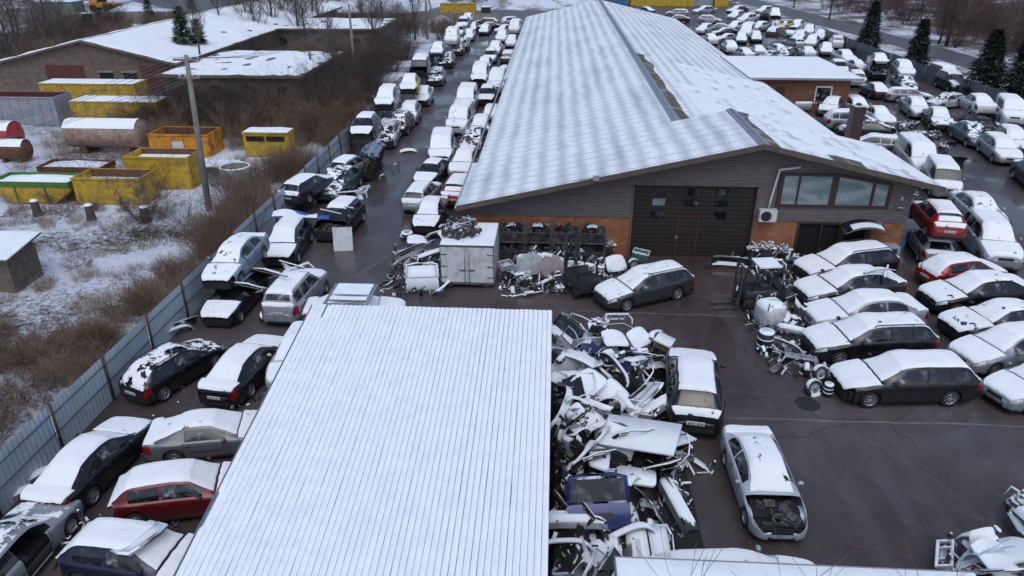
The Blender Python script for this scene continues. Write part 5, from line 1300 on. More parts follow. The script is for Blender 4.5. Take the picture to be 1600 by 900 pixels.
# --- near, full detail
near = [
 ('wagon', SV, (58, 812), (-45, 925), 'silver estate with an open side window cut off by the lower left corner', 'patch', 'd', 0, GB),
 ('sedan', BK, (204, 662), (78, 782), 'black saloon with yellow rear number plate and snowy boot', 'full', 'yf', 0, GB),
 ('coupe', GR, (426, 664), (243, 684), 'grey coupe under even snow with its nose hidden by the ribbed shed', 'full', '', 0, GB),
 ('hatch', (.13, .007, .010), (378, 752), (196, 776), 'dark red hatchback missing its rear lights and a side door', 'full', 'Dtx', 0, GB),
 ('hatch', DB, (322, 882), (116, 854), 'dark blue hatchback at the bottom edge with a torn tailgate on its back', 'full', 't', 0, GB),
 ('hatch', BK, (327, 538), (214, 606), 'black hatchback with wiped rear glass and one red light by the fence', 'patch', 'r', 0, GB),
 ('sedan', BK, (424, 530), (342, 612), 'dark saloon under thick smooth snow with a blue edged plate', 'full', '', 0, GB),
 ('sedan', LB, (338, 432), (398, 376), 'blue grey saloon perched on a black car, bonnet buckled', 'full', 'f', 1.35, GL),
 ('sedan', BK, (338, 492), (395, 432), 'black saloon crushed underneath the blue grey one', 'bw', 'f', 0, GL),
 ('suv', SV, (487, 432), (440, 487), 'silver off-road estate with snowy roof bars beside the ladder van', 'halfrear', 'r', 0, GL),
 ('hatch', DG, (426, 412), (470, 348), 'dark hatchback wedged between the stacked saloons and the open black one', 'full', 'f', 0, GL),
 ('hatch', BK, (509, 366), (552, 322), 'black hatchback with missing nose and a pale board leaning on it', 'roof', 'fh', 0, GL),
 ('wagon', DB, (507, 276), (452, 307), 'dark blue estate raised against the fence seen from behind', 'br', '', .55, GL),
 ('sedan', GN, (508, 305), (552, 268), 'dark green saloon pressed between blue estate and silver one', 'patch', 'd', 0, GL),
 ('hatch', SV, (566, 248), (524, 272), 'silver hatchback with tall red rear lamp next to the fence', 'br', '', .3, GL),
 ('hatch', LB, (584, 258), (604, 226), 'pale blue wreck tipped on its side at the alley edge', None, 'fh', 0, GL),
 ('hatch', BK, (558, 216), (583, 184), 'black hatchback with open engine bay on top of the stack by the bent pole', 'bw', 'f', 1.2, GL),
 ('wagon', WH, (596, 226), (612, 196), 'white smashed estate lying beneath the black hatchback', 'patch', 'fh', 0, GL),
 ('wagon', BK, (1304, 594), (1514, 590), 'black estate with alloy wheels, bare nose, nearest the manhole', 'full', 'f', 0, GF),
 ('wagon', BK, (1262, 534), (1450, 526), 'black estate with roof rails, second from the manhole in its row', 'full', 'r', 0, GF),
 ('sedan', SV, (1256, 494), (1440, 484), 'silver saloon in the front row between two dark estates', 'full', 'h' if False else '', 0, GF),
 ('sedan', DG, (1236, 458), (1412, 440), 'dark saloon with bent strips of trim lying on its roof', 'full', '', 0, GF),
 ('wagon', BK, (1238, 424), (1400, 403), 'long black estate parked across the office doorway', 'full', 'r', 0, GF),
 ('wagon', DG, (938, 462), (1072, 432), 'dark grey estate parked at an angle before the brown gate', 'full', 'r', 0, None),
 ('hatch', BK, (1079, 553), (1086, 660), 'small black hatchback with bare rear window beside the scrap heap', 'bare', 'c', 0, None),
 ('sedan', (.50, .54, .60), (1222, 824), (1163, 676), 'pale silver saloon with its engine bay laid bare, alone on the asphalt', 'nohood', 'h', 0, None),
 ('wagon', WH, (1250, 915), (1060, 915), 'white estate with open side window behind the white trailer roof', 'full', 'd', 0, None),
 ('sedan', BK, (1446, 464), (1602, 452), 'black saloon with snowy bonnet, right row behind the red hatchback', 'full', '', 0, GF),
 ('coupe', BK, (1476, 508), (1640, 494), 'dark coupe with stripped nose at the right edge', 'full', 'f', 0, GF),
 ('sedan', SV, (1500, 556), (1650, 530), 'silver saloon with twin grille and bonnet vents at the right edge', 'full', '', 0, GF),
 ('sedan', SV, (1556, 612), (1700, 580), 'silver saloon nearest the bottom of the right edge row', 'full', '', 0, GF),
 ('hatch', RD, (1560, 418), (1446, 430), 'red hatchback with snowy roof tucked behind the silver stack', 'full', '', 0, GF),
 ('hatch', RD, (1444, 318), (1484, 362), 'bright red hatchback stacked on a silver one at the hall corner', 'halfrear', '', 1.4, GF),
 ('hatch', SV, (1440, 360), (1468, 402), 'silver hatchback with dark rear glass beneath the red one', 'br', '', 0, GF),
 ('suv', SV, (1574, 414), (1520, 352), 'silver off-road car facing out with snow to its grille', 'full', 'r', 0, GF),
 ('sedan', WH, (1556, 352), (1502, 308), 'white saloon behind the silver off-road car', 'full', '', 0, GF),
 ('van', SV, (1482, 300), (1460, 268), 'silver van with bare windscreen at the roof corner of the hall', 'bw', '', 0, GF),
 ('boxvan', WH, (684, 266), (696, 212), 'white van with its front end stripped to black', 'full', 'fhw', 0, GA),
 ('van', WH, (704, 214), (734, 172), 'long white van behind the stripped one', 'full', '', 0, GA),
 ('hatch', SV, (712, 276), (740, 236), 'silver hatchback squeezed under the hall eave', 'full', '', 0, GA),
 ('hatch', RD, (736, 276), (704, 316), 'red hatchback seen from behind under the hall eave', 'halfrear', '', 0, GA),
 ('sedan', BK, (660, 282), (690, 254), 'low black saloon with red stripe below the stripped van', 'bw', 'f', 0, GA),
 ('wagon', SV, (674, 286), (645, 320), 'silver estate with a square sunroof in the alley', 'br', 'r', 0, GA),
 ('sedan', BK, (663, 352), (682, 314), 'black saloon with hanging trim strips next to the scrap by the box', 'full', 'f', 0, GA),
 ('sedan', WH, (610, 482), (500, 486), 'white car peeping out behind the ribbed shed under a ladder', 'full', '', 0, GB),
 ('hatch', WH, (452, 578), (478, 530), 'white car hidden left of the shed wall', 'full', '', 0, GB),
]
for (typ, col, f, r, lab_, sn, dm, zb, g) in near:
    if 'small black hatchback with bare' in lab_: o = car(typ, col, f, r, lab_, sn, dm, zb, False, g, sc=1.12)
    elif 'tipped' in lab_: o = car(typ, col, f, r, lab_, sn, dm, .75, False, g, roll=R(72))
    elif 'perched' in lab_: o = car(typ, col, f, r, lab_, sn, dm, zb, False, g, pitch=R(3), roll=R(2))
    else: o = car(typ, col, f, r, lab_, sn, dm, zb, False, g)
# --- middle distance and far, single meshes
far = [
 # along the fence, going away (upper / lower of each stack)
 ('mpv', SV, (597, 168), (613, 146), 'silver people carrier on top, first stack beyond the open black hatchback', 1.35, GL, 'f', 'full'),
 ('hatch', DR, (614, 208), (636, 180), 'dark red crushed hatchback at the base of the first stack beyond the black one', 0, GL, 'fh', 'patch'),
 ('hatch', SV, (633, 190), (646, 166), 'small silver hatchback right of the dark red crushed one', 0, GL, '', 'full'),
 ('hatch', YE, (634, 146), (646, 122), 'yellow hatchback on top of a white saloon by the fence', 1.35, GL, 'f', 'full'),
 ('sedan', WH, (652, 164), (668, 138), 'white saloon beneath the yellow hatchback', 0, GL, 'f', 'full'),
 ('van', DG, (650, 122), (664, 99), 'dark van with gaping front behind the yellow hatchback', .9, GL, 'fhw', 'roof'),
 ('wagon', SV, (672, 136), (690, 108), 'silver dented estate below and right of the gaping van', 0, GL, 'f', 'patch'),
 ('hatch', DB, (675, 94), (692, 66), 'blue hatchback with pale snowy nose on top of its stack', 1.3, GL, '', 'full'),
 ('wagon', GN, (690, 108), (706, 84), 'dark estate under the blue hatchback', 0, GL, 'f', 'patch'),
 ('van', WH, (701, 70), (712, 54), 'white van on top of a dark red wreck far down the fence', 1.3, GL, '', 'full'),
 ('hatch', DR, (708, 88), (722, 68), 'dark red wreck beneath the far white van', 0, GL, 'f', 'patch'),
 ('sedan', SV, (716, 80), (730, 60), 'silver wreck at the alley side of the dark red one', 0, GL, 'fh', 'patch'),
 ('hatch', GR, (712, 56), (722, 44), 'grey hatchback on top, behind the far white van', 1.3, GL, '', 'bw'),
 ('wagon', SV, (727, 64), (738, 48), 'silver estate below the grey hatchback at the far stack', 0, GL, '', 'full'),
 ('suv', DG, (718, 45), (730, 34), 'dark off-road car on top of the last but one fence stack', 1.2, GL, '', 'bw'),
 ('hatch', WH, (725, 34), (736, 26), 'white hatchback topping the last fence stack', 1.3, GL, '', 'full'),
 ('sedan', DG, (732, 50), (744, 38), 'dark saloon below the last fence stack', 0, GL, '', 'full'),
 ('hatch', DB, (751, 54), (764, 42), 'dark blue hatchback at the head of the cluster closing the alley', 0, GL, '', 'full'),
 ('sedan', BK, (746, 42), (778, 41), 'black saloon parked across the alley end, front of two', 0, GL, '', 'full'),
 ('wagon', DG, (742, 34), (776, 35), 'dark estate parked across the alley end, rear of two', 0, GL, '', 'full'),
 ('mpv', WH, (815, 33), (786, 35), 'white people carrier parked sideways at the far left hall corner', 0, GA, '', 'full'),
 ('sedan', SV, (776, 48), (800, 44), 'silver saloon just in front of the sideways white people carrier', 0, GA, '', 'full'),
 ('van', WH, (798, 54), (811, 38), 'white van tight by the far end of the left eave', 0, GA, '', 'full'),
 ('hatch', WH, (795, 74), (804, 58), 'white hatchback by the left eave, third from the far end', 0, GA, '', 'full'),
 ('wagon', WH, (779, 66), (789, 50), 'white estate in the outer alley column near its far end', 0, GA, '', 'full'),
 ('wagon', WH, (768, 86), (779, 68), 'snow buried estate in the outer alley column before the black strip', 0, GA, '', 'full'),
 ('suv', BK, (800, 84), (790, 104), 'black off-road car with clear rear glass by the left eave', 0, GA, '', 'bare'),
 ('hatch', SV, (762, 98), (770, 80), 'silver hatchback with dark bare windscreen in the outer alley column', 0, GA, '', 'bw'),
 ('hatch', GR, (751, 114), (763, 92), 'grey dented hatchback in the outer alley column', 0, GA, 'f', 'full'),
 ('van', WH, (743, 140), (757, 106), 'white van with open grille halfway down the alley', 0, GA, 'f', 'full'),
 ('van', WH, (769, 152), (784, 116), 'white van half under the left eave halfway down the hall', 0, GA, '', 'full'),
 ('sedan', SV, (785, 118), (793, 108), 'silver car half hidden under the eave behind the white van', 0, GA, '', 'full'),
 ('hatch', TEAL, (756, 162), (766, 138), 'teal grey hatchback between the two white vans', 0, GA, 'f', 'bw'),
 ('van', WH, (722, 176), (736, 146), 'white van with a snowy windscreen, first beyond the long white one', 0, GA, '', 'full'),
 ('hatch', DG, (764, 196), (772, 172), 'dark hatchback under the left eave at mid hall', 0, GA, '', 'full'),
 ('sedan', SV, (746, 212), (757, 186), 'silver saloon under the left eave beside the long white van', 0, GA, '', 'full'),
 ('sedan', (.09, .05, .09), (732, 236), (748, 204), 'purple grey saloon with snow streaks under the left eave', 0, GA, '', 'patch'),
 # top right lot
 ('wagon', SV, (1040, 20), (1076, 21), 'silver estate at the far right end of the hall roof', 0, GT, '', 'full'),
 ('sedan', BK, (1038, 30), (1078, 31), 'black saloon in front of the silver estate by the yellow wall', 0, GT, '', 'full'),
 ('sedan', BL, (995, 16), (1020, 19), 'blue saloon peeping over the far hall roof by the yellow wall', 0, GT, '', 'full'),
 ('sedan', SV, (1080, 18), (1122, 16), 'silver saloon on the rear stack before the grey container', 1.2, GT, '', 'full'),
 ('hatch', SV, (1128, 32), (1090, 31), 'silver hatchback raised in front of the rear stacked saloon', .9, GT, '', 'full'),
 ('sedan', BK, (1092, 40), (1124, 40), 'black saloon under the raised silver hatchback', 0, GT, 'f', 'patch'),
 ('sedan', DG, (1134, 18), (1170, 15), 'dark saloon at the far right end before the yellow wall', .9, GT, '', 'full'),
 ('wagon', SV, (1136, 28), (1164, 22), 'silver estate just in front of that dark saloon', .9, GT, '', 'full'),
 ('hatch', WH, (1150, 32), (1184, 28), 'white three door hatchback raised at the head of the right lot', .9, GT, '', 'full'),
 ('hatch', SV, (1184, 18), (1206, 16), 'silver hatchback rearmost next to the road bend', .6, GT, '', 'full'),
 ('suv', WH, (1215, 32), (1206, 18), 'white off-road car on top of its stack near the road', 1.2, GT, 'f', 'full'),
 ('sedan', BK, (1216, 48), (1206, 36), 'black saloon beneath the white off-road car', 0, GT, 'f', 'patch'),
 ('hatch', RD, (1192, 34), (1196, 22), 'faded red wreck between white hatchback and the stacked off-road car', .4, GT, 'fh', None),
 ('sedan', WH, (1174, 44), (1202, 40), 'white saloon crossing below the raised white hatchback', 0, GT, '', 'full'),
 ('hatch', WH, (1092, 48), (1110, 44), 'white hatchback with open side by the right roof slope', 0, GT, 'd', 'full'),
 ('sedan', GR, (1108, 43), (1138, 44), 'grey saloon in the second row by the right roof slope', 0, GT, '', 'full'),
 ('sedan', DB, (1114, 51), (1150, 50), 'dark blue saloon in the third row by the right roof slope', 0, GT, '', 'full'),
 ('coupe', SV, (1118, 60), (1152, 58), 'silver coupe parallel to the dark blue saloon', 0, GT, '', 'full'),
 ('hatch', WH, (1138, 44), (1160, 40), 'white hatchback right of the grey saloon', 0, GT, '', 'full'),
 ('van', WH, (1160, 56), (1174, 46), 'white van in the middle of the right lot', 0, GT, '', 'full'),
 ('hatch', DG, (1159, 68), (1157, 54), 'dark hatchback facing down the lot with full windscreen snow', 0, GT, '', 'full'),
 ('hatch', BK, (1184, 64), (1178, 54), 'black hatchback beside the white van in the right lot', 0, GT, '', 'full'),
 ('suv', DG, (1222, 50), (1204, 54), 'dark off-road car with snowy glass on stack near the yellow hatchback', .9, GT, '', 'full'),
 ('hatch', YE, (1217, 42), (1235, 38), 'yellow hatchback in the right lot near the road', .3, GT, '', 'patch'),
 ('sedan', WH, (1098, 56), (1120, 68), 'white saloon touching the hall right eave, farther one', 0, GT, 'h', 'full'),
 ('wagon', WH, (1131, 66), (1148, 82), 'white estate in the row just behind the annex', 0, GT, '', 'full'),
 ('sedan', WH, (1148, 80), (1172, 88), 'white saloon with long flat bonnet just behind the annex roof', 0, GT, '', 'full'),
 ('coupe', SV, (1174, 72), (1194, 88), 'silver coupe under round snow behind the annex roof', 0, GT, '', 'full'),
 ('hatch', WH, (1204, 74), (1222, 80), 'white hatchback behind the annex with a dark gap beside', 0, GT, '', 'full'),
 ('sedan', SV, (1192, 90), (1214, 86), 'silver saloon touching the annex roof edge', 0, GT, '', 'patch'),
 ('hatch', DG, (1218, 90), (1234, 82), 'dark hatchback behind the annex roof centre', 0, GT, 'd', 'patch'),
 ('hatch', WH, (1236, 44), (1254, 36), 'white hatchback farthest along the roadside fence', 0, GT, '', 'full'),
 ('sedan', WH, (1228, 54), (1250, 46), 'white saloon with dark windscreen below the farthest roadside hatchback', 0, GT, '', 'bw'),
 ('hatch', WH, (1260, 54), (1268, 42), 'white hatchback facing down beside the roadside fence', 0, GT, '', 'full'),
 ('sedan', SV, (1242, 62), (1258, 52), 'silver saloon between two white cars near the road', 0, GT, '', 'full'),
 ('suv', SV, (1228, 66), (1250, 72), 'silver off-road car with dark rear glass in the right lot', 0, GT, '', 'br'),
 ('wagon', SV, (1260, 74), (1276, 58), 'silver estate in the middle of the roadside block', 0, GT, '', 'full'),
 ('sedan', WH, (1274, 62), (1290, 50), 'white saloon at the roadside end of the block', 0, GT, '', 'full'),
 ('coupe', WH, (1250, 74), (1272, 90), 'white coupe with red lamps just above the annex roof', 0, GT, '', 'full'),
 ('hatch', TEAL, (1293, 92), (1289, 66), 'teal hatchback facing the annex roof corner', 0, GT, '', 'full'),
 ('mpv', WH, (1302, 60), (1312, 76), 'white people carrier with black rear, first by the conifer', 0, GS, '', 'br'),
 ('sedan', WH, (1334, 96), (1306, 84), 'white saloon with black wheels above the annex corner', .4, GS, '', 'full'),
 ('coupe', WH, (1352, 106), (1326, 98), 'white coupe in front of the one with black wheels', .2, GS, '', 'full'),
 ('hatch', WH, (1318, 114), (1302, 100), 'white hatchback at the annex roof corner', 0, GS, '', 'bw'),
 ('wagon', SV, (1328, 112), (1345, 134), 'silver estate with clear rear glass by the annex corner', 0, GS, '', 'br'),
 ('sedan', WH, (1288, 124), (1312, 136), 'white saloon mostly behind the annex wall', 0, GS, '', 'full'),
 ('sedan', GR, (1362, 86), (1382, 106), 'grey saloon lifted on a stack by the roadside fence', 1.3, GS, 't', 'full'),
 ('wagon', SV, (1426, 122), (1398, 98), 'silver estate lifted on a stack facing the alley', 1.0, GS, '', 'full'),
 ('sedan', BK, (1376, 120), (1362, 104), 'black wreck under the lifted grey saloon', 0, GS, 'fh', 'patch'),
 ('sedan', DG, (1428, 142), (1400, 124), 'dark wreck under the lifted silver estate', 0, GS, 'fh', 'patch'),
 ('coupe', BK, (1350, 132), (1384, 150), 'black coupe with snowy rear near the annex window', 0, GS, '', 'full'),
 ('wagon', SV, (1456, 150), (1384, 148), 'silver estate parked side on by the roadside fence', 0, GS, 'r', 'full'),
 ('sedan', SV, (1448, 182), (1414, 156), 'silver saloon facing out in front of the side on estate', 0, GS, '', 'full'),
 ('suv', BK, (1508, 140), (1466, 122), 'dark off-road car parked on the road side of the fence, nearer one', 0, None, 'r', 'bw'),
 ('boxvan', DG, (1494, 128), (1456, 114), 'dark van parked on the road side of the fence, farther one', 0, None, '', 'full'),
 ('hatch', WH, (1456, 160), (1500, 156), 'white hatchback between silver saloon and lifted white one', 0, GS, '', 'patch'),
 ('sedan', WH, (1508, 152), (1545, 174), 'white saloon with red lamps lifted above a dark wreck', 1.1, GS, '', 'full'),
 ('hatch', BK, (1512, 186), (1540, 200), 'dark wreck under the lifted white saloon', 0, GS, 'fh', None),
 ('boxvan', WH, (1594, 196), (1560, 162), 'white van with dark stripe lifted at the right edge', .8, GS, '', 'full'),
 ('sedan', BK, (1482, 204), (1450, 170), 'black saloon with bright alloys facing out of the row', 0, GS, '', 'full'),
 ('sedan', GR, (1544, 226), (1492, 196), 'grey saloon with clear rear glass in the roadside row', 0, GS, '', 'patch'),
 ('wagon', SV, (1592, 256), (1534, 214), 'silver estate last in the roadside row before the edge', 0, GS, '', 'full'),
 ('sedan', BK, (1650, 300), (1592, 254), 'black saloon cut off by the right edge beside the silver estate', 0, GS, '', 'full'),
 ('hatch', GN, (1582, 206), (1546, 182), 'dark green hatchback with bare windscreen under the lifted van', 0, GS, '', 'bare'),
 ('wagon', DG, (1596, 236), (1566, 206), 'dark estate behind the last silver one at the right edge', 0, GS, '', 'full'),
 ('mpv', SV, (1372, 192), (1288, 190), 'silver people carrier side on behind the steel chimney', 0, GF, '', 'full'),
 ('hatch', GR, (1288, 176), (1310, 158), 'grey hatchback behind the roof edge left of the chimney', 0, GF, '', 'full'),
 ('hatch', WH, (1352, 176), (1322, 160), 'white hatchback with round snowy back beyond the chimney', 0, GF, '', 'full'),
 ('coupe', WH, (1388, 190), (1360, 172), 'white coupe bonnet poking out behind the side on people carrier', 0, GF, '', 'full'),
 ('wagon', SV, (1230, 148), (1258, 168), 'silver estate with dark open back under the annex window', 0, GF, '', 'br'),
 ('wagon', SV, (1332, 222), (1398, 228), 'silver estate showing its roof above the lee slope', 0, GF, '', 'full'),
 ('sedan', DG, (1324, 200), (1384, 204), 'dark saloon between chimney and silver estate', 0, GF, '', 'patch'),
 ('van', WH, (1448, 268), (1414, 236), 'white van with smooth snowy back at the lee roof edge', 0, GF, '', 'full'),
]
for (typ, col, f, r, lab_, zb, g, dm, sn) in far:
    lodq = not (f[1] > 150)
    car(typ, col, f, r, lab_, sn, dm, zb, lodq, g)
# ================================================================ scrap heaps and yard clutter
CG = 'loose parts in the scrap heap beside the shed'
def at(px, py, z): return P(px, py, z)
# mound under the central heap
def hcent(s, t):
    a = (s - .3) / (4.1 if t > 16 else 2.5 + max(0, t - 13.5) * .64); b = (t - 10.5) / 15.6
    if a < 0 or a > 1 or b < 0 or b > 1: return None
    return 1.3 * (1 - a) ** .6 * min(1, (1 - b) * 5) + .1
shards('scrap_debris', 'dark jumble of small broken car parts filling the heap beside the ribbed shed', None, 1800, lambda r: (.3 + 4.1 * r.random() ** 1.2, 10.5 + 15.6 * r.random()), hcent, 11, ('plastic', 'engine', 'paint_grey', 'thin_snow', 'steel'), .22)
heap_items = [
 ('panel', (1000, 680, 1.25), (6, -6, -22), WHT, 'large white flat sheet on top of the scrap heap', 1.15),
 ('panel', (1052, 688, .95), (-10, 5, 30), WHT, 'small white flat sheet at the outer edge of the scrap heap', .62),
 ('board', (936, 717, 1.1), (14, 8, 80), WHT, 'white rounded board right of the shed, left one of two', .95),
 ('board', (994, 746, .75), (6, 4, -8), WHT, 'white rounded board lying flat below the big white sheet', .95),
 ('tailgate', (938, 828, .75), (36, 0, 184), BLU, 'blue tailgate with dark glass lying against the heap', 1.35),
 ('bumper', (1004, 806, .2), (80, 0, 100), WHT, 'white bumper with black slots standing right of the blue tailgate', .95),
 ('bumper', (968, 580, 1.0), (20, 20, -60), GRY, 'grey bumper with long slots in the upper middle of the heap', 1.0),
 ('bumper', (940, 660, .9), (70, 0, 20), BLK, 'black bumper curled like a ring in the middle of the heap', .8),
 ('bumper', (890, 655, 1.1), (10, 30, 60), TEAL, 'blue grey bumper hugging the shed wall below the middle', .95),
 ('bumper', (882, 690, 1.3), (0, 20, 75), SIL, 'silver bumper against the shed wall beside the green glass', .9),
 ('bumper', (925, 640, 1.0), (30, 10, 130), SIL, 'silver bumper end near the black curled one', .7),
 ('bumper', (965, 625, .9), (60, 0, 110), WHT, 'white slim bumper standing in the heap left of the crate', .7),
 ('bumper', (905, 870, .8), (85, 10, 100), WHT, 'white grilled bumper standing at the foot of the heap, shed side', .95),
 ('bumper', (928, 875, .8), (85, 0, 95), SIL, 'silver bumper standing second from the shed at the foot of the heap', .95),
 ('bumper', (950, 872, .75), (85, -6, 92), WHT, 'white smooth bumper nearest the white trailer', .95),
 ('bumper', (982, 780, .3), (70, 10, 120), BLK, 'black bumper between blue tailgate and the white slotted one', .9),
 ('bonnet', (960, 530, 1.1), (20, 12, 20), WHT, 'white bonnet at the top end of the heap', .8),
 ('bonnet', (905, 560, 1.4), (-16, 14, -20), SIL, 'silver bonnet at the top of the heap nearest the shed', .95),
 ('bonnet', (998, 528, .6), (35, 0, 40), WHT, 'white bonnet behind the open carton', .8),
 ('bonnet', (918, 600, 1.4), (18, -14, 40), (.22, .16, .11), 'tan plastic sheeted panel in the middle of the heap', .9),
 ('door', (975, 560, .6), (70, 10, -70), SIL, 'silver door lying beside the grey slotted bumper', 1.0),
 ('door', (900, 720, 1.0), (60, 30, 70), BLU, 'dark blue door leaning on the shed wall', .9),
 ('door', (890, 790, .5), (75, 10, 80), BLK, 'black door frame leaning on the shed wall near the blue tailgate', 1.0),
 ('door', (882, 610, 1.3), (70, -10, 95), BLK, 'black door standing along the shed wall', .95),
 ('door', (966, 690, .8), (35, 20, 30), BLK, 'black door under the big white sheet', .9),
 ('fender', (915, 540, 1.3), (30, 10, 20), WHT, 'white wing panel at the heap top near the shed corner', 1.0),
 ('fender', (990, 640, .5), (50, 0, 70), SIL, 'silver wing panel behind the white crate', .95),
 ('fender', (960, 645, .8), (40, 20, 110), WHT, 'white wing panel right of the black curled bumper', .9),
 ('fender', (1060, 716, .3), (30, 0, -20), WHT, 'white wing panel on the subframe pieces', .8),
 ('fender', (925, 690, 1.1), (50, 0, 60), GRN, 'green wing panel above the left rounded board', .9),
 ('glass', (905, 675, 1.2), (-30, 10, 40), GRN, 'green tinted glass leaning above the silver bumper', .8),
 ('crate', (1000, 647, .45), (12, 0, -15), WHT, 'white plastic crate tipped at the heap edge', 1.15),
 ('bigbox', (1018, 585, .0), (0, 0, 6), BLK, 'black pallet box beside the small black hatchback', 1.0),
 ('carton', (1036, 540, .35), (8, 12, -30), WHT, 'open carton with a white flap at the upper heap edge', 1.1),
 ('frame', (958, 500, 1.0), (30, 10, 20), WHT, 'snowy white metal frame crowning the far end of the heap', .8),
 ('frame', (1000, 672, .3), (80, 0, 10), BLK, 'black radiator frame under the white crate', .8),
 ('seat', (950, 560, .9), (30, 0, 30), BLK, 'dark seat upright behind the grey slotted bumper', 1.0),
 ('seat', (1005, 556, .4), (70, 0, 200), BLK, 'dark seat on its back near the pallet box', .9),
 ('seat', (1010, 660, .1), (10, 0, 60), BLK, 'dark seat shell below the white crate', .7),
 ('axle', (1062, 742, .1), (10, 0, 60), GRY, 'subframe with two struts lying right of the heap', 1.0),
 ('axle', (1085, 728, .05), (0, 20, -30), GRY, 'second subframe with springs at the outer right of the heap', .8),
 ('axle', (1066, 780, .02), (0, 0, 100), GRY, 'narrow strut pair pointing down the asphalt', .6),
 ('axle', (1000, 590, .7), (10, 10, 70), GRY, 'axle tangled above the black pallet box', .8),
 ('wheel', (1016, 612, .35), (5, 0, 0), BLK, 'snow topped wheel between pallet box and crate', .6),
 ('pipe', (930, 505, .9), (10, 20, 60), BLK, 'rusty exhaust pipe sticking up at the far end of the heap', .8),
 ('pipe', (985, 820, .1), (0, 0, 100), BLK, 'rusty exhaust pipe beside the white slotted bumper', .7),
 ('spoiler', (950, 772, .5), (20, 20, 60), WHT, 'white spoiler near the top of the blue tailgate', .7),
 ('spoiler', (905, 585, 1.5), (20, 0, 10), (.5, .4, .05), 'yellow edged spoiler on the tan sheet', .7),
 ('lampunit', (873, 562, 1.6), (60, 0, 60), RED, 'red lamp unit standing at the shed corner', .8),
 ('lampunit', (952, 742, .9), (70, 0, 40), (.6, .15, .03), 'orange plastic piece between the rounded boards', .5),
 ('engine', (940, 520, .6), (0, 0, 30), GRY, 'greasy engine at the far end of the heap', .8),
 ('bumper', (1040, 700, .2), (10, 0, 160), BLK, 'black bumper poking out below the small white sheet', .8),
 ('bumper', (905, 625, 1.3), (60, 30, 10), WHT, 'white bumper corner above the blue grey one', .6),
 ('bonnet', (915, 850, .3), (10, 0, 80), GRY, 'dark bonnet in the hollow behind the standing bumpers', .8),
 ('bumper', (898, 745, .7), (40, 10, 80), SIL, 'silver bumper in the dark gap by the shed wall', .8),
 ('fender', (985, 855, .2), (20, 0, 20), WHT, 'white wing panel touching the trailer roof end', .8),
 ('bumper', (1020, 520, .5), (60, 20, 50), BLK, 'black bumper upright behind the carton', .7),
 ('seat', (925, 515, 1.1), (20, 10, 10), WHT, 'pale seat with snow next to the white frame', .8),
]
for (k, p, rot, col, lb, s_) in heap_items: piece(k, at(*p), rot, col, lb, s_, group=CG, snow=0 if 'blue tailgate' in lb and k == 'tailgate' else .035)
mb = MB()
def mound(u, v):
    s, t = .2 + 4.2 * u, 10.4 + 15.8 * v; h = hcent(s, t)
    return tuple(YD(s, t, .02 + (h or 0) * .8 * max(0, min(1, (1 - u) * 3)) * (.7 + .6 * noise.noise(Vector((s * 2.5, t * 2.5, 1))))))
mb.grid(mound, 34, 110, 0, False); tag(mb.build('scrap_debris', M['dark']), 'dark packed bottom layer of the scrap heap', kind='stuff')
rnd = random.Random(31); CW_ = {'white': WHT, 'silver': SIL, 'black': BLK, 'dark grey': GRY, 'teal': TEAL, 'blue': BLU}
ordn = ['first', 'second', 'third', 'fourth', 'fifth', 'sixth', 'seventh', 'eighth', 'ninth', 'tenth', 'eleventh', 'twelfth', 'thirteenth', 'fourteenth', 'fifteenth', 'sixteenth', 'seventeenth', 'eighteenth', 'nineteenth', 'twentieth', 'twenty-first', 'twenty-second', 'twenty-third', 'twenty-fourth', 'twenty-fifth', 'twenty-sixth', 'twenty-seventh']
word = dict(bumper='bumper', bonnet='bonnet', fender='wing', door='door', seat='seat', frame='frame', spoiler='spoiler', tailgate='tailgate')
for col_, (sa, sb_, n_) in (('wall side', (.75, .5, 27)), ('middle', (1.9, .6, 25)), ('outer', (3.2, .6, 18))):
    for i in range(n_):
        t = 25.7 - (i + .5) * (25.7 - (10.9 if col_ != 'outer' else 14.6)) / n_ + rnd.uniform(-.2, .2); s = sa + rnd.uniform(-.35, .35); h = hcent(s, t) or .1
        k = rnd.choices(list(word), [5, 7, 4, 4, 2.5, .6, 1, 4])[0]; cn_ = rnd.choices(list(CW_), [3.5, 4, 7, 4, 1.5, 1.5])[0]
        piece(k, YD(s, t, h * .72), (rnd.uniform(20, 85), rnd.uniform(-30, 30), rnd.uniform(0, 360)), CW_[cn_], '%s %s, %s from the far end in the %s line of the heap' % (cn_, word[k], ordn[i], col_), rnd.uniform(.85, 1.15), group=CG, snow=.03, lim=.6)
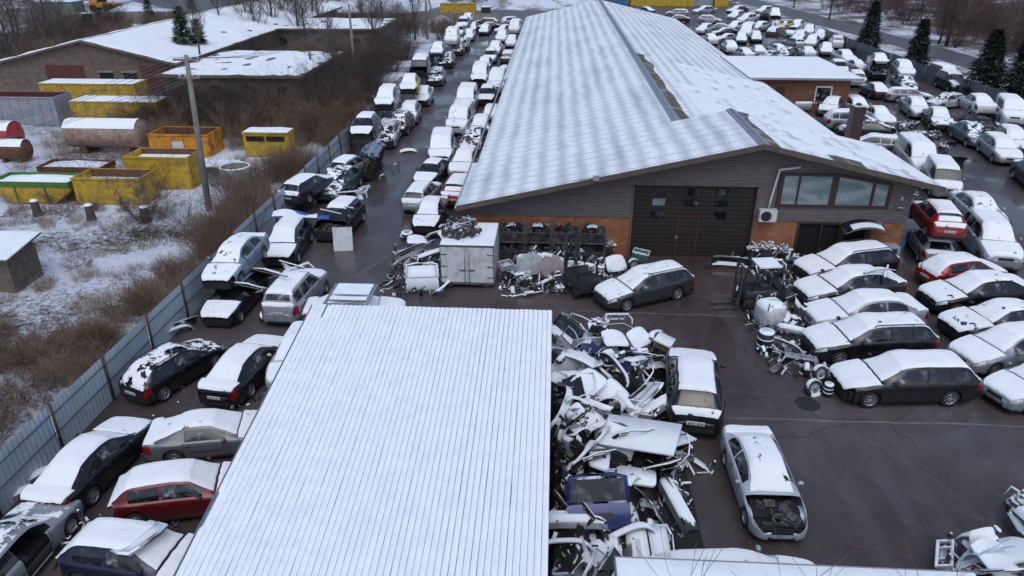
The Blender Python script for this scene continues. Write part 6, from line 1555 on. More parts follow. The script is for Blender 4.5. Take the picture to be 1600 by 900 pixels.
# scrap left of the white box
CL = 'scrap left of the white box body'
def hl(s, t):
    a = abs(s + 6.3) / 1.5; b = abs(t - 32.0) / 2.6
    return None if a > 1 or b > 1 else .75 * (1 - a * a) * (1 - b * b) + .05
shards('scrap_debris', 'dark jumble of small parts left of the white box body', None, 420, lambda r: (-7.8 + 3.0 * r.random(), 29.4 + 5.2 * r.random()), hl, 12)
for (k, p, rot, col, lb, s_) in [
 ('wheel', (636, 368, .35), (0, 0, 0), BLK, 'snowy wheel on top of the pair beside the saloon', 1.0), ('wheel', (634, 372, .12), (0, 0, 0), BLK, 'snowy wheel beneath the other one beside the saloon', 1.0),
 ('bumper', (640, 400, .5), (10, -20, 20), WHT, 'long white bumper sticking out left of the white box', 1.2), ('bonnet', (652, 376, .9), (10, 10, 10), WHT, 'white bonnet above the scrap left of the box', .8),
 ('fender', (668, 388, .8), (30, 10, 70), SIL, 'silver wing above the scrap left of the box', .9), ('door', (676, 372, .8), (50, 10, 40), SIL, 'silver door leaning towards the box roof', 1.0),
 ('bumper', (678, 402, .6), (40, 10, 200), BLK, 'black bumper lying against the box side', .9), ('frame', (664, 404, .4), (50, 0, 30), WHT, 'snowy front frame at the foot of the left scrap', .8),
 ('axle', (630, 396, .1), (0, 0, 40), GRY, 'axle lying at the left tip of the scrap', .8), ('engine', (650, 412, 0), (0, 0, 20), GRY, 'engine with snow at the front of the left scrap', .8),
 ('glass', (700, 366, 1.5), (20, 0, 40), GRN, 'loose windscreen propped on the corner of the box', .8), ('tailgate', (660, 455, .05), (-40, 0, 5), GRN, 'green glazed tailgate lying in front of the white box', 1.25),
 ('fender', (684, 452, .05), (60, 0, 70), TEAL, 'teal wing panel right of the green tailgate', 1.1)]:
    piece(k, at(*p), rot, col, lb, s_, group=CL)
# white box body with engines on its roof
def boxbody():
    o = empty('white_box_body', YD(-3.78, 30.35), -ANG); tag(o, 'white truck box body with hinged doors standing before the hall', 'container')
    w, d, h = 2.5, 3.0, 2.15
    mb = MB(); mb.box(-w / 2, w / 2, .03, d, .25, h); mb.build('body', M['white_paint'], o)
    for sd in (-1, 1):
        mb = MB(); x0, x1 = (-w / 2 + .04, -.01) if sd < 0 else (.01, w / 2 - .04); mb.box(x0, x1, -.02, .026, .32, h - .06); dr = mb.build('door', M['white_paint'], o)
        mb = MB(); 
        for z in (.55, 1.1, 1.7): mb.box((x0 if sd < 0 else x1 - .28), (x0 + .28 if sd < 0 else x1), -.035, -.022, z, z + .05)
        mb.build('hinge', M['steel'], dr)
        mb = MB(); mb.tube([(sd * .1, -.05, .3), (sd * .1, -.05, h - .1)], .016, 5); mb.cbox((sd * .2, -.05, .95), (.3, .03, .06)); mb.build('latch', M['steel'], dr)
    mb = MB(); mb.box(-w / 2 - .02, w / 2 + .02, -.03, .01, h - .05, h + .03); mb.box(-w / 2 - .02, w / 2 + .02, -.03, .01, .2, .3); mb.box(-w / 2, -w / 2 + .04, -.025, .0, .3, h - .05); mb.box(w / 2 - .04, w / 2, -.025, .0, .3, h - .05); mb.build('frame', M['steel'], o)
    mb = MB(); mb.box(-w / 2 + .3, -w / 2 + .5, .2, d - .2, 0, .25); mb.box(w / 2 - .5, w / 2 - .3, .2, d - .2, 0, .25); mb.build('skid', M['lightwood'], o)
    mb = MB(); mb.grid(lambda u, v: (-w / 2 + w * u, .02 + (d - .02) * v, h + .004 + .06 * min(1, u * 10, (1 - u) * 10, v * 10, (1 - v) * 10) * (.8 + .5 * noise.noise(Vector((u * 4, v * 4, 2))))), 16, 16); mb.build('snow_cover', M['snow'], o)
boxbody()
for i, (ds, dt, lb) in enumerate(((-.9, 1.0, 'left'), (-.35, .8, 'middle'), (.2, 1.1, 'right'), (-.6, 1.7, 'rear left'), (.1, 1.9, 'rear right'))):
    piece('engine', YD(-3.9 + ds, 30.4 + dt, 2.2), (0, 0, 40 * i), GRY, 'greasy engine, the %s one on the white box roof' % lb, .95, snow=.012, group='engines on the white box roof', drop=.5)
mb = MB(); rnd = random.Random(8)
for _ in range(240):
    a, b = rnd.gauss(0, .42), rnd.gauss(0, .42); z = 2.2 + max(0, .62 * (1 - (a * a + b * b) / 1.0)) * rnd.random()
    if a * a + b * b > 1: continue
    mb.cbox(YD(-4.15 + a, 31.7 + b, z), [rnd.uniform(.04, .2) for _ in range(3)], rnd.choice((0, 0, 1, 2)), (rnd.random() * 3, rnd.random() * 3, rnd.random() * 3))
tag(mb.build('engine_debris', [M['engine'], M['rust'], M['thin_snow']]), 'brown jumble of small engine parts among the engines on the box', kind='stuff')
# scrap between box and gate
CB = 'scrap between the white box and the gate'
def hb(s, t): 
    a = (s + 2.3) / 5.4; b = (t - 30.0) / 3.4
    return None if not (0 < a < 1 and 0 < b < 1) else 1.1 * math.sin(a * 3.14) * (.25 + b)
shards('scrap_debris', 'dark jumble of small parts in front of the wire racks', None, 900, lambda r: (-2.3 + 5.4 * r.random(), 30 + 3.4 * r.random()), hb, 13)
for (k, p, rot, col, lb, s_) in [
 ('bonnet', (828, 412, .9), (75, 0, 10), WHT, 'upright white bonnet by the white box', 1.0), ('bonnet', (862, 416, .8), (70, 10, -20), (.42, .33, .35), 'upright pinkish white bonnet next to the white one', 1.1),
 ('fender', (815, 425, .4), (80, 0, 30), SIL, 'silver wing in front of the upright white bonnet', 1.0), ('engine', (800, 436, 0), (0, 0, 10), GRY, 'engine standing at the box corner', 1.0),
 ('engine', (822, 446, 0), (0, 0, 60), GRY, 'engine standing in front of the upright bonnets', .9), ('frame', (848, 440, .2), (60, 0, 50), WHT, 'white tangled frame under the pinkish bonnet', .9),
 ('wheel', (894, 420, .7), (20, 10, 0), BLK, 'wheel lying on the forklift tray', .8), ('bumper', (905, 420, .5), (30, 0, 160), WHT, 'white bumper across the forklift', .8),
 ('wheel', (988, 413, .2), (80, 0, 20), BLK, 'wheel standing under the green box by the gate', 1.0), ('bigbox', (1000, 405, .25), (0, 6, -20), (.10, .2, .2), 'green box with snowy lid left of the gate', .75),
 ('bonnet', (962, 412, .5), (50, 0, 20), WHT, 'white crumpled bonnet left of the green box', .8), ('engine', (952, 395, .2), (0, 0, 70), GRY, 'engine behind the crumpled bonnet near the brick base', 1.0),
 ('barrel', (938, 432, 0), (0, 0, 0), (.12, .2, .18), 'small green drum in front of the forklift', .6), ('hose', (800, 462, 0), (0, 0, 10), BLK, 'black cable lying under the box edge', 1.0),
 ('pipe', (830, 462, 0), (0, 0, 20), BLK, 'rusty exhaust in front of the standing engines', .9), ('crate', (790, 418, .9), (10, 0, 30), WHT, 'white crate of parts beside the box door', .9),
 ('seat', (875, 452, 0), (0, 0, 200), BLK, 'dark seat before the forklift', .8)]:
    piece(k, at(*p), rot, col, lb, s_, group=CB)
# wire racks along the brick base
def rack(s, t, z, lb, snow=True):
    o = empty('wire_rack', YD(s, t, z), -ANG); tag(o, lb, 'rack', 'wire racks before the brick base')
    w, d, h = 1.25, .8, .95; mb = MB()
    for x in (-w / 2, w / 2):
        for y in (0, d): mb.box(x - .03, x + .03, y - .03, y + .03, 0, h)
    for k in range(9): mb.box(-w / 2, w / 2, -.008, .008, .15 + k * .06, .158 + k * .06)
    for k in range(14): mb.box(-w / 2 + w * k / 14, -w / 2 + w * k / 14 + .01, -.006, .006, .12, .66)
    mb.box(-w / 2, w / 2, -.02, .02, .1, .15); mb.box(-w / 2, w / 2, -.02, .02, .64, .68); mb.box(-w / 2, w / 2, 0, d, .08, .11); mb.build('frame', M['steel'], o)
    mb = MB(); rnd = random.Random(int(s * 10 + z * 7))
    for _ in range(46): mb.cbox((rnd.uniform(-.5, .5), rnd.uniform(.12, .68), rnd.uniform(.15, .85)), [rnd.uniform(.06, .35) for _ in range(3)], rnd.choice((0, 0, 0, 1)), (rnd.random() * 3, rnd.random() * 3, rnd.random() * 3))
    mb.build('contents', [M['plastic'], M['engine']], o)
    if snow: mb = MB(); mb.grid(lambda u, v: (-.3 + .5 * u, .1 + .5 * v, .9 + .05 * math.sin(u * 3) + .05 * noise.noise(Vector((u * 4, v * 4, s)))), 6, 6); mb.build('snow_cover', M['thin_snow'], o)
for i, s in enumerate((-1.9, -.55, .8, 2.15)):
    nm = ('first', 'second', 'third', 'fourth')[i]
    rack(s, 33.4, 0, 'lower wire rack, %s from the white box' % nm, False); rack(s, 33.4, 1.0, 'upper wire rack full of dark parts, %s from the white box' % nm, i != 2)
# forklifts
def forklift(loc, rz, label, body_m, roof_snow=True, mast=2.1):
    o = empty('forklift', loc, rz); tag(o, label, 'forklift')
    mb = MB(); a = sell(.55, .85, .38, .3); mb.add([(x, y, z + .62) for x, y, z in a.v], a.f, 0, True); mb.box(-.5, .5, -.95, -.55, .35, 1.1); mb.build('body', M[body_m], o)
    mb = MB(); 
    for x in (-.48, .48): mb.tube([(x, .6, .9), (x, .35, 2.05), (x, -.6, 2.05), (x, -.85, 1.0)], .03, 6)
    for k in range(5): mb.box(-.48, .48, -.55 + k * .2, -.5 + k * .2, 2.04, 2.07)
    mb.build('overhead_guard', M['plastic'], o)
    mb = MB(); 
    for x in (-.32, -.22, .22, .32): mb.box(x - .03, x + .03, 1.0, 1.08, .1, mast)
    for z in (.3, 1.2, mast - .06): mb.box(-.35, .35, 1.01, 1.07, z, z + .06)
    mb.build('mast', M['engine'], o)
    for x in (-.28, .28): mb = MB(); mb.box(x - .05, x + .05, 1.12, 2.1, .1, .14); mb.box(x - .05, x + .05, 1.09, 1.12, .1, .6); mb.build('fork', M['steel'], o)
    s_ = sell(.24, .22, .08); mb = MB(); mb.add([(x, y - .15, z + 1.06) for x, y, z in s_.v], s_.f, 0, True); mb.cbox((0, -.36, 1.28), (.44, .08, .4)); mb.build('seat', M['seat'], o)
    mb = MB(); mb.tube([(0, .5, 1.0), (0, .3, 1.25)], .02, 5); mb.lathe([(.15, -.012), (.165, 0), (.15, .012)], 16, 0, M=Matrix.Translation((0, .29, 1.27)) @ Matrix.Rotation(-.6, 4, 'X')); mb.build('steering_wheel', M['plastic'], o)
    for (x, y, r) in ((-.5, .6, .3), (.5, .6, .3), (-.46, -.62, .24), (.46, -.62, .24)):
        mb = MB(); mb.lathe([(.001, -.1), (r * .9, -.1), (r, -.06), (r, .06), (r * .9, .1), (.001, .1)], 18, 0, 'x'); mb.build('wheel', M['rubber'], o, (x, y, r))
    if roof_snow: mb = MB(); mb.box(-.5, .5, -.6, .38, 2.075, 2.14); mb.build('snow_cover', M['snow'], o)
    return o
forklift(P(905, 455), R(20), 'dark old forklift with raised mast left of the grey estate', 'plastic', False, 2.6)
forklift(P(1183, 478), R(95), 'dark forklift with snowy roof among the parts right of the gate', 'plastic')
# right of the gate: engines, parts, bag, barrel
CR = 'parts between the gate and the front row'
def hr(s, t):
    a = (s - 9.9) / 3.2; b = (t - 30.9) / 3.2
    return None if not (0 < a < 1 and 0 < b < 1) else .9 * math.sin(a * 3.14) * b + .1
shards('scrap_debris', 'dark heap of small engine parts right of the brown gate', None, 700, lambda r: (9.9 + 3.2 * r.random(), 30.9 + 3.2 * r.random()), hr, 14, ('engine', 'plastic', 'steel', 'thin_snow'))
shards('scrap_debris', 'small broken parts strewn round the white bag', None, 420, lambda r: (8.4 + 2.6 * r.random(), 23.5 + 5.6 * r.random()), lambda s, t: .35 if s > 8.2 + .15 * abs(t - 26) else None, 15)
for (k, p, rot, col, lb, s_) in [
 ('engine', (1178, 402, .3), (0, 0, 10), GRY, 'engine at the left side of the heap right of the gate', 1.0), ('engine', (1200, 400, .6), (0, 0, 50), GRY, 'engine in the middle of the heap right of the gate', 1.0), ('engine', (1225, 404, .4), (0, 0, 90), GRY, 'engine at the doorway end of the heap', 1.0),
 ('frame', (1195, 415, .8), (40, 0, 10), SIL, 'silver frame on the engines right of the gate', 1.0), ('bumper', (1140, 415, .2), (0, 0, -12), BLK, 'snow lined black bumper on the asphalt by the gate', 1.2), ('pipe', (1150, 408, .1), (0, 0, 10), BLK, 'rusty pipe lying along the gate foot', 1.0),
 ('bag', (1200, 508, 0), (0, 0, 15), WHT, 'bulging white bulk bag with blue print beside the parked forklift', 1.15), ('barrel', (1193, 548, 0), (0, 0, 0), BLK, 'black barrel with a snow lid', 1.0),
 ('bumper', (1225, 540, .3), (30, 10, -30), WHT, 'white bumper beside the barrel', .9), ('frame', (1250, 555, .3), (75, 0, -18), WHT, 'white crossbar frame before the black estates', .9), ('bumper', (1238, 520, .4), (50, 0, 150), SIL, 'silver bumper right of the white bag', .8),
 ('seat', (1240, 500, .2), (10, 0, 100), BLK, 'seat between bag and silver saloon', .8), ('glass', (1245, 474, .6), (50, 0, 80), GRN, 'tinted glass leaning on the silver saloon', .8), ('door', (1225, 460, .2), (60, 0, 80), TEAL, 'teal door near the parked forklift', .9),
 ('wheel', (1278, 582, .55), (75, 0, 15), BLK, 'rear one of the wheels leaning before the black estate', 1.0), ('wheel', (1274, 590, .30), (72, 0, 15), BLK, 'middle one of the wheels leaning before the black estate', 1.0), ('wheel', (1268, 606, .18), (70, 0, 18), BLK, 'front wheel with steel rim leaning before the black estate', 1.1),
 ('wheel', (1256, 578, .2), (85, 0, 70), BLK, 'narrow wheel standing edge on beside the leaning wheels', .9), ('engine', (1296, 600, .0), (0, 0, 30), GRY, 'snow capped engine at the nose of the black estate', .85), ('barrel', (1292, 618, 0), (0, 0, 0), BLK, 'short black drum by the front wheel', .55),
 ('lampunit', (1310, 588, .45), (0, 0, 80), BLK, 'lamp unit hanging at the nose of the black estate', .8), ('bumper', (1152, 458, .05), (60, 0, 100), BLK, 'dark bumper standing left of the parked forklift', .7),
 ('bonnet', (1222, 492, .5), (20, 0, 60), TEAL, 'teal bonnet behind the white bag', .7), ('fender', (1215, 560, .0), (20, 0, -50), BLK, 'black wing panel lying right of the barrel', .9)]:
    piece(k, at(*p), rot, col, lb, s_, group=CR)
for i, (p, q) in enumerate((((1134, 398), (1163, 350)), ((1142, 402), (1166, 356)))):
    a = P(p[0], p[1], .03); b = Vector((a.x + .9, a.y + .9, 2.0)); mb = MB(); d = b - a; mb.tube([a, b], .07, 4, 0, True, False); tag(mb.build('leaning_plank', M['wood']), ('longer' if i else 'shorter') + ' plank leaning on the right gate post', 'plank', 'planks by the gate')
# big dark box standing by the hall corner
o = empty('grey_cabinet', YD(16.4, 33.2), -ANG); tag(o, 'grey cabinet with black front standing at the hall corner', 'cabinet')
mb = MB(); mb.box(-.55, .55, 0, .6, 0, 1.35); mb.build('body', M['greybox'], o); mb = MB(); mb.box(-.42, .42, -.02, -.003, .35, 1.28); mb.build('door', M['plastic'], o)
# roof boxes, bars, ladders, trims
def bars(carloc, rz, z, n, label):
    mb = MB()
    for k in range(n): mb.cbox((-.5 + k * 1.0, 0, z), (.07, 1.5, .05), 0); mb.cbox((-.5 + k * 1.0, 0, z + .035), (.06, 1.48, .02), 1)
    return tag(mb.build('roof_bars', [M['plastic'], M['snow']], None, carloc, (0, 0, rz)), label, 'roof bars')
a = P(452, 460, .6); bars((a.x - .1, a.y, 0), R(60), 1.86, 2, 'snowy crossbars on the silver off-road estate')
a = P(530, 350, .6); bars((a.x, a.y - .1, 0), R(60), 1.5, 2, 'long crossbars on the open black hatchback')
def ladder(p, rz, label):
    o = empty('ladder', p, rz); tag(o, label, 'ladder'); mb = MB()
    for x in (-.85, .85): mb.box(x - .05, x + .05, -1.5, 1.3, 0, .07)
    for k in range(9): mb.box(-.8, .8, -1.4 + k * .3, -1.34 + k * .3, .01, .05)
    mb.build('frame', M['alloy'], o); mb = MB(); mb.box(-.75, .75, -.2, .1, .075, .1); mb.box(-.75, .75, .3, 1.28, .075, .1); mb.build('snow_cover', M['snow'], o)
ladder(P(545, 468, 1.7), -ANG, 'wide snowy roof ladder behind the ribbed shed')
mb = MB(); mb.box(-.5, .5, -.02, .02, 0, 1.25); o = mb.build('leaning_board', M['white_paint'], None, P(537, 392), (R(-14), 0, R(6))); tag(o, 'pale square board leaning on the open black hatchback', 'board')
mb = MB(); mb.grid(lambda u, v: ((u - .5) * 3.0, (v - .5) * .9 + .1 * math.sin(u * 5), .12 * math.sin(u * 6) * v + .06), 14, 5); o = mb.build('blue_sheet', M['blue_tarp'], None, P(470, 338, 1.3), (0, .1, R(12))); tag(o, 'blue plastic sheet with snow above the wedged dark hatchback', 'sheet')
mb2 = MB(); mb2.grid(lambda u, v: ((u - .5) * 2.3 - .3, (v - .5) * .8 + .1 * math.sin(u * 5), .12 * math.sin(u * 6) * v + .11), 14, 5); mb2.build('snow_cover', M['snow'], o)
CFN = 'parts among the fence side cars'
for (k, p, rot, col, lb, s_) in [
 ('door', (372, 452, .9), (60, 30, 40), LB if 'LB' in globals() else TEAL, 'blue grey door slanting beside the perched saloon', 1.3), ('door', (398, 430, .9), (60, 30, 45), TEAL, 'second slanting door right of the perched saloon', 1.2),
 ('frame', (456, 425, .6), (50, 0, 50), WHT, 'white seat frame pieces beside the dark hatchback', 1.1), ('tailgate', (467, 428, .3), (50, 0, -60), WHT, 'white window frame leaning towards the alley', .8),
 ('frame', (562, 298, .2), (80, 0, 90), WHT, 'white upright frame before the silver hatchback', 1.1), ('bumper', (556, 305, .1), (80, 0, 110), WHT, 'white upright bumper beside the white frame', .8),
 ('door', (535, 300, .4), (70, 0, 35), GRN, 'dark green door leaning out into the alley', 1.4), ('tailgate', (199, 838, 1.15), (72, 0, 62), (.05, .01, .03), 'dark tailgate strip with red lamps standing on the blue hatchback', .95),
 ('axle', (108, 838, 0), (0, 0, 60), GRY, 'snow flecked axle on the ground between the corner cars', .8), ('pipe', (96, 822, 0), (0, 0, -10), BLK, 'exhaust pipe below the black saloon rear', .8), ('hose', (70, 852, 0), (0, 0, 40), BLK, 'cable on dark ground beside the silver estate', 1.0),
 ('fender', (286, 512, .1), (30, 0, 40), BLK, 'black wing at the fence foot above the black hatchback', 1.0), ('bumper', (270, 516, .2), (60, 0, 50), BLK, 'black bumper at the fence foot left of the black wing', .8),
 ('wheel', (248, 600, .0), (0, 0, 0), BLK, 'loose wheel in the shadow beside the black hatchback', 1.0), ('bumper', (420, 485, .2), (40, 0, 60), BLK, 'black bumper between off-road estate and crushed saloon', .9),
 ('engine', (398, 470, 0), (0, 0, 50), GRY, 'engine behind the crushed black saloon', .9), ('bumper', (20, 770, .1), (70, 0, 50), SIL, 'silver bumper standing by the fence above the corner estate', .9), ('bumper', (48, 742, .1), (70, 0, 52), BLK, 'black bumper along the fence next to the black saloon', 1.0),
 ('glass', (638, 236, .02), (0, 0, 10), GRN, 'shattered windscreen lying flat in the alley', 1.0), ('fender', (618, 262, 0), (10, 0, 60), SIL, 'crumpled wing lying on the alley asphalt', .8), ('pipe', (598, 276, 0), (0, 0, 80), BLK, 'thin exhaust in the alley', .7),
 ('door', (604, 196, 1.0), (60, 20, 60), (.22, .15, .08), 'tan door slanting below the silver people carrier', 1.1), ('frame', (582, 214, .9), (60, 0, 60), (.4, .32, .03), 'yellow frame held in the side of the black hatchback', .7)]:
    piece(k, at(*p), rot, col, lb, s_, group=CFN)
# trims on roofs of the front row
for (px, py, z, rz, lb) in ((1375, 425, 1.55, 10, 'long bent trim strip on the dark saloon roof'), (1385, 424, 1.5, 60, 'short trim strip crossing the longer one'), (1392, 432, 1.4, 120, 'grey trim strip hanging off the dark saloon roof')):
    mb = MB(); mb.grid(lambda u, v: (-.8 + 1.6 * u, (v - .5) * .1, .12 * math.sin(u * 3.1) + .02 * v), 12, 2); o = mb.build('trim_strip', M['paint_grey'], None, P(px, py, z), (0, 0, R(rz))); tag(o, lb, 'trim strip', 'trim strips on the front row')
    mb2 = MB(); mb2.grid(lambda u, v: (-.75 + 1.5 * u, (v - .5) * .08, .12 * math.sin(u * 3.1) + .03), 12, 2); mb2.build('snow_cover', M['snow'], o)
# black engine heap right of the hall
CE = 'engines stacked right of the hall'
def he(s, t):
    a = (s - 21.3) / 4.2; b = (t - 44.2) / 10
    return None if not (0 < a < 1 and 0 < b < 1) else 1.0 * math.sin(a * 3.14) * math.sin(b * 3.14)
shards('scrap_debris', 'black heap of small engine parts on the right-hand side of the hall', None, 900, lambda r: (21.3 + 4.2 * r.random(), 44.2 + 10 * r.random()), he, 16, ('plastic', 'engine', 'engine', 'thin_snow'))
rnd = random.Random(21)
for k, (px, py) in enumerate(((1398, 214), (1410, 206), (1424, 203), (1436, 212), (1450, 222), (1462, 218), (1474, 228), (1420, 224), (1440, 234), (1458, 238), (1480, 240), (1404, 226))):
    q = ('leftmost of the top', 'second of the top', 'third of the top', 'fourth of the top', 'fifth of the top', 'sixth of the top', 'seventh of the top', 'first of the lower', 'second of the lower', 'third of the lower', 'last of the lower', 'lowest left')[k]
    piece('engine' if k % 3 else 'bumper', at(px, py, .7), (rnd.uniform(-20, 60), 0, rnd.uniform(0, 360)), BLK, 'black part, %s row in the heap right of the hall' % q, 1.1, snow=.02, group=CE, drop=.4)
piece('bumper', at(1460, 262, .2), (0, 0, 8), BLK, 'wide black bumper at the front of the heap right of the hall', 2.0, snow=.02, group=CE)
piece('axle', at(1465, 278, 0), (0, 0, -20), GRY, 'long rear axle lying before the wide black bumper', 1.3, group=CE)
piece('bigbox', at(1402, 205, .0), (0, 0, 20), (.25, .26, .3), 'wire sided box at the end of the side on people carrier', 1.2, group=CE)
# trailer in the foreground
def trailer():
    o = empty('box_trailer', YD(1.58, 8.35), -ANG); tag(o, 'white box trailer whose flat snowy roof runs along the bottom edge', 'trailer')
    w, d, h = 7.45, 3.1, 3.0
    mb = MB(); mb.box(0, w, 0, d, .7, h); mb.build('body', M['white_paint'], o)
    mb = MB(); mb.box(-.03, w + .03, d, d + .03, h - .12, h + .02); mb.box(-.03, 0, 0, d, h - .12, h + .02); mb.build('roof_rim', M['alloy'], o)
    mb = MB(); mb.box(-.02, .0, .3, d - .3, .9, h - .2); mb.build('door', M['white_paint'], o)
    mb = MB(); mb.grid(lambda u, v: (w * u, d * v, h + .003 + .07 * min(1, u * 40, (1 - u) * 18, (1 - v) * 12) * (.8 + .5 * noise.noise(Vector((u * 9, v * 4, 2))))), 60, 20); mb.build('snow_cover', M['snow'], o)
    for x in (2, 3.2, 5.6):
        for y in (.2, d - .2):
            mb = MB(); mb.lathe([(.001, -.1), (.35, -.1), (.4, -.05), (.4, .05), (.35, .1), (.001, .1)], 18, 0, 'y'); mb.build('wheel', M['rubber'], o, (x, y, .4))
trailer()
# wrecks in the lower right corner
CW = 'wreck parts in the lower right corner'
#o = car('hatch', WHT, (1650, 912), (1535, 886), 'white wreck with torn open shell in the lower right corner', 'patch', 'fhdDwt', 0, False, CW)
for (k, p, rot, col, lb, s_) in [
 ('bonnet', (1535, 850, .7), (60, 10, 20), WHT, 'round white shell panel at the top of the corner heap', .8), ('frame', (1462, 866, .3), (60, 0, 60), WHT, 'white strut frame left of the corner heap', .8), ('axle', (1476, 876, .1), (0, 0, 60), GRY, 'snowy axle at the trailer roof end', .8),
 ('bumper', (1570, 860, .5), (60, 0, -60), WHT, 'long white bumper slanting over the corner heap', 1.1), ('frame', (1512, 884, .9), (80, 0, 20), (.35, .12, .06), 'rusty brown frame before the corner heap', .6),
 ('bonnet', (1560, 880, .9), (20, 20, 30), WHT, 'white shell panel in the middle of the corner heap', 1.2), ('fender', (1530, 872, .8), (30, 10, 20), WHT, 'white wing panel left in the corner heap', 1.1), ('door', (1590, 890, .8), (50, 20, 60), WHT, 'white door at the right of the corner heap', 1.1),
 ('bonnet', (1580, 862, .7), (-20, 20, 80), SIL, 'silver bonnet at the back of the corner heap', 1.0), ('tailgate', (1545, 895, .7), (40, 10, 10), BLK, 'black tailgate at the bottom of the corner heap', 1.0), ('bumper', (1500, 872, .4), (60, 0, 40), BLK, 'black bumper at the left of the corner heap', .9), ('seat', (1515, 862, .2), (20, 0, 100), BLK, 'dark seat on the left side of the corner heap', .9),
 ('engine', (1592, 800, .3), (0, 0, 30), GRY, 'engine at the right edge above the corner heap', .9), ('axle', (1590, 826, .2), (10, 0, 80), GRY, 'rusty axle at the right edge above the corner heap', 1.0), ('bumper', (1598, 812, .5), (60, 0, 100), BLK, 'black bumper at the right edge', 1.0)]:
    piece(k, at(*p), rot, col, lb, s_, group=CW)
shards('scrap_debris', 'small wreck parts strewn in the lower right corner', None, 700, lambda r: (8.6 + 4.5 * r.random(), 10.5 + 4.2 * r.random()), lambda s, t: .45 if s > 9.4 + .8 * max(0, t - 12.0) else None, 17)
shards('scrap_debris', 'small scraps strewn on dark ground between the corner cars', None, 700, lambda r: (-14.6 + 8.0 * r.random(), 11.0 + 13 * r.random()), lambda s, t: .07, 18, big=.12)
# machines in the far top left
def loader(p, rz, label, m, bucket=True, name='wheel_loader'):
    o = empty(name, p, rz); tag(o, label, 'loader')
    mb = MB(); mb.box(-2.6, .2, -1.0, 1.0, .9, 1.9); mb.prism([(-2.6, 1.9), (-2.6, 2.1), (-1.2, 2.2), (-.9, 1.9)], -1, 1, 0, Matrix(((1, 0, 0, 0), (0, 0, 1, 0), (0, 1, 0, 0), (0, 0, 0, 1)))); mb.build('body', M[m], o)
    mb = MB(); mb.box(-1.0, .4, -.75, .75, 1.9, 3.1, 0); c = mb.build('cab', M['glass'], o); mb = MB(); mb.box(-1.1, .5, -.85, .85, 3.1, 3.2); mb.build('cab_roof', M['snow'], c)
    mb = MB(); mb.tube([(.2, .6, 1.6), (1.8, .6, 1.9), (3.0, .6, .8)], .15, 6); mb.tube([(.2, -.6, 1.6), (1.8, -.6, 1.9), (3.0, -.6, .8)], .15, 6); mb.build('boom', M[m], o)
    mb = MB(); mb.prism([(2.9, .2), (4.0, .3), (4.1, .45), (3.2, .5), (3.1, 1.4), (2.9, 1.5)], -1.4, 1.4, 0, Matrix(((1, 0, 0, 0), (0, 0, 1, 0), (0, 1, 0, 0), (0, 0, 0, 1)))); mb.build('bucket', M['rust' if m == 'orange' else m], o)
    for x in (-1.9, .9):
        for y in (-1.1, 1.1): mb = MB(); mb.lathe([(.001, -.25), (.6, -.25), (.72, -.15), (.72, .15), (.6, .25), (.001, .25)], 18, 0, 'y'); mb.build('wheel', M['rubber'], o, (x, y, .72))
loader(P(140, 52), R(200), 'yellow loader with pale cab beside the earth mound', 'yellow'); loader(P(165, 18), R(0), 'orange loader behind the wall at the top left', 'orange')
ribbox('orange_tipper_body', 'orange tipper body behind the orange loader', 'container', -84, 150, 6, 2.5, 1.8, 'orange', ribs=4)
ribbox('tractor', 'small dark vehicle with snowy roof beside the far yellow container', 'vehicle', -14.2, 157, 1.8, 2.2, 1.4, 'plastic', ribs=0)
# ================================================================ vegetation
def twig_mesh(name, n, h, spread, m, seed, r=.012, branch=3, lean=.0, arch=.3, sub=2, rmin=.004):
    """multi-stem leafless shrub"""
    rnd = random.Random(seed); vs = []; fs = []
    def rib(a, b, r0, r1):
        d = (b - a)
        if d.length < 1e-5: return
        d.normalize(); s = d.cross(Vector((rnd.uniform(-1, 1), rnd.uniform(-1, 1), .3)))
        if s.length < 1e-4: s = d.orthogonal()
        s.normalize(); t = d.cross(s); k = len(vs)
        for p, q in ((a, r0), (b, r1)):
            for an in (0, 2.094, 4.189): vs.append(tuple(p + (s * math.cos(an) + t * math.sin(an)) * q))
        for i in range(3): j = (i + 1) % 3; fs.append((k + i, k + j, k + 3 + j, k + 3 + i))
    def grow(p, d, L, rr, lev):
        seg = 3 if lev < sub else 2
        for i in range(seg):
            d2 = (d + Vector((rnd.gauss(0, .16), rnd.gauss(0, .16), rnd.gauss(.02, .08) - arch * .12 * lev))).normalized()
            q = p + d2 * L / seg; r1 = max(rmin, rr * (1 - .28))
            rib(p, q, rr, r1); rr = r1
            if lev < sub:
                for _ in range(branch if i else 1):
                    if rnd.random() < .85:
                        e = (d2 + Vector((rnd.gauss(0, .55), rnd.gauss(0, .55), rnd.gauss(.1, .25)))).normalized()
                        grow(p.lerp(q, rnd.random()), e, L * rnd.uniform(.35, .6), max(rmin, rr * .6), lev + 1)
            p, d = q, d2
    for _ in range(n):
        a = rnd.uniform(0, 6.283); q = math.sqrt(rnd.random()) * spread
        d = Vector((math.cos(a) * rnd.uniform(.1, .75), math.sin(a) * rnd.uniform(.1, .75), 1)).normalized()
        grow(Vector((math.cos(a) * q * .5, math.sin(a) * q * .5, -.05)), d, h * rnd.uniform(.55, 1), r, 0)
    me = bpy.data.meshes.new(name); me.from_pydata(vs, [], fs); me.materials.append(M[m]); me.update(); return me
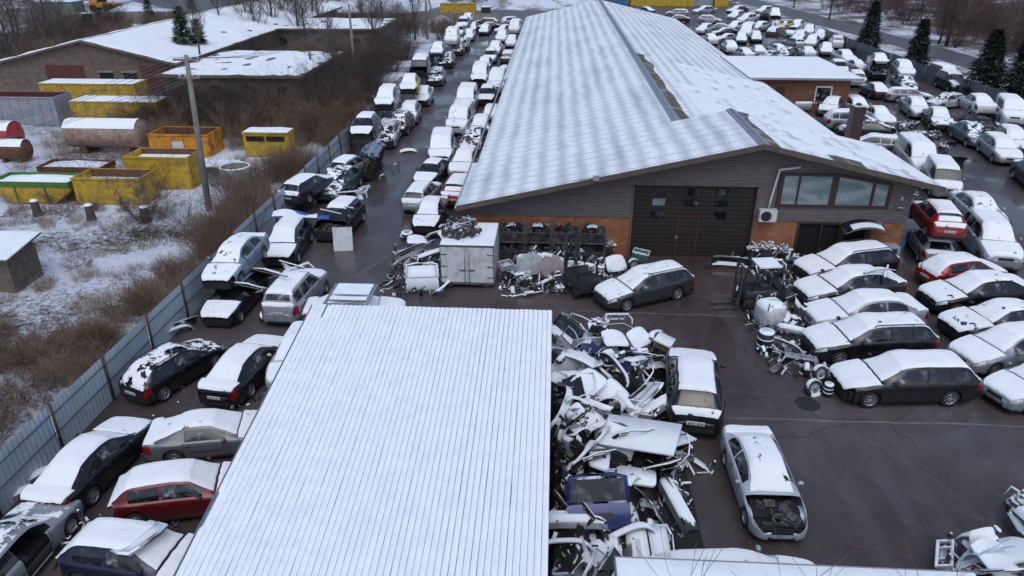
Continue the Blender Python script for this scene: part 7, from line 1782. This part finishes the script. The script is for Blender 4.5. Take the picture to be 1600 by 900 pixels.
def tree_parts(h, seed, m='twig_grey', r=.09):
    rnd = random.Random(seed); tr = MB(); pts = [Vector((0, 0, -.1))]
    for k in range(6): pts.append(Vector((rnd.gauss(0, .05) * h * .2, rnd.gauss(0, .05) * h * .2, h * (k + 1) / 6)))
    tr.tube(pts, [r * (1 - k / 7.5) for k in range(7)], 6)
    vs = []; fs = []
    def rib(a, b, r0, r1):
        d = (b - a).normalized(); s = d.orthogonal().normalized(); t = d.cross(s); k = len(vs)
        for p, q in ((a, r0), (b, r1)):
            for an in (0, 2.094, 4.189): vs.append(tuple(p + (s * math.cos(an) + t * math.sin(an)) * q))
        for i in range(3): j = (i + 1) % 3; fs.append((k + i, k + j, k + 3 + j, k + 3 + i))
    def grow(p, d, L, rr, lev):
        for i in range(3):
            d2 = (d + Vector((rnd.gauss(0, .14), rnd.gauss(0, .14), rnd.gauss(.08, .08)))).normalized(); q = p + d2 * L / 3
            rib(p, q, rr, rr * .75); rr *= .75
            if lev < 3:
                for _ in range(2): 
                    e = (d2 + Vector((rnd.gauss(0, .5), rnd.gauss(0, .5), rnd.gauss(.1, .2)))).normalized(); grow(q if lev else p.lerp(q, .6), e, L * rnd.uniform(.4, .6), max(.012, rr * .55), lev + 1)
            p, d = q, d2
    for k in range(26):
        t = .22 + .75 * (k + rnd.random()) / 26; i = min(5, int(t * 6)); p = pts[i].lerp(pts[i + 1], t * 6 - i); a = rnd.uniform(0, 6.28)
        grow(p, Vector((math.cos(a) * .8, math.sin(a) * .8, 1.0)).normalized(), h * (.42 - .28 * t), r * .35 * (1.1 - t), 1)
    me = bpy.data.meshes.new('crown'); me.from_pydata(vs, [], fs); me.materials.append(M[m]); me.update()
    return tr.mesh('trunk', M['bark']), me
TW = {}
def tw(kind):
    if kind not in TW:
        a = dict(dense=lambda s: twig_mesh('shrub', 30, 2.2, 1.2, 'twig', s, .016, 3, arch=.5), red=lambda s: twig_mesh('shrub', 26, 3.2, 1.6, 'twig_red', s, .02, 3, arch=.2), grey=lambda s: twig_mesh('shrub', 18, 3.0, 1.2, 'twig_grey', s, .022, 3, arch=.2),
                 straw=lambda s: twig_mesh('shrub', 90, 1.25, 1.6, 'straw', s, .009, 1, sub=1, arch=.3), wood=lambda s: twig_mesh('shrub', 26, 3.6, 1.5, 'twig_dark', s, .024, 3, arch=.25), low=lambda s: twig_mesh('shrub', 26, 1.0, 1.4, 'twig', s, .010, 3, arch=.8), reed=lambda s: twig_mesh('shrub', 120, 1.9, 1.8, 'twig', s, .010, 1, sub=1, arch=.1),
                 sparse=lambda s: twig_mesh('shrub', 7, 2.6, .4, 'twig_grey', s, .022, 3, sub=3, arch=.1))[kind]
        TW[kind] = [a(k * 17 + 3) for k in range(4)]
    return TW[kind]
RN = random.Random(77)
def shrub(kind, s, t, sc, label=None, group=None, z=0, name='bare_shrub', cat='shrub'):
    o = link(name, RN.choice(tw(kind)), None, YD(s, t, z), (0, 0, RN.uniform(0, 6.28))); k = sc * RN.uniform(.85, 1.15); o.scale = (k, k, k * RN.uniform(.85, 1.15)); return tag(o, label, cat, group)
def mass(name, kind, spots, label, kindprop='stuff'):
    """thicket that nobody could count: one mesh"""
    import numpy as np
    V = []; F = []; off = 0; mi = 0; mat_ = tw(kind)[0].materials[0]
    for (s, t, sc) in spots:
        me = RN.choice(tw(kind)); n = len(me.vertices); a = np.empty(n * 3, np.float32); me.vertices.foreach_get('co', a); a = a.reshape(-1, 3)
        th = RN.uniform(0, 6.28); c, q = math.cos(th), math.sin(th); k = sc * RN.uniform(.8, 1.2); p = YD(s, t)
        x = (a[:, 0] * c - a[:, 1] * q) * k + p.x; y = (a[:, 0] * q + a[:, 1] * c) * k + p.y; V.append(np.stack([x, y, a[:, 2] * k], 1))
        m = len(me.polygons); b = np.empty(m * 4, np.int32); me.loops.foreach_get('vertex_index', b); F.append(b.reshape(-1, 4) + off); off += n
    V = np.concatenate(V); F = np.concatenate(F); me = bpy.data.meshes.new(name)
    me.vertices.add(len(V)); me.vertices.foreach_set('co', V.ravel()); me.loops.add(F.size); me.loops.foreach_set('vertex_index', F.ravel()); me.polygons.add(len(F)); me.polygons.foreach_set('loop_start', np.arange(0, F.size, 4, dtype=np.int32)); me.polygons.foreach_set('loop_total', np.full(len(F), 4, np.int32)); me.materials.append(mat_); me.update()
    return tag(link(name, me), label, None, None, kindprop)
def area(n, s0, s1, t0, t1, sc0, sc1, test=None):
    out = []
    for _ in range(n):
        s, t = RN.uniform(s0, s1), RN.uniform(t0, t1)
        if test and not test(s, t): continue
        out.append((s, t, RN.uniform(sc0, sc1)))
    return out
GS_ = lambda px, py: ST(P(px, py))
# belt of brush along the fence and between fence and outbuildings
mass('undergrowth', 'reed', area(46, -19.3, -16.5, 32, 62, .7, 1.1, lambda s, t: s > -17.6 or t > 36), 'dense brown brush along the outer side of the metal fence')
mass('undergrowth', 'dense', area(80, -33, -16.8, 55, 100, .9, 1.5, lambda s, t: not (s < -23.0 and 65 < t < 86) and not (s > -20 and t > 72 and RN.random() < .7)), 'brown thicket between the fence and the dark outbuildings')
mass('undergrowth', 'wood', area(56, -35, -24, 57, 65.5, .6, .85) + area(60, -23.2, -17, 60, 100, .7, 1.1, lambda s, t: s < -19 or t < 72) + area(9, -38, -24, 86, 98, .7, .9), 'dark leafless thicket hiding the walls of the outbuildings')
mass('undergrowth', 'wood', area(40, -82, -57.5, 78, 128, .8, 1.2) + area(16, -36, -22, 118, 131, .8, 1.1), 'dark leafless thicket left of the barn and behind the long outbuilding')
mass('undergrowth', 'wood', area(70, 60, 84, 100, 150, .8, 1.25, lambda s, t: s > 60 + (t - 96) * .04), 'dark leafless thicket beyond the road bend')
mass('undergrowth', 'straw', area(90, -40, -18.5, 53, 66, .8, 1.4), 'pale dry stalks between the skips and the outbuildings')
mass('undergrowth', 'low', area(44, -24, -17.0, 15, 24.5, .8, 1.3, lambda s, t: s < -17.3 - max(0, t - 19) * .45), 'tangled brown bushes in front of the plank shack')
mass('undergrowth', 'dense', area(9, -22, -17.8, 15.5, 20, .5, .8), 'darker tangle at the lower left edge')
mass('undergrowth', 'dense', area(26, -18.6, -16.5, 21, 40, .35, .65) + area(24, -36, -22, 38, 50, .3, .6), 'low brown scrub at the fence foot and round the yellow boxes')
mass('undergrowth', 'straw', area(60, -19.5, -16.4, 20, 44, .5, .9) + area(50, -38, -24, 36, 56, .4, .8), 'dry stalks along the fence and between the skips')
mass('undergrowth', 'wood', area(5, -26.5, -23.5, 17.5, 22, .4, .6), 'dark twiggy bush at the lower left edge')
mass('undergrowth', 'low', area(22, -34, -17, 30, 39.5, .4, .7), 'sparse low stalks in the snow of the plot')
mass('dry_grass', 'straw', area(160, -36, -16.6, 23, 50, .25, .55), 'dry grass tufts poking through the snow of the plot')
mass('undergrowth', 'dense', area(150, -84, -38, 76, 132, .9, 1.5, lambda s, t: s < -57.5 - (0) or t > 125) + area(34, -38, -16.5, 118, 132, .9, 1.4), 'thin brown scrub round the barn and under the far wall')
mass('undergrowth', 'red', area(80, 62, 90, 96, 150, .9, 1.5, lambda s, t: s > 60 + (t - 96) * .05), 'reddish brown leafless wood beyond the road')
mass('undergrowth', 'red', area(60, 58.5, 70, 78, 122, .5, .9), 'low reddish scrub on the bank beside the road')
mass('undergrowth', 'grey', area(60, 66, 96, 76, 112, .9, 1.5), 'grey leafless saplings right of the wood')
mass('undergrowth', 'red', area(50, 56, 110, 150, 215, 1, 1.7), 'far leafless scrub at the top of the picture')
mass('undergrowth', 'straw', area(60, 57.5, 100, 62, 92, .8, 1.3), 'pale dry grass on the snowy bank')
mass('undergrowth', 'red', area(40, -120, -30, 190, 260, 1.3, 2.0), 'thin scrub line behind the gravel heaps')
# single plants
s_, t_ = GS_(228, 350); shrub('sparse', s_, t_, 1.45, 'large leafless shrub in front of the yellow waste boxes', None)
s_, t_ = GS_(372, 222); shrub('dense', s_, t_, 1.15, 'round brown shrub left of the small yellow box', None)
s_, t_ = GS_(262, 190); shrub('dense', s_, t_, 1.1, 'round brown shrub behind the orange skip', None)
s_, t_ = GS_(348, 300); shrub('sparse', s_, t_, .9, 'thin leafless shrub beside the tall pole', None)
s_, t_ = GS_(290, 352); shrub('grey', s_, t_, .6, 'low leafless shrub on the snow below the tall pole', None)
s_, t_ = GS_(240, 372); 
mb = MB(); rnd = random.Random(3)
for _ in range(900):
    p = YD(s_ + rnd.gauss(0, 1.3), t_ + rnd.gauss(0, .7), abs(rnd.gauss(0, .16))); a = rnd.uniform(0, 6.28); l = rnd.uniform(.08, .25)
    mb.add([p, p + Vector((math.cos(a) * .04, math.sin(a) * .04, 0)), p + Vector((rnd.gauss(0, .1), rnd.gauss(0, .1), l))], [(0, 1, 2)])
M['weed'] = simple('weeds', (.045, .065, .025), .9, 0, var=.5, scale=2)
tag(mb.build('green_weeds', M['weed']), 'dark green weeds at the foot of the leafless shrub', kind='stuff')
# bare trees
TR = [tree_parts(7.0, s, 'twig_grey', .15) for s in (1, 2, 3)]
def tree(s, t, sc, label, group='leafless trees round the barn', z=0):
    a, b = RN.choice(TR); o = empty('bare_tree', YD(s, t, z), RN.uniform(0, 6)); k = sc * 1.4; o.scale = (k, k, k); link('trunk', a, o); link('crown', b, o); return tag(o, label, 'tree', group)
k = 0
pos = [(35, 70, .8), (60, 62, .7), (92, 80, .75), (108, 92, .7), (20, 95, .8), (392, 74, .9), (404, 82, .8), (380, 66, .85), (468, 62, .8), (480, 90, .75), (455, 50, .8), (500, 60, .7), (522, 128, .7), (532, 148, .6), (600, 70, .8), (648, 64, .8), (568, 44, .7), (624, 76, .6), (740, 14, .8), (760, 12, .8), (508, 40, .7), (420, 44, .8), (345, 40, .6), (312, 84, .5), (430, 72, 1.05), (446, 60, .95), (412, 58, .9), (470, 78, 1.0), (366, 58, .85), (492, 54, .95), (586, 90, .8), (24, 60, .9), (80, 66, .85)]
pl_ = ['at the far left edge', 'second from the far left edge', 'left of the barn ridge', 'just behind the barn gable', 'lowest at the far left edge', 'tallest by the barn eave', 'beside the tallest at the barn eave', 'left of the tallest at the barn eave', 'left above the long outbuilding', 'right corner of the low outbuilding', 'on the left of the long outbuilding', 'behind the long outbuilding roof', 'beside the middle pole', 'below the middle pole', 'at the right wall of the long outbuilding', 'left of the braced pole', 'right of the middle pole top', 'between long outbuilding and braced pole', 'behind the far yellow container', 'right of the far yellow container', 'above the long outbuilding roof edge', 'behind the barn roof centre', 'growing on the barn roof slope', 'thin one low on the barn roof slope', 'tallest one right of the barn roof', 'second one right of the barn roof', 'nearest to the barn roof edge', 'between the two flat roofs', 'behind the barn roof near the pines', 'right behind the long outbuilding', 'at the wall corner of the long outbuilding', 'beside the grey green hut', 'between the hut and the yellow loader']
for (px, py, sc), q in zip(pos, pl_):
    z = 3.7 if 'slope' in q else 0
    s, t = ST(P(px, py, z))
    tree(s, t, sc, 'leafless grey tree ' + q, z=z)
for (px, py, sc, q) in ((1478, 72, 1.25, 'tallest leafless tree beyond the road'), (1492, 76, 1.0, 'leafless tree right of the tallest one beyond the road'), (1466, 70, .9, 'leafless tree left of the tallest one beyond the road'), (1295, 30, .9, 'slanting leafless tree at the road bend'), (1368, 28, 1.0, 'leafless tree in the wood behind the first conifer'), (1440, 20, 1.0, 'leafless tree behind the second conifer'), (1565, 100, .8, 'leafless tree above the two right conifers'), (1240, 12, .7, 'small leafless tree left of the road bend')):
    s, t = GS_(px, py); tree(s, t, sc, q, 'leafless trees beyond the road')
# conifers
def conifer_mesh(h, w, seed, m='needles', dens=1500, gap=0.0):
    rnd = random.Random(seed); mb = MB()
    for _ in range(int(dens * 1.6)):
        z = h * (.04 + .96 * rnd.random() ** 1.25); R_ = w * 1.0 * (1 - z / h) ** .7 * (.75 + .35 * noise.noise(Vector((z * 1.5, seed, 0)))) + .05
        a = rnd.uniform(0, 6.283); lump = 1 + .25 * noise.noise(Vector((math.cos(a) * 2, math.sin(a) * 2, z * 1.4 + seed)))
        q = R_ * lump * (rnd.random() ** .4); p = Vector((math.cos(a) * q, math.sin(a) * q, z)); L = rnd.uniform(.25, .55)
        d = Vector((math.cos(a), math.sin(a), rnd.uniform(-.5, .3))).normalized(); sd = d.cross(Vector((0, 0, 1))).normalized() * rnd.uniform(.07, .16); n_ = Vector((0, 0, rnd.uniform(-.05, .05)))
        mb.add([p - sd, p + sd + n_, p + d * L + sd * .3, p + d * L - sd * .3 + n_], [(0, 1, 2, 3)])
    return mb.mesh('crown', M[m])
def conifer(px, py, h, w, label, seed, m='needles', z=0, dens=1500, name='conifer', group='conifers along the fence'):
    p = P(px, py, z); o = empty(name, (p.x, p.y, z)); tag(o, label, 'tree', group)
    link('crown', conifer_mesh(h, w, seed, m, dens), o, (0, 0, .2)); mb = MB(); mb.tube([(0, 0, -.1), (0, 0, h * .9)], [.12, .02], 7); mb.build('trunk', M['bark'], o)
conifer(1353, 84, 6.6, 2.0, 'dark conifer by the roadside fence, farthest from the camera', 1, dens=2600)
conifer(1428, 108, 5.6, 1.7, 'dark conifer second along the roadside fence', 2, dens=2300)
conifer(1532, 152, 6.4, 2.3, 'dark broad conifer third along the roadside fence', 3, dens=2800)
conifer(1586, 160, 7.2, 2.1, 'dark conifer nearest the right edge', 4, dens=2800)
conifer(288, 68, 3.6, 1.2, 'young green pine growing on the barn roof', 5, 'pine', 4.0, 900, 'young_pine', 'young pines on and near the barn')
conifer(312, 70, 2.6, .8, 'smaller young pine right of the first on the barn roof', 6, 'pine', 3.6, 500, 'young_pine', 'young pines on and near the barn')
conifer(236, 38, 4.2, 1.2, 'young pine behind the barn roof edge', 7, 'pine', 0, 800, 'young_pine', 'young pines on and near the barn')
conifer(160, 50, 3.0, 1.0, 'young pine in front of the yellow loader', 8, 'pine', 0, 500, 'young_pine', 'young pines on and near the barn')
conifer(300, 16, 3.0, .9, 'small pine at the top behind the barn ridge', 9, 'pine', 0, 400, 'young_pine', 'young pines on and near the barn')
conifer(378, 12, 4.0, 1.5, 'brownish pine at the far end of the barn roof', 10, 'pine', 4.0, 600, 'young_pine', 'young pines on and near the barn')
# branches that reach up in the foreground, lower right
rnd = random.Random(5)
for i, (s, t, hh, lb) in enumerate(((2.8, 7.6, 7.3, 'thin leafless sapling crossing the trailer roof, left one'), (4.3, 7.8, 7.5, 'thin leafless sapling crossing the trailer roof, middle one'), (5.8, 8.0, 7.4, 'thin leafless sapling crossing the trailer roof, right one'), (7.3, 8.2, 7.6, 'thin leafless sapling before the corner wreck'))):
    me = twig_mesh('sapling', 4, hh * .75, .35, 'twig_red', 40 + i, .022, 2, sub=2, arch=.1, rmin=.004)
    tag(link('bare_sapling', me, None, YD(s, t)), lb, 'sapling', 'saplings in front of the trailer')
# ================================================================ camera, light
cam = bpy.data.objects.new('camera', bpy.data.cameras.new('camera')); COL.objects.link(cam)
cam.location = (0, 0, CAMH); cam.rotation_euler = (math.pi / 2 - PITCH, 0, 0)
cam.data.sensor_width = 36; cam.data.lens = 36 * FPX / 1600; cam.data.clip_end = 3000; cam.data.clip_start = .2
sc = bpy.context.scene; sc.camera = cam
w = bpy.data.worlds.new('World'); sc.world = w; w.use_nodes = True
nt = w.node_tree; bg = nt.nodes['Background']
sky = nt.nodes.new('ShaderNodeTexSky'); sky.sky_type = 'NISHITA'; sky.sun_disc = False
SUN_EL, SUN_AZ = R(62), R(178)
sky.sun_elevation = SUN_EL; sky.sun_rotation = SUN_AZ; sky.altitude = 100; sky.air_density = 1.0; sky.dust_density = 2.5; sky.ozone_density = 1.0
nt.links.new(sky.outputs[0], bg.inputs[0]); bg.inputs[1].default_value = .115
sl = bpy.data.objects.new('sun', bpy.data.lights.new('sun', 'SUN')); COL.objects.link(sl)
sl.data.energy = .9; sl.data.angle = R(60); sl.data.color = (.86, .93, 1.0)
d = Vector((math.sin(SUN_AZ) * math.cos(SUN_EL), math.cos(SUN_AZ) * math.cos(SUN_EL), math.sin(SUN_EL)))
sl.rotation_euler = d.to_track_quat('Z', 'Y').to_euler()
sc.view_settings.view_transform = 'Standard'; sc.view_settings.look = 'None'; sc.view_settings.gamma = 1; sc.view_settings.use_curve_mapping = False
sc.view_settings.exposure = .27
